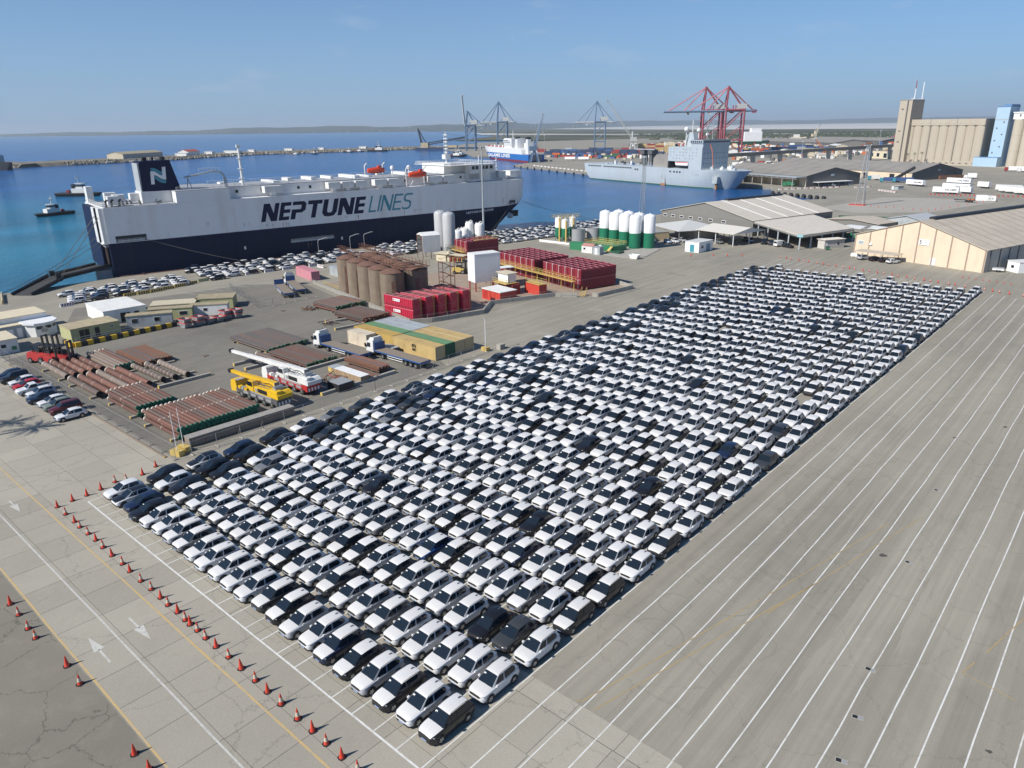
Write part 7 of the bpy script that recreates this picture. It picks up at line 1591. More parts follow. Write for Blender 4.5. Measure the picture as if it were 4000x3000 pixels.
cabin('small white cabin beside the cream warehouse right wall', 57.0,222.8,math.radians(-40),4.2,6.8,2.9,M['white_clean'],M['cwhite'],[],[(1.4,1.1,1.1,2.0)],side_windows=[(2.0,1.0,1.1,2.0)])
t = thing('small_trailer', 'small two-wheeled pale trailer beside the cream warehouse', 'trailer', (54.2,218.4,0), 0.15); MB().box(0,2.8,0,1.5,0.5,1.1).build('tub', M['cwhite'], t); MB().box(-0.05,2.85,-0.05,1.55,1.1,1.18).build('cover', M['cgrey'], t)
for y in (0,1.5): MB().cyl((1.2,y-0.08,0.32),(1.2,y+0.08,0.32),0.32,None,12).build('wheel', M['dark'], t); MB().cyl((1.9,y-0.08,0.32),(1.9,y+0.08,0.32),0.32,None,12).build('wheel', M['dark'], t)
gabled('grey_shed', 'light grey gabled shed between the two big warehouses', 5.5,292.0,math.radians(-14.5),16,14,4.3,6.0,M['cgrey'],mat('light_grey_roof',(0.42,0.44,0.46),0.6,var=0.05),seams=0)
for i, (x, y, L_) in enumerate([(-4.5,268,9),(3.5,270,8)]):
    t = thing('small_canopy', 'small white sheet canopy between the warehouses, %s' % ('left one' if i == 0 else 'right one'), 'canopy', (x,y,0), -0.25); MB().box(0,L_,0,8,2.9,3.05).build('roof', M['white'], t)
    for xx in (0.2,L_-0.3):
        for yy in (0.2,7.6): MB().box(xx,xx+0.12,yy,yy+0.12,0,2.9).build('post', M['steel'], t)
wall_run('green_fence', 'dark green sheet fence behind the open canopy', [(-17.9,309.1),(-1.0,313.8),(8,318)], 2.4, 0.1, 'fence', M['dgreen'])
wall_run('green_hoarding', 'bright green low hoarding beside the small canopies', [(-6,262.5),(6,262)], 1.6, 0.1, 'hoarding', M['green'])
# pale apron and the trailer park beyond
struct(MB().prism([(-42,358),(-33,428),(-9,437),(23,440),(5,365),(-20,343)],0,0.006).build('pale_apron', mat('pale_worn_concrete',(0.36,0.335,0.29),0.9,var=0.1,scale=0.1)))
struct(MB().prism([(-160,900),(-20,745),(60,690),(300,700),(300,1400),(-160,1400)],0,0.006).build('dirt_lot', mat('pale_dirt',(0.36,0.33,0.27),0.95,var=0.15,scale=0.05)))
for i, (x, y) in enumerate([(-27.7,378.1),(-24,376),(-19.9,373.8),(-16.6,374.5),(-13.3,375.6),(-8.5,373.0),(-3.7,371.2),(0,371),(3.2,371.0),(4.7,377),(6.1,382.7),(7.9,391),(9.7,400.4),(12,410),(14.2,419.7),(15.9,426.5)]): cone('tiny orange cone, %s along the curved line on the pale apron' % ORD[i], x, y, 0, False, 'cones around the pale apron')
def box_trailer(label, x, y, rz, L=13.4, text=True, mt=None, group=None):
    t = thing('box_trailer', label, 'trailer', (x,y,0), rz, group); MB().box(0,L,0,2.5,1.1,3.95).build('box', mt or M['white_clean'], t); MB().box(0.5,L-0.2,0.6,1.9,0.8,1.1).build('frame', M['black'], t)
    for ax in (L-1.6,L-2.9,L-4.2):
        for yy in (0.2,2.3): MB().cyl((ax,yy-0.15,0.5),(ax,yy+0.15,0.5),0.5,None,10).build('wheel', M['dark'], t)
    MB().box(2.4,2.6,0.4,0.6,0,1.1).build('landing_leg', M['black'], t)
    if text: lettering('SALAMIS', M['navy_ink'], t, L*0.45, 1.0, (L*0.48,-0.03,2.0), (1,0,0), bold=0.02)
    return t
box_trailer('white box trailer with dark lettering, farthest left of the trailers', -45.0,521,-0.52); box_trailer('white lettered box trailer beside the row of red blocks, nearest', -17.0,466.5,-0.02); box_trailer('white lettered box trailer just behind the nearest one', -18.5,497,-0.25,16); box_trailer('white lettered box trailer behind, beside the white truck', -27.0,549,-0.35,16); box_trailer('plain white trailer squeezed behind the nearest trailer', -4.5,475,-0.3,6,False); box_trailer('plain white trailer end behind the middle trailers', -4,521,-0.4,7,False)
for i, (x, y) in enumerate([(9,500),(12,492),(16,488),(21,482),(26,478)]): box_trailer('white trailer at the right edge, %s of five from the left' % ORD[i], x, y, -0.05, 13.4, False, M['cwhite'], 'white trailers at the right edge')
t = thing('box_truck', 'white box truck parked behind the lettered trailers', 'truck', (-27,602,0), 0.3); MB().box(0,2.2,0,2.4,0.6,2.6).build('cab', M['white_clean'], t); MB().box(2.4,8,0,2.5,1.0,4.0).build('box', M['white_clean'], t)
for x in (1,6):
    for yy in (0.2,2.2): MB().cyl((x,yy-0.2,0.5),(x,yy+0.2,0.5),0.5,None,10).build('wheel', M['dark'], t)
w = MB(); win(w, [(0,0.2,1.5),(0,2.2,1.5),(0,2.2,2.4),(0,0.2,2.4)], Vector((-1,0,0)), th=0.03); w.build('windscreen', M['glass'], t)
for i, (x, y, c, L_, lab) in enumerate([(-66,539,M['cblue'],13,'blue open-topped truck trailer by the far warehouse'),(-58.5,541,M['cblue'],13,'blue truck trailer under the loading conveyor'),(-79,556,M['cgreen'],8,'white box truck with green cab by the far warehouse'),(-107.3,470.4,M['green'],7.5,'green truck on the navy ship quay')]):
    t = thing('lorry', lab, 'truck', (x,y,0), 0.4); MB().box(0,2.0,0,2.4,0.6,3.0).build('cab', M['teal'] if c is not M['green'] else M['green'], t); MB().box(2.3,L_,0,2.5,1.0,3.4).build('load_box', c if i != 2 else M['cwhite'], t)
    for xx in (1.0,L_-1.2,L_-2.5):
        for yy in (0.2,2.3): MB().cyl((xx,yy-0.15,0.5),(xx,yy+0.15,0.5),0.5,None,8).build('wheel', M['dark'], t)
    w = MB(); win(w, [(0,0.2,1.7),(0,2.2,1.7),(0,2.2,2.7),(0,0.2,2.7)], Vector((-1,0,0)), th=0.03); w.build('windscreen', M['glass'], t)
t = thing('loading_conveyor', 'dark inclined loading conveyor above the blue trailer', 'conveyor', (-58,545,0), 0.9); m_ = MB(); m_.bar((0,0,2.5),(14,0,9.5),1.6); m_.build('belt', M['black'], t); m_ = MB(); m_.bar((4,0,0),(6,0,5.5),0.4); m_.bar((9,0,0),(7,0,6),0.4); m_.build('leg', M['black'], t)
container('rust red open container behind the white trailers', -39,588,22,M['rust'],rz=0.95,name='open_container',lite=True)
t = thing('flatbed_trailer', 'dark empty flatbed trailer on the pale apron', 'trailer', (3.4,421.5,0), 0.02); MB().box(0,9.5,0,2.4,1.0,1.25).build('deck', M['black'], t); MB().box(6.0,7.2,0.3,2.1,1.25,1.9).build('load', M['corange'], t); MB().box(7.8,9.0,0.3,2.1,1.25,1.9).build('load', M['corange'], t)
for x in (5.5,6.8,8.1):
    for y in (0.2,2.2): MB().cyl((x,y-0.15,0.5),(x,y+0.15,0.5),0.5,None,10).build('wheel', M['dark'], t)
t = thing('generator_box', 'white plant containers with open doors on the apron corner', 'container', (11.5,432.5,0), 0.3); MB().box(0,5,0,2.5,0.2,3.0).build('body', M['white_clean'], t); MB().box(5.1,8.5,-0.3,2.2,0.2,2.8).build('body', M['cwhite'], t); MB().box(8.5,8.6,-1.6,-0.3,0.3,2.7).build('door', M['white_clean'], t)
for x in (5.6,7.0): MB().cyl((x+0.4,-0.34,1.4),(x+0.4,-0.3,1.4),0.5,None,12).build('fan', M['cgrey'], t)
for i in range(22):
    x, y = (-15.9+i*2.1, 456.3+i*0.45) if i < 12 else (14+(i-12)*2.2, 463+(i-12)*0.5)
    t = thing('marker_block', 'small red marker block, %s from the left before the trailers' % ordw(i+1), 'block', (x,y,0), 0.1, 'red marker blocks before the trailers'); MB().xprism([(-0.5,0),(0.5,0),(0.25,0.9),(-0.25,0.9)],0,0.9).build('body', M['cred'], t); MB().box(0.2,0.7,-0.2,0.2,0.9,1.05).build('cap', M['cred'], t)
for i in range(13):
    barrier('red and white barrier, %s from the left by the navy ship quay' % ORD[i], -99.8+i*2.6+(8 if i > 9 else 0), 445.5+i*3.9, 0.9, M['white'], M['cred'], 2.2, 'barriers by the navy ship quay')
for i in range(6): barrier('red and white barrier, %s from the left around the small parking hut' % ORD[i], -48+i*2.2, 472.5-i*1.9, -0.7, M['white'], M['cred'], 2.2, 'barriers around the parking hut')
t = thing('parking_hut', 'small grey hut with flat roof behind the barriers', 'hut', (-44,484,0), -0.6); MB().box(0,6,0,4,0,2.4).build('wall', M['cgrey'], t); MB().box(-0.5,6.5,-0.5,4.5,2.4,2.6).build('roof', M['roofgrey'], t); MB().box(1,2.2,-0.05,0,0.1,2.1).build('door', M['white_clean'], t)
t = thing('flat_canopy', 'long white flat canopy with cars beneath in front of the dark gable', 'canopy', (-86.4,478,0), math.radians(64)); MB().box(0,30,0,6,2.8,3.0).build('roof', M['white_clean'], t)
for k in range(6):
    for y in (0.3,5.5): MB().box(0.3+k*5.8,0.5+k*5.8,y,y+0.2,0,2.8).build('post', M['steel'], t)
for i in range(8): make_car('parked_car', 'hatch' if i%2 else 'suv', HATCH if i%2 else SUV, 'dark car, %s from the left under the long white flat canopy' % ORD[i], -85.5+i*1.45, 480.5+i*3.3, 0, math.radians(64)+1.57, ['black','navy','dark grey','white'][i%4], None, 1, 'car', 'cars under the long white canopy')
# far warehouses
M['darkseam'] = mat('dark_seam',(0.19,0.18,0.165),0.8)
def far_wh(name, label, x, y, deg, W, L, e, r, gable=None, side=None): return gabled(name, label, x, y, math.radians(deg), W, L, e, r, side or M['wallcream'], M['rooffar'], gable=gable or M['walldark'], seams=12, seam_mat=M['darkseam'], over=0.6)
wd = far_wh('harbour_shed', 'dark grey gabled harbour shed beside the navy ship bow', -93.5,475,65.2,48,88,7,11.6)
MB().box(21,24,-0.15,0.0,6.2,7.6).build('sign', M['cgrey'], wd)
for k in range(9): MB().box(-8,-7.6,4+k*9.5,4.4+k*9.5,0,6.2).build('loading_post', M['blockwall'], wd)
MB().box(-9,0.2,0,88,6.1,6.5).build('loading_canopy', M['cgrey'], wd); tr = MB()
for k in range(18): tr.bar((-8.6,k*4.9,6.1),(-8.6,k*4.9+2.45,5.2),0.2); tr.bar((-8.6,k*4.9+2.45,5.2),(-8.6,k*4.9+4.9,6.1),0.2)
tr.bar((-8.6,0,5.2),(-8.6,88,5.2),0.25); tr.build('canopy_truss', M['steel'], wd)
for k in range(8): MB().box(-0.1,0.0,6+k*10,11+k*10,0,4.6).build('shutter_door', M['sand'], wd)
wc = far_wh('harbour_shed', 'long grey gabled shed with cream wall behind the blue trailers', -51.5,562,68,56,135,5.6,11)
for k in range(5): MB().box(-0.12,0.0,14+k*22,18+k*22,0,4.2).build('loading_door', M['black'], wc)
MB().box(27,30,-0.15,0.0,6.0,7.2).build('sign', M['cgrey'], wc)
far_wh('harbour_shed', 'very long low grey shed far behind the conveyor bridge', -352,1292,60,80,260,6.5,11,M['roofgrey'],M['walldark']); far_wh('harbour_shed', 'second long low grey shed beyond the conveyor bridge', -318,1440,60,70,200,6.5,11,M['walldark'],M['walldark'])
# conveyor bridge on piers
t = thing('conveyor_bridge', 'long grey enclosed conveyor bridge on concrete piers before the silos', 'bridge', (-206,590,0), math.radians(80.6)); MB().box(-60,322,-1.8,1.8,12.6,15.4).build('gallery', mat('bridge_concrete',(0.24,0.225,0.195),0.85,var=0.12,scale=0.1), t); MB().box(-60,322,-2.0,2.0,15.4,15.6).build('roof', M['rooffar'], t)
for k in range(9): MB().box(-50+k*44,-46+k*44,-1.4,1.4,0,12.6).build('pier', M['blockwall'], t)
# grain silos
M['siloc'] = mat('silo_concrete', (0.43,0.38,0.305), 0.9, var=0.06, scale=0.06, stain=(0.40,0.33,0.25), stain_amt=0.7, stain_scale=(0.2,0.2,0.012)); M['silodk'] = mat('tower_concrete', (0.30,0.28,0.24), 0.9, var=0.06, scale=0.06)
t = thing('grain_silo', 'huge beige concrete grain silo block with tall lift tower', 'silo', (-120.4,794.5,0), math.radians(-14)); N_c = 9; r_ = 72/(2*N_c)
for k in range(N_c):
    m_ = MB(); pts = [(r_*(2*k+1)+r_*1.0*math.cos(a_), 3.0-1.7*math.sin(a_)) for a_ in [math.pi*i/8 for i in range(9)]]
    m_.prism(pts+[(r_*2*k,20),(r_*2*(k+1),20)][0:2] if False else pts+[(r_*2*k,12),(r_*2*(k+1),12)], 4, 35.5); m_.build('silo_cell', M['siloc'], t, smooth=25)
MB().box(0,72,12,30,0,41).build('rear_block', M['siloc'], t); MB().box(-0.2,72.2,1.0,12.1,35.5,41).build('top_gallery', M['siloc'], t); MB().box(0,72,1.2,12,0,4).build('plinth', M['siloc'], t)
for k in range(12): MB().box(2+k*5.9,5+k*5.9,0.85,1.0,37.3,38.3).build('window', M['blockwall'], t); MB().box(2+k*5.9,4.4+k*5.9,1.05,1.2,1.6,2.4).build('window', M['walldark'], t)
for k in (24,48): MB().box(k-0.25,k+0.25,0.7,1.0,2,41.2).build('downpipe', M['silodk'], t)
tw = MB().box(-6.5,5.5,-3,19,0,58.5).build('lift_tower', M['siloc'], t); MB().box(1.0,2.0,-3.6,-3.0,0,58.5).build('duct', M['walldark'], tw); MB().box(-6.8,5.8,-3.3,19.3,58.5,59.1).build('parapet', M['silodk'], tw)
for z in (20,30,50): MB().box(-4,-2,-3.1,-3.0,z,z+1.2).build('window', M['walldark'], tw)
for x, h, c in ((3.5,17,M['cred']),(5.0,16,M['white_clean'])):
    m_ = MB(); yy = 3 if x < 4 else 14; m_.cyl((x,yy,59),(x,yy,59+h*0.6),0.45,0.35,6); m_.cyl((x,yy,59),(x-2,yy-2,60),0.3,None,5); m_.lathe([(1.4,60),(1.4,60.4)],8,0,(x,yy,0)); m_.build('antenna_mast', M['white_clean'], tw); m_ = MB(); m_.cyl((x,yy,59+h*0.6),(x,yy,59+h),0.45,0.4,6); m_.build('antenna_top', c, tw)
t = thing('blue_tower', 'pale blue clad lift tower with low blue annex beside the silos', 'tower', (-44.5,777.5,0), math.radians(-14)); M['skyblue'] = mat('pale_blue_cladding', (0.36,0.50,0.63), 0.6, var=0.04, scale=0.2); M['midblue'] = mat('mid_blue_cladding', (0.10,0.22,0.42), 0.6, var=0.04)
MB().box(0,10.8,4,22,0,50.5).build('tower_walls', M['skyblue'], t); MB().box(-0.3,11.1,3.7,22.3,50.5,51.2).build('roof', M['midblue'], t); MB().box(5,11.0,4.5,21,51.2,52.6).build('roof_house', M['midblue'], t)
for k in range(7): MB().box(2 if k%2 else 7,3.2 if k%2 else 8.2,3.9,4.0,6+k*5.2,7.2+k*5.2).build('window', M['walldark'], t)
MB().box(-0.1,10.9,3.85,4.0,39.6,40.3).build('band', M['cgrey'], t); MB().box(-9,11,-3,3.9,0,7.9).build('annex', M['skyblue'], t); MB().box(-9.2,11.2,-3.2,4.0,7.9,8.2).build('annex_roof', M['midblue'], t)
t = thing('grain_silo', 'row of pale round concrete silos at the right edge', 'silo', (-30.5,777.5,0), math.radians(-14))
for k in range(8): MB().cyl((4.5+k*8.6,6,0),(4.5+k*8.6,6,40),4.4,None,20).build('silo_cell', mat('pale_silo_concrete',(0.47,0.42,0.34),0.9,var=0.05,scale=0.1) if k == 0 else D.materials['pale_silo_concrete'], t, smooth=30); MB().lathe([(4.45,12.9),(4.45,13.2)],20,0,(4.5+k*8.6,6,0),caps=False).build('ring_joint', M['siloc'], t); MB().lathe([(4.45,26.5),(4.45,26.8)],20,0,(4.5+k*8.6,6,0),caps=False).build('ring_joint', M['siloc'], t)
MB().box(0,70,2.5,10,40,45.2).build('top_gallery', M['cwhite'], t); MB().box(-0.5,70.5,2,10.5,45.2,46.2).build('gallery_roof', M['cwhite'], t)
for k in range(10): MB().box(5+k*6.4,6+k*6.4,2.35,2.5,42.3,44.3).build('window', M['walldark'], t)
for i, (x, y) in enumerate([(-112,786),(-105,783.5),(-98,781)]): palm('tall palm in front of the beige silo block, %s of three' % ORD[i], x, y, 9.5+i*0.6, 2.4, 18, 20+i)
cabin('low cream block with dark openings left of the silo tower', -182,905,math.radians(-30),32,18,8,M['cream'],M['roofgrey'],[],[(3,4,2,6),(12,4,2,6),(22,5,1,6)],name='low_block',cat='building')
lorry2 = [(-17.9,706.8,'white lorry with red cab on the pale lot by the silos',M['cred']),(-8,700,'second white lorry on the pale lot at the right edge',M['cwhite'])]
for x, y, lab, c in lorry2:
    t = thing('lorry', lab, 'truck', (x,y,0), 0.3); MB().box(0,2.2,0,2.4,0.6,3.2).build('cab', c, t); MB().box(2.6,15,0,2.5,1.0,4).build('load_box', M['white_clean'], t)
    for xx in (1,12,13.3):
        for yy in (0.2,2.3): MB().cyl((xx,yy-0.15,0.5),(xx,yy+0.15,0.5),0.5,None,8).build('wheel', M['dark'], t)

# ------------------------------------------------------------------ navy ship, ferry, cranes and the far port
M['navyg'] = mat('naval_grey', (0.42,0.47,0.50), 0.5, var=0.04, scale=0.1, stain=(0.33,0.33,0.30), stain_amt=0.35, stain_scale=(0.2,0.2,0.03)); M['navyd'] = mat('naval_deck', (0.16,0.17,0.18), 0.8, var=0.1); M['rusty'] = mat('rust_run', (0.33,0.16,0.06), 0.9, var=0.3)
nv = thing('navy_ship', 'pale grey naval landing ship moored across the basin', 'ship', (-281.4,492.4,0), math.radians(-18.3)); NB = 25.0
def nsec(x0, xb, sharp, yo=0.0):
    pts = [(x0,yo),(xb-sharp,yo)]; n = 8
    for i in range(1,n+1): t = i/n; pts.append((xb-sharp+sharp*math.sin(t*math.pi/2), yo+(NB/2-yo)*(1-math.cos(t*math.pi/2)) if i < n else NB/2))
    return pts+[(x,NB-y) for x,y in pts[:-1][::-1]]
loft([(-3.0,nsec(4,149,40,1.5)),(0.0,nsec(0,152,38,0.6)),(5.0,nsec(-4,156,32)),(10.4,nsec(-5.4,161.5,25))], M['navyg'], 'hull', nv)
MB().add([(x,y,-0.9) for x,y in nsec(0.0,162.7,44,0.6)],[]) 
wlb = MB(); pl = nsec(2,150,38,0.9)[:6]
for (ax,ay),(bx_2,by) in zip(pl[:-1],pl[1:]): wlb.add([(ax,ay-0.25,-2.2),(bx_2,by-0.25,-2.2),(bx_2,by-0.3,-1.3),(ax,ay-0.3,-1.3)],[(0,1,2,3)])
wlb.build('boot_topping', M['dgreen'], nv)
MB().box(96.8,130.4,0.02,NB-0.02,15.3,25.0).build('superstructure', M['navyg'], nv); MB().box(118.0,130.4,0.03,NB-0.03,10.4,15.3).build('superstructure', M['navyg'], nv); MB().box(97,118,6,NB-6,10.4,15.3).build('boat_bay', M['navyd'], nv)
MB().box(96.8,98.4,0.03,6,10.4,15.3).build('boat_bay_frame', M['black'], nv)
MB().box(119.5,131.0,0.0,NB,25.0,27.6).build('bridge_deck', M['navyg'], nv); bw_ = MB().box(118.5,131.2,-0.6,NB+0.6,27.6,29.6).build('bridge', M['navyg'], nv)
for i in range(14): MB().box(131.18,131.26,0.4+i*1.75,1.7+i*1.75,28.0,29.1).build('window', M['glass'], bw_)
for i in range(6): MB().box(119.5+i*1.9,120.9+i*1.9,-0.66,-0.58,28.0,29.1).build('window', M['glass'], bw_)
MB().box(120,131,-0.3,NB+0.3,29.6,29.9).build('bridge_roof', M['navyd'], nv)
for r_ in range(4):
    for i in range(9):
        if (i*7+r_*5)%4: MB().box(99+i*3.2,99.5+i*3.2,-0.06,0.0,17.0+r_*2.1,17.55+r_*2.1).build('porthole', M['black'], nv)
for i in range(8):
    for r_ in range(3): MB().box(130.4,130.46,2+i*2.9,2.6+i*2.9,14+r_*3.4,14.7+r_*3.4).build('porthole', M['black'], nv)
b_ = MB(); b_.yprism([(104.5,12.6),(116.5,12.6),(117.4,14.9),(103.8,14.9)],0.4,3.4); lb = b_.build('rescue_boat', M['white_clean'], nv); MB().box(104.4,116.8,0.36,3.44,14.2,14.7).build('boat_cover', M['boat'], lb)
m_ = MB(); m_.yprism([(104,25),(106,34.5),(109.5,34.5),(112.5,25)],10.5,14.5); m_.build('radar_tower', M['navyg'], nv); m_ = MB(); m_.cyl((107,12.5,34),(107,12.5,42.5),0.3,None,6)
for x, y, z, r_ in ((103.5,10,36.5,1.9),(110.5,15,35.8,1.6),(116,18,33,1.2)): m_.lathe([(0,z-r_),(r_*0.7,z-r_*0.7),(r_,z),(r_*0.7,z+r_*0.7),(0,z+r_)],12,0,(x,y,0)); m_.cyl((x,y,25),(x,y,z-r_),0.35,None,6)
m_.build('radomes', M['cwhite'], nv, smooth=50); m_ = MB(); m_.cyl((122,12,29.6),(122,12,47),0.3,0.15,6); m_.cyl((130,9,29.6),(130,9,44),0.25,0.15,6); m_.box(121,123,9,15,38,38.3); m_.build('signal_mast', M['cgrey'], nv)
for i in range(18): MB().box(0.5+i*3.0+(2.5 if i > 5 else 0),2.6+i*3.0+(2.5 if i > 5 else 0),-0.06,0.0,8.3,9.3).build('deck_opening', M['black'], nv)
for x in (60,62.5,99,103,106,109): MB().box(x,x+1.6,-0.05,0.0,7.4,8.6).build('scupper', M['black'], nv)
MB().box(90.3,94.9,-0.08,0.0,-0.5,6.0).build('side_door', M['cgrey'], nv); MB().box(90.1,95.1,-0.06,0.0,-2.0,-0.5).build('rusty_sill', M['rusty'], nv)
m_ = MB(); m_.xprism([(14.4-14.6,2.0),(2.6-0.0,2.0),(2.4,6.4),(0.2,6.4)],141.5,146.0); ao = m_.build('anchor_pocket', M['cgrey'], nv); MB().box(143.2,144.6,1.2,2.6,-2.0,2.2).build('rust_streak', M['rusty'], ao)
lettering('L3009', M['cgrey'], nv, 6.6, 1.9, (122.2,-0.05,5.8), (1,0,0.03))
rl = MB(); railing(rl, [(-5,0.3),(96,0.3)], 10.4, 1.1, 3, 0.06); railing(rl, [(131,0.4),(142,1.0),(152,4.0)], 10.4, 1.1, 3, 0.06); rl.build('railing', M['navyg'], nv)
for i, (x, y, h_) in enumerate([(134,5,3.2),(139,9,2.4),(142,15,3.6),(145,11,2.2),(149,10,1.6),(137,18,2.8)]): m_ = MB(); m_.box(x,x+2.6,y,y+2.2,10.4,10.4+h_*0.6); m_.cyl((x+1.2,y+1,10.4+h_*0.6),(x+1.2,y+1,10.4+h_),0.6,0.3,8); m_.build('deck_machinery', M['cwhite'] if i%2 else M['navyg'], nv)
MB().yprism([(76,10.4),(76.5,16.5),(80,19.2),(92,19.2),(95.5,16.5),(96,10.4)],4,NB-3).build('hangar_tent', M['rooffar'], nv)
for x in (58,67):
    m_ = MB(); m_.box(x,x+3,8,12,10.4,19); m_.box(x-1,x+4,7,13,19,22); dk = m_.build('deck_crane', M['walldark'], nv); MB().box(x-6,x+7,6.5,9,22.0,22.8).build('crane_jib', M['cgrey'], dk)
for i in range(22): MB().box(20+i*3.2,21.8+i*3.2,3+(i*5)%14,5+(i*5)%14,10.4,11.2+(i%4)*0.7).build('deck_cargo', [M['navyg'],M['cblue'],M['walldark'],M['cwhite']][i%4], nv)
m_ = MB(); m_.path([(128,8,30),(136,4,22),(140,1.5,12)],0.25,5); m_.build('signal_flags', M['corange'], nv); MB().cyl((92,20,25),(95,20,33),0.8,0.6,8).build('funnel', M['navyg'], nv)
# ferry with blue hull
M['ferryblue'] = mat('ferry_blue', (0.02,0.14,0.42), 0.45, var=0.06); M['ferryred'] = mat('antifouling_red', (0.28,0.04,0.04), 0.6, var=0.12)
fr_ = thing('cargo_ferry', 'blue and white cargo ferry with red waterline moored beyond the pier', 'ship', (-645.1,750.7,0), math.radians(-28.0)); FB = 21.0
def fsec(xbow, xst, sharp, yo=0.0):
    n = 8; half = []
    for i in range(n+1): t = i/n; half.append((xbow+sharp*(1-math.cos(t*math.pi/2)), FB/2-(FB/2-yo)*math.sin(t*math.pi/2)))
    half.append((xst,yo)); return half+[(x,FB-y) for x,y in half[1:][::-1]]
loft([(-3.0,fsec(6,162,50,1.5)),(0.4,fsec(0,166,46,0.3))], M['ferryred'], 'underbody', fr_); loft([(0.4,fsec(0,166,46,0.3)),(7.3,fsec(-8,167,42))], M['ferryblue'], 'hull', fr_)
loft([(7.3,fsec(-8,146,42)),(12.0,fsec(-14,144,40)),(14.2,fsec(-17,140,38))], M['shipwhite'], 'upper_hull', fr_)
MB().box(80,107,1.5,FB-1.5,14.2,25.5).build('superstructure', M['shipwhite'], fr_); MB().box(79,100,0.5,FB-0.5,21,24).build('bridge', M['shipwhite'], fr_); MB().box(78.9,79.0,1,FB-1,22,23.2).build('window', M['glass'], fr_)
for i in range(7): MB().box(80.5+i*2.6,82.4+i*2.6,0.42,0.5,22,23.2).build('window', M['glass'], fr_)
for i in range(16): MB().box(84+i*1.4,84.7+i*1.4,1.42,1.5,16+(i%3)*1.8,17+(i%3)*1.8).build('window', M['glass'], fr_)
for x, y in ((116,2.5),(150,3)): o = MB().yprism([(x,14 if x < 140 else 7.5),(x+1.5,27),(x+8,27),(x+9,14 if x < 140 else 7.5)],y,y+4).build('funnel', M['shipwhite'], fr_); MB().box(x+1.6,x+8.1,y-0.1,y+4.1,25,27.4).build('funnel_top', M['black'], o)
lettering('SALAMIS LINES', M['white_clean'], fr_, 84, 4.4, (21,-0.3,1.6), (1,0,0.01), bold=0.03)
for i in range(14): MB().box(6+i*5.2,8.4+i*5.2,4+(i*3)%9,7+(i*3)%9,14.2,15.6+(i%3)*0.6).build('deck_machinery', M['shipwhite'] if i%3 else M['boat'], fr_)
MB().box(146,166.5,0.5,FB-0.5,7.3,8.2).build('stern_deck', M['deckgrey'], fr_); m_ = MB(); m_.cyl((90,10,25),(90,10,36),0.5,0.2,6); m_.cyl((128,14,14),(128,14,24),0.5,0.3,6); m_.box(122,138,12,17,14,20); m_.build('mast', M['shipwhite'], fr_)
MB().xprism([(4,7),(17,7),(17,1),(4,1)],166.5,168).build('stern_ramp', M['walldark'], fr_)
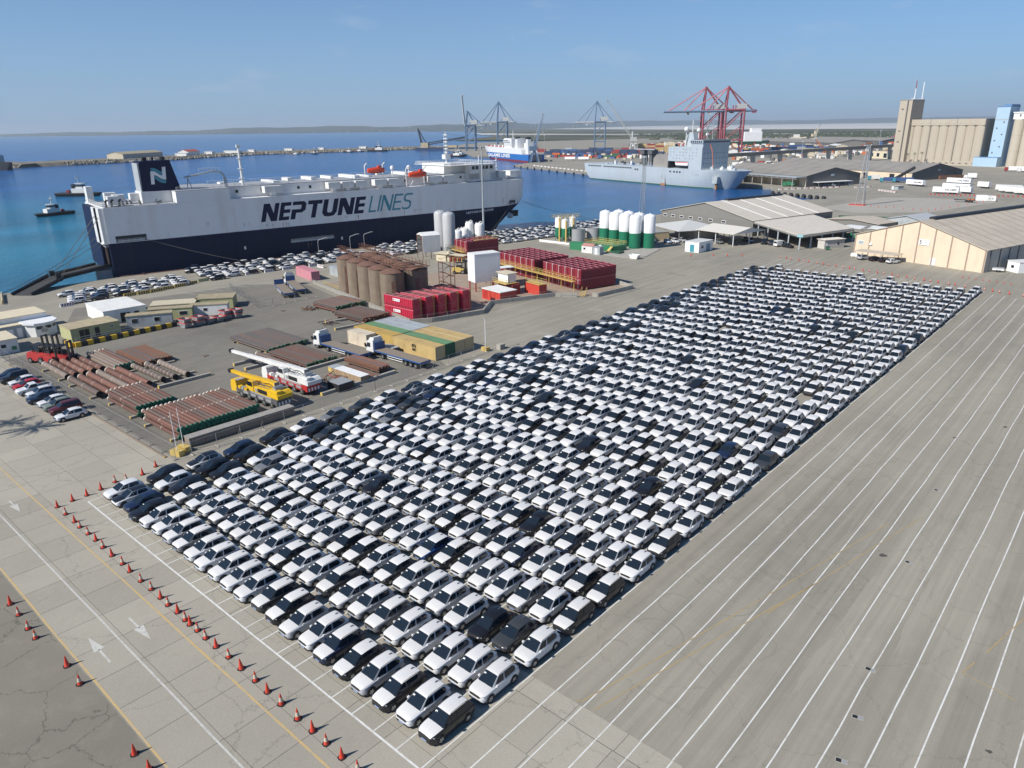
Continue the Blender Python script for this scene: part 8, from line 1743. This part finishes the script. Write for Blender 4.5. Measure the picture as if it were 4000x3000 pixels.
# gantry cranes
M['craneblue'] = mat('crane_blue', (0.12,0.19,0.29), 0.6, var=0.08); M['cranepale'] = mat('crane_pale', (0.47,0.48,0.46), 0.6, var=0.08); M['cranered'] = mat('crane_red', (0.29,0.06,0.08), 0.6, var=0.1)
def sts(label, x, y, deg, h1, h2, leg, stay, boomc, out=40, back=18, gauge=18, span=16, raised=None, lw=1.5):
    """local +x is the water side; legs stand on 0..gauge"""
    t = thing('gantry_crane', label, 'crane', (x,y,0), math.radians(deg)); 
    for xx in (0,-gauge):
        for yy in (-span/2,span/2): m_ = MB(); m_.bar((xx,yy,0),(xx,yy,h1),lw); m_.build('leg', leg, t)
    m_ = MB()
    for xx in (0,-gauge): m_.bar((xx,-span/2,h1*0.97),(xx,span/2,h1*0.97),lw); m_.bar((xx,-span/2,5),(xx,span/2,5),lw*0.8)
    for yy in (-span/2,span/2): m_.bar((0,yy,h1*0.55),(-gauge,yy,h1*0.97),lw*0.6); m_.bar((0,yy,h1*0.97),(-gauge,yy,h1*0.97),lw); m_.bar((0,yy,h1*0.28),(-gauge,yy,h1*0.28),lw*0.7)
    m_.build('portal_frame', leg, t); m_ = MB()
    for yy in (-span/2,span/2): m_.bar((0,yy,h1*0.28),(-gauge,yy,h1*0.6),lw*0.4); m_.bar((-gauge*0.5,yy,h1*0.95),(-gauge*0.5,yy,h1*1.08),lw*0.6)
    m_.bar((0,-span/2,h1*0.97),(-gauge,span/2,h1*0.97),lw*0.4); m_.bar((0,-span/2,h1*1.06),(0,span/2,h1*1.06),lw*0.3); m_.bar((-gauge-back,-2.6,h1*0.95),(-gauge-back,2.6,h1*0.95),lw); m_.box(-gauge-back,-gauge-back+5,-3.2,3.2,h1*0.9,h1*0.98)
    for k in range(10): m_.cyl((-gauge+0.9,span/2-0.6,h1*k/10),(-gauge+0.9,span/2-2.2,h1*(k+1)/10),lw*0.12,None,4)
    m_.build('bracing', leg, t)
    m_ = MB(); m_.bar((0,-span/2,h1),(-3,-1.5,h2),lw*0.9); m_.bar((0,span/2,h1),(-3,1.5,h2),lw*0.9); m_.bar((-gauge,-3,h1),(-3,-1.5,h2),lw*0.6); m_.bar((-gauge,3,h1),(-3,1.5,h2),lw*0.6); m_.box(-4.5,-1.5,-2.5,2.5,h2-1,h2+1); m_.build('apex_frame', leg, t)
    bz = h1*0.95; m_ = MB()
    for yy in (-2.6,2.6):
        m_.bar((2,yy,bz),(-gauge-back,yy,bz),lw)
    m_.build('back_girder', boomc, t); m_ = MB()
    if raised:
        for yy in (-2.6,2.6): m_.bar((2,yy,bz),(6,yy,raised),lw)
        for k in range(8): z = bz+(raised-bz)*k/8; m_.bar((2+4*k/8,-2.6,z),(2+4*(k+1)/8,2.6,z+(raised-bz)/8),lw*0.5)
        m_.box(4,8,-3,3,raised-1,raised+0.5)
    else:
        for yy in (-2.6,2.6): m_.bar((2,yy,bz),(out,yy,bz),lw)
        for k in range(6): m_.bar((2+(out-2)*k/6,-2.6,bz),(2+(out-2)*k/6,2.6,bz),lw*0.6)
    m_.build('boom', boomc, t); m_ = MB()
    for yy in (-2.4,2.4):
        if not raised: m_.bar((-3,yy*0.6,h2),(out*0.92,yy,bz),lw*0.45); m_.bar((-3,yy*0.6,h2),(out*0.5,yy,bz),lw*0.45)
        m_.bar((-3,yy*0.6,h2),(-gauge-back*0.8,yy,bz),lw*0.45)
    m_.build('stay', stay, t)
    hs = MB().box(-gauge-4,-gauge+9,-4,4,h1*1.0,h1*1.0+6.5).build('machinery_house', M['cranepale'], t); MB().box(-gauge+9,-gauge+9.1,-2,2,h1+2,h1+4).build('window', M['walldark'], hs)
    MB().box(out*0.35 if not raised else -6,(out*0.35 if not raised else -6)+4,-2.4,2.4,bz-4.5,bz-1).build('trolley_cab', M['cranepale'], t); return t
sts('blue gantry crane with its boom raised upright, leftmost', -857,932,215,44,65,M['craneblue'],M['craneblue'],M['cranepale'],raised=91,gauge=16,span=14)
sts('blue gantry crane with boom level behind the blue ferry', -967,1134,215,50,86,M['craneblue'],M['craneblue'],M['cranepale'],out=34,gauge=20,span=16)
sts('blue gantry crane with boom level above the container stacks', -683,1072,215,46.5,77.5,M['craneblue'],M['craneblue'],M['cranepale'],out=34,gauge=18,span=16)
for i, (x, y) in enumerate([(-450,1012),(-421,1024)]): sts('tall red gantry crane with blue boom, %s of the pair behind the navy ship' % ('left' if i == 0 else 'right'), x, y, 217,59.5,89,M['cranered'],mat('crane_pink_stay',(0.45,0.14,0.16),0.6) if i == 0 else D.materials['crane_pink_stay'],M['craneblue'],out=56,back=18,gauge=26,span=18,lw=1.9)
# luffing cranes
def luffer(label, x, y, rz, base_h, tip, col, counter=True, name='harbour_crane'):
    t = thing(name, label, 'crane', (x,y,0), rz); m_ = MB()
    for xx in (-5,5):
        for yy in (-5,5): m_.bar((xx,yy,0),(xx*0.4,yy*0.4,base_h*0.45),1.4)
    m_.cyl((0,0,base_h*0.4),(0,0,base_h),1.8,1.4,10); m_.build('tower', col, t); MB().box(-6,3,-2.5,2.5,base_h*0.55,base_h*0.75).build('machine_house', col, t)
    m_ = MB(); p = Vector((2,0,base_h*0.7)); q = Vector(tip); d = q-p; 
    for s in (-1,1):
        m_.bar(p+Vector((0,s*1.6,0)), q, 0.55); m_.bar(p+Vector((-1.6,s*1.6,1.6)), q, 0.5)
    for k in range(9): a_ = p.lerp(q,k/10); b_ = p.lerp(q,(k+1)/10); w = 1.6*(1-k/10); m_.bar(a_+Vector((0,w,0)), b_+Vector((0,-w,0)), 0.3)
    m_.build('boom', col, t); m_ = MB(); m_.bar((-1,0,base_h),q,0.25); m_.cyl(q,q-Vector((0,0,abs(q.z)*0.35)),0.12,None,4); m_.lathe([(0,0),(0.9,0.8),(0,2.2)],6,0,(q.x,q.y,q.z-abs(q.z)*0.35-2)); m_.build('hoist_rope', M['cgrey'], t); MB().box(q.x-1.2,q.x+1.2,-1.2,1.2,q.z-0.8,q.z+1.4).build('boom_head', M['cgrey'], t); return t
luffer('pale lattice luffing crane with tall boom behind the navy ship', -521.9,939.1,math.radians(217),30,(38,0,73),M['cranepale'])
luffer('blue mobile harbour crane at the ferry stern', -474,655,math.radians(50),24,(10,0,52),M['craneblue'])
luffer('red lattice crane leaning far beyond the sheds', -330,1560,math.radians(40),14,(34,0,62),M['cranered'])
luffer('cream folded crane among far harbour craft', -452,1480,math.radians(50),24,(8,0,34),M['cream'])
luffer('orange crawler crane near the conveyor bridge', -250,960,math.radians(200),8,(14,0,20),M['corange'])
# crane barge at the breakwater
t = thing('crane_barge', 'dark crane barge with long low lattice boom by the breakwater', 'barge', (-1022,962,-2), math.radians(34)); MB().box(0,118,-10,10,-1,5).build('hull', M['cdblue'], t); m_ = MB(); m_.bar((12,-6,5),(4,0,40),1.8); m_.bar((12,6,5),(4,0,40),1.8); m_.bar((22,0,8),(4,0,40),1.2); m_.build('gallows', M['black'], t); m_ = MB()
for s in (-3,3): m_.bar((22,s,10),(95,s,22),1.0); m_.bar((22,s,14),(95,s,24),1.0)
for k in range(14): m_.bar((22+k*5.2,-3,10+k*0.86),(27.2+k*5.2,3,14.8+k*0.7),0.6)
m_.build('boom', M['black'], t); MB().box(10,24,-7,7,5,14).build('crane_house', M['sand'], t); m_ = MB(); m_.cyl((4,0,40),(95,0,24),0.15,None,4); m_.build('pendant', M['black'], t); MB().box(60,80,-7,7,5,9).build('deckhouse', M['sand'], t)
# tugs and small craft
def tug(label, x, y, deg, L, hull, house=None, name='tug_boat', group=None, mastc=None):
    t = thing(name, label, 'boat', (x,y,-2), math.radians(deg), group); W = L*0.32; s = L/25.0
    def sec(z, k): 
        n = 6; pts = [(-L*0.48,-W*0.42*k),(L*0.12,-W*0.5*k)]
        for i in range(1,n+1): a_ = i/n; pts.append((L*0.12+L*0.36*k*math.sin(a_*math.pi/2), -W*0.5*k*math.cos(a_*math.pi/2)))
        return pts+[(x_,-y_) for x_,y_ in pts[:-1][::-1]]
    loft([(-0.8*s,sec(0,0.85)),(0.9*s,sec(0,1.0)),(1.9*s,sec(0,1.04))], hull, 'hull', t, smooth=30)
    MB().lathe([(0.25*s,0)],3) if False else None
    fd = MB(); pts = sec(0,1.07); 
    for (ax,ay),(bx3,by) in zip(pts,pts[1:]+pts[:1]): fd.cyl((ax,ay,1.5*s),(bx3,by,1.5*s),0.28*s,None,6)
    fd.build('fender', M['dark'], t)
    hm = house or M['shipwhite']; MB().box(-L*0.12,L*0.22,-W*0.27,W*0.27,1.9*s,4.3*s).build('deckhouse', hm, t)
    wh_ = MB().prism([(-L*0.02,-W*0.2),(L*0.12,-W*0.2),(L*0.17,0),(L*0.12,W*0.2),(-L*0.02,W*0.2)],4.3*s,6.8*s).build('wheelhouse', hm, t); MB().prism([(-L*0.025,-W*0.21),(L*0.122,-W*0.21),(L*0.175,0),(L*0.122,W*0.21),(-L*0.025,W*0.21)],5.3*s,6.2*s).build('window_band', M['glass'], wh_); MB().prism([(-L*0.04,-W*0.24),(L*0.13,-W*0.24),(L*0.19,0),(L*0.13,W*0.24),(-L*0.04,W*0.24)],6.8*s,7.05*s).build('wheelhouse_roof', hm, wh_)
    m_ = MB(); m_.cyl((L*0.03,0,7*s),(L*0.0,0,12.5*s),0.22*s,0.1*s,6); m_.box(L*0.02-1.2*s,L*0.02+1.2*s,-0.1*s,0.1*s,9.6*s,9.9*s); m_.box(L*0.0-0.1*s,L*0.02+0.1*s,-1.4*s,1.4*s,10.6*s,10.8*s); m_.build('mast', mastc or M['cream'], t)
    for yy in (-W*0.18,W*0.18): MB().box(-L*0.11,-L*0.06,yy-0.5*s,yy+0.5*s,4.3*s,6.6*s).build('funnel', M['black'], t)
    MB().cyl((-L*0.24,-1.0*s,2.6*s),(-L*0.24,1.0*s,2.6*s),0.8*s,None,10).build('towing_winch', M['cred'], t)
    return t
tug('black-hulled tug boat heading across left of the ship stern, nearer one', -367.9,115.5,-75,21,M['black']); tug('black-hulled tug boat, the farther one behind the first tug', -490.1,171.4,42,31,M['black'],mastc=M['cgrey'])
tug('small bright blue boat moored at the breakwater', -1060,756,-50,26,M['ferryblue'],M['cream']); tug('white and black workboat by the breakwater middle', -1052,892,30,40,M['black']); tug('small grey boat beside the bright blue one', -1066,720,30,18,M['navyg']); tug('small boat near the breakwater pontoon, left', -1072,838,25,22,M['black']); tug('small boat near the breakwater pontoon, right', -1070,860,25,22,M['cdblue'])
tug('black tug moored at the small jetty left of the ferry', -720,770,20,30,M['black']); tug('second black tug moored behind the small jetty', -745,800,20,30,M['black'])
t = thing('cargo_ship', 'dark hulled ship with pale superstructure cut by the left edge', 'ship', (-985,262,-2), math.radians(195)); loft([(-1,[(-8,-4),(0,-8),(90,-8),(90,8),(0,8),(-8,4)]),(9,[(-14,-1),(-2,-8.5),(90,-8.5),(90,8.5),(-2,8.5),(-14,1)])], M['black'], 'hull', t); MB().box(10,40,-7,7,9,17).build('superstructure', M['navyg'], t); MB().box(14,26,-6,6,17,23).build('bridge', M['navyg'], t); MB().box(13.9,14,-5,5,19.5,21.5).build('window', M['glass'], t)
# breakwater buildings
bsh = gabled('breakwater_shed', 'long shed with tan roof on the breakwater', -1066,440,math.radians(213),26,98,6.5,9.5,M['blockwall'],M['rooftan'],gable=M['cream'],seams=0); bsh.rotation_euler = (0,0,math.radians(33)); bsh.location = (-1098,424,2.4)
b2 = gabled('breakwater_house', 'white building with red tiled roof on the breakwater', -1122,556,0,18,34,5.5,8.8,M['white'],mat('red_tile_roof',(0.42,0.10,0.07),0.8,var=0.1),seams=0); b2.rotation_euler = (0,0,math.radians(33)); b2.location = (-1136,548,2.4)
for i, (x, y, L_) in enumerate([(-1108,530,20),(-1150,600,14),(-1160,640,30),(-1168,690,12),(-1162,760,16),(-1140,820,10),(-1120,900,14)]):
    t = thing('small_building', 'small pale building, %s from the left on the breakwater' % ORD[i], 'building', (x,y,2.4), math.radians(30), 'small buildings on the breakwater'); MB().box(0,L_,0,8,0,4).build('wall', M['white'], t); MB().box(-0.5,L_+0.5,-0.5,8.5,4,4.4).build('roof', M['cwhite'], t); MB().box(1,2.2,-0.1,0,0,2.2).build('door', M['walldark'], t)
# container stacks
fc = random.Random(9); CC = [('blue',M['cblue']),('dark blue',M['cdblue']),('red',M['cred']),('orange',M['corange']),('grey',M['cgrey']),('white',M['cwhite']),('green',M['dgreen']),('tan',M['tan'])]
def cstack(x, y, deg, cols, rows, levels, palette, group, what, gap=0.6):
    a_ = math.radians(deg); 
    for r_ in range(rows):
        for c_ in range(cols):
            for l in range(levels):
                if l == levels-1 and fc.random() < 0.3: continue
                nm, mt = CC[fc.choice(palette)]
                px_ = x+math.cos(a_)*(c_*(12.2+gap))-math.sin(a_)*(r_*2.9); py_ = y+math.sin(a_)*(c_*(12.2+gap))+math.cos(a_)*(r_*2.9)
                container('%s container, %s from left, %s level, %s' % (nm, ORD[c_], ['ground','second','third','fourth','fifth'][l], what.replace('the ','',1)), px_, py_, 12.1, mt, rz=a_, z=l*2.62, group=group, lite=True, name='stacked_container')
cstack(-556,792,8,9,1,2,[2,2,3,6,0,2],'containers in the front row beyond the pier','the front row beyond the pier')
cstack(-610,842,14,14,1,3,[1,1,0,1,2],'containers in the second row beyond the pier','the second row beyond the pier')
cstack(-650,905,16,12,1,3,[0,1,4,2,1],'containers in the third row beyond the pier','the third row beyond the pier')
cstack(-735,905,20,5,1,3,[2,2,2],'red containers behind the blue ferry','the red row behind the ferry')
cstack(-520,952,28,4,1,5,[7,7,2,3,7],'tan and red stack by the navy ship','the tan and red stack left of the navy ship')
cstack(-392,1098,33,6,1,3,[0,0,1,4],'blue stack beyond the conveyor bridge','the blue stack beyond the conveyor bridge'); cstack(-350,1128,33,4,1,3,[0,1,2],'blue and red stack beyond the conveyor','the stack at the conveyor bridge end'); cstack(-420,1030,33,5,1,2,[3,2,7,0],'mixed stack right of the navy ship','the mixed stack right of the navy ship')
for i, (x, y) in enumerate([(-478,718),(-462,724)]): box_trailer('white trailer on the pier beside the ferry, %s' % ('left one' if i == 0 else 'right one'), x, y, 0.3, 13.4, False)
for i in range(16): barrier('red and white barrier, %s from the left along the pier edge' % ORD[i], -430+i*8.2, 600-i*4.2, -0.47, M['white'], M['cred'], 5.5, 'barriers along the pier edge')
for i in range(10):
    t_ = i/9; x = -455+t_*150; y = 601-t_*80; t = thing('quay_fender', 'black tyre fender, %s from the left on the pier wall' % ORD[i], 'fender', (x-1.0,y-1.6,-1.1), math.radians(-28), 'tyre fenders on the pier wall'); m_ = MB(); m_.cyl((0,-0.5,0),(0,0.5,0),1.1,None,12); m_.build('tyre', M['dark'], t)
for i in range(9):
    t = thing('quay_fender', 'black fender, %s from the left on the quay wall ahead of the navy ship' % ORD[i], 'fender', (-99+i*4.6,434-i*2.1,-0.8), math.radians(-24), 'fenders ahead of the navy ship'); m_ = MB(); m_.xprism([(-1.2,-1),(0,-1),(0,1),(-0.6,1)],0,2.0); m_.build('rubber', M['dark'], t)
for i, (x, y, L_, W_, h, rf) in enumerate([(-300,1010,26,12,5,M['rooftan']),(-262,930,20,10,4,mat('far_red_roof',(0.34,0.14,0.10),0.8,var=0.2)),(-236,990,24,14,5,D.materials['far_red_roof'] if 'far_red_roof' in D.materials else M['rooftan']),(-330,890,18,10,4,M['cwhite']),(-225,860,16,10,5,M['roofgrey']),(-380,960,30,12,5,M['rooffar']),(-290,1120,40,16,7,M['cwhite']),(-240,1150,30,14,6,M['rooffar']),(-560,1180,40,18,8,M['cwhite']),(-640,1240,50,18,8,M['rooffar'])]):
    g_ = gabled('port_shed', 'low port shed, %s among those behind the conveyor bridge' % ORD[i], x, y, math.radians(fc.choice([33,-57])), W_, L_, h, h+1.8, fc.choice([M['cream'],M['walldark'],M['white']]), rf, gable=fc.choice([M['cream'],M['walldark'],M['white']]), seams=0)
# moored ships behind the red cranes
t = thing('supply_ship', 'white supply vessel with tall bridge behind the red cranes', 'ship', (-560,1330,-2), math.radians(40)); loft([(-1,[(0,-8),(70,-8),(82,0),(70,8),(0,8)]),(9,[(-2,-9),(70,-9),(88,0),(70,9),(-2,9)])], M['dgreen'], 'hull', t); MB().box(30,62,-8,8,9,26).build('superstructure', M['white_clean'], t); MB().box(42,60,-7,7,26,32).build('bridge', M['white_clean'], t); MB().box(60,60.1,-6,6,28,30).build('window', M['glass'], t)
t = thing('workboat', 'red and cream workboat among the far harbour craft', 'boat', (-480,1420,-2), math.radians(30)); loft([(-1,[(0,-6),(30,-6),(40,0),(30,6),(0,6)]),(7,[(-1,-6.5),(30,-6.5),(44,0),(30,6.5),(-1,6.5)])], M['corange'], 'hull', t); MB().box(6,24,-5,5,7,15).build('deckhouse', M['cream'], t); MB().box(10,20,-4,4,15,20).build('bridge', M['cwhite'], t)
# things too far and many to count
bg = random.Random(21); M['speck'] = [M['cwhite'],M['cream'],M['cred'],M['cblue'],M['walldark'],M['roofgrey'],M['corange']]
m_ = MB()
for _ in range(900):
    x = bg.uniform(-760,-120); y = bg.uniform(1230,1900)
    if x > -200 and y < 1300: continue
    w, d, h = bg.uniform(2,10), bg.uniform(2,5), bg.uniform(1.5,5); m_.box(x,x+w,y,y+d,0,h,bg.choice([0,0,0,1,2,3,4,4,5,6]))
stuff(m_.build('distant_port_clutter', M['speck']), 'far clutter of vehicles, huts and crates at the edge of the port', 'clutter')
m_ = MB()
for _ in range(620):
    x = bg.uniform(-560,-190); y = bg.uniform(640,1260)
    if x < -300 and y < 760: continue
    if -215 < x < -140 and y < 920: continue
    w, d, h = bg.uniform(2,7), bg.uniform(2,4), bg.uniform(1.3,4.2); m_.box(x,x+w,y,y+d,0,h,bg.choice([0,0,1,2,3,4,4,5,6]))
stuff(m_.build('yard_clutter', M['speck']), 'small vehicles and crates strewn over the container yard', 'clutter')
m_ = MB()
for _ in range(700):
    t_ = bg.random(); x = -1500+t_*2400+bg.gauss(0,200); y = 9300+bg.gauss(0,900)+ (abs(t_-0.5)*800); w, h = bg.uniform(10,34), bg.uniform(4,16); m_.box(x,x+w,y,y+20,0,h+8,bg.choice([0,0,1,1,5]))
for _ in range(160):
    t_ = bg.random(); i = int(t_*11); p = HILLPTS[min(len(HILLPTS)-1, int(20+t_*(len(HILLPTS)-60)))]; u = (Vector((p[0],p[1]))-Vector((87,-23))).normalized(); off = -bg.uniform(100,690); w = bg.uniform(5,16); m_.box(p[0]+u.x*off,p[0]+u.x*off+w,p[1]+u.y*off,p[1]+u.y*off+w,0,p[2]*0.9*(1+off/700)*0.9+bg.uniform(2,6),bg.choice([1,5,1]))
stuff(m_.build('distant_town', M['speck']), 'pale specks of distant towns along the horizon', 'town')
M['bush'] = mat('distant_foliage', (0.05,0.062,0.03), 0.9, var=0.4, scale=0.1)
m_ = MB()
for _ in range(2200):
    x = bg.uniform(-1500,500); y = bg.uniform(1750,3000)
    if x < -1000 and y < 1900+(-1000-x)*1.2: continue
    s_ = bg.uniform(4,13); h = bg.uniform(2.5,7.5)
    for k in range(5):
        a_ = bg.uniform(0,6.28); c = Vector((x+bg.uniform(-s_,s_)*.6,y+bg.uniform(-s_,s_)*.6,0)); q = s_*bg.uniform(0.3,0.6); m_.add([c+Vector((q*math.cos(a_),q*math.sin(a_),0)),c+Vector((q*math.cos(a_+2.1),q*math.sin(a_+2.1),0)),c+Vector((q*math.cos(a_+4.2),q*math.sin(a_+4.2),0)),c+Vector((0,0,h*bg.uniform(.6,1)))],[(0,1,3),(1,2,3),(2,0,3)])
stuff(m_.build('distant_scrub', M['bush']), 'dark scrub and low trees between the port and the salt lake', 'scrub')
m_ = MB()
for _ in range(2600):
    i = bg.randrange(3,len(inner)-1); p = Vector(inner[i]).lerp(Vector(inner[i+1 if i+1 < len(inner) else i]), bg.random()); q = p+Vector((bg.uniform(-3,9)*-1 if bg.random() < .8 else bg.uniform(-70,-10),bg.uniform(-4,4))); s_ = bg.uniform(0.6,1.8); z = 0.4 if q.x > p.x-6 else 2.4
    m_.add([(q.x-s_,q.y-s_,z-1.5),(q.x+s_,q.y-s_*.6,z-1.5),(q.x+s_*.4,q.y+s_,z-1.5),(q.x+bg.uniform(-.5,.5),q.y+bg.uniform(-.5,.5),z+s_*0.9)],[(0,1,3),(1,2,3),(2,0,3)],bg.choice([0,0,0,1]))
stuff(m_.build('breakwater_rocks', [D.materials['breakwater_rock'],M['blockwall']]), 'armour rocks and debris along the breakwater', 'rocks')
for i, (zx, zy, h) in enumerate([((-640,880),0,26),((-400,830),0,24),((-300,700),0,22),((-160,640),0,24),((-210,1040),0,28)]):
    t = thing('light_mast', 'thin distant light mast, %s from the left over the port' % ORD[i], 'mast', (zx[0],zx[1],0), 0, 'distant light masts'); m2 = MB(); m2.cyl((0,0,0),(0,0,h),0.4,0.2,6); m2.build('pole', M['cgrey'], t); MB().box(-1.2,1.2,-0.4,0.4,h,h+0.8).build('floodlight', M['grey'], t)
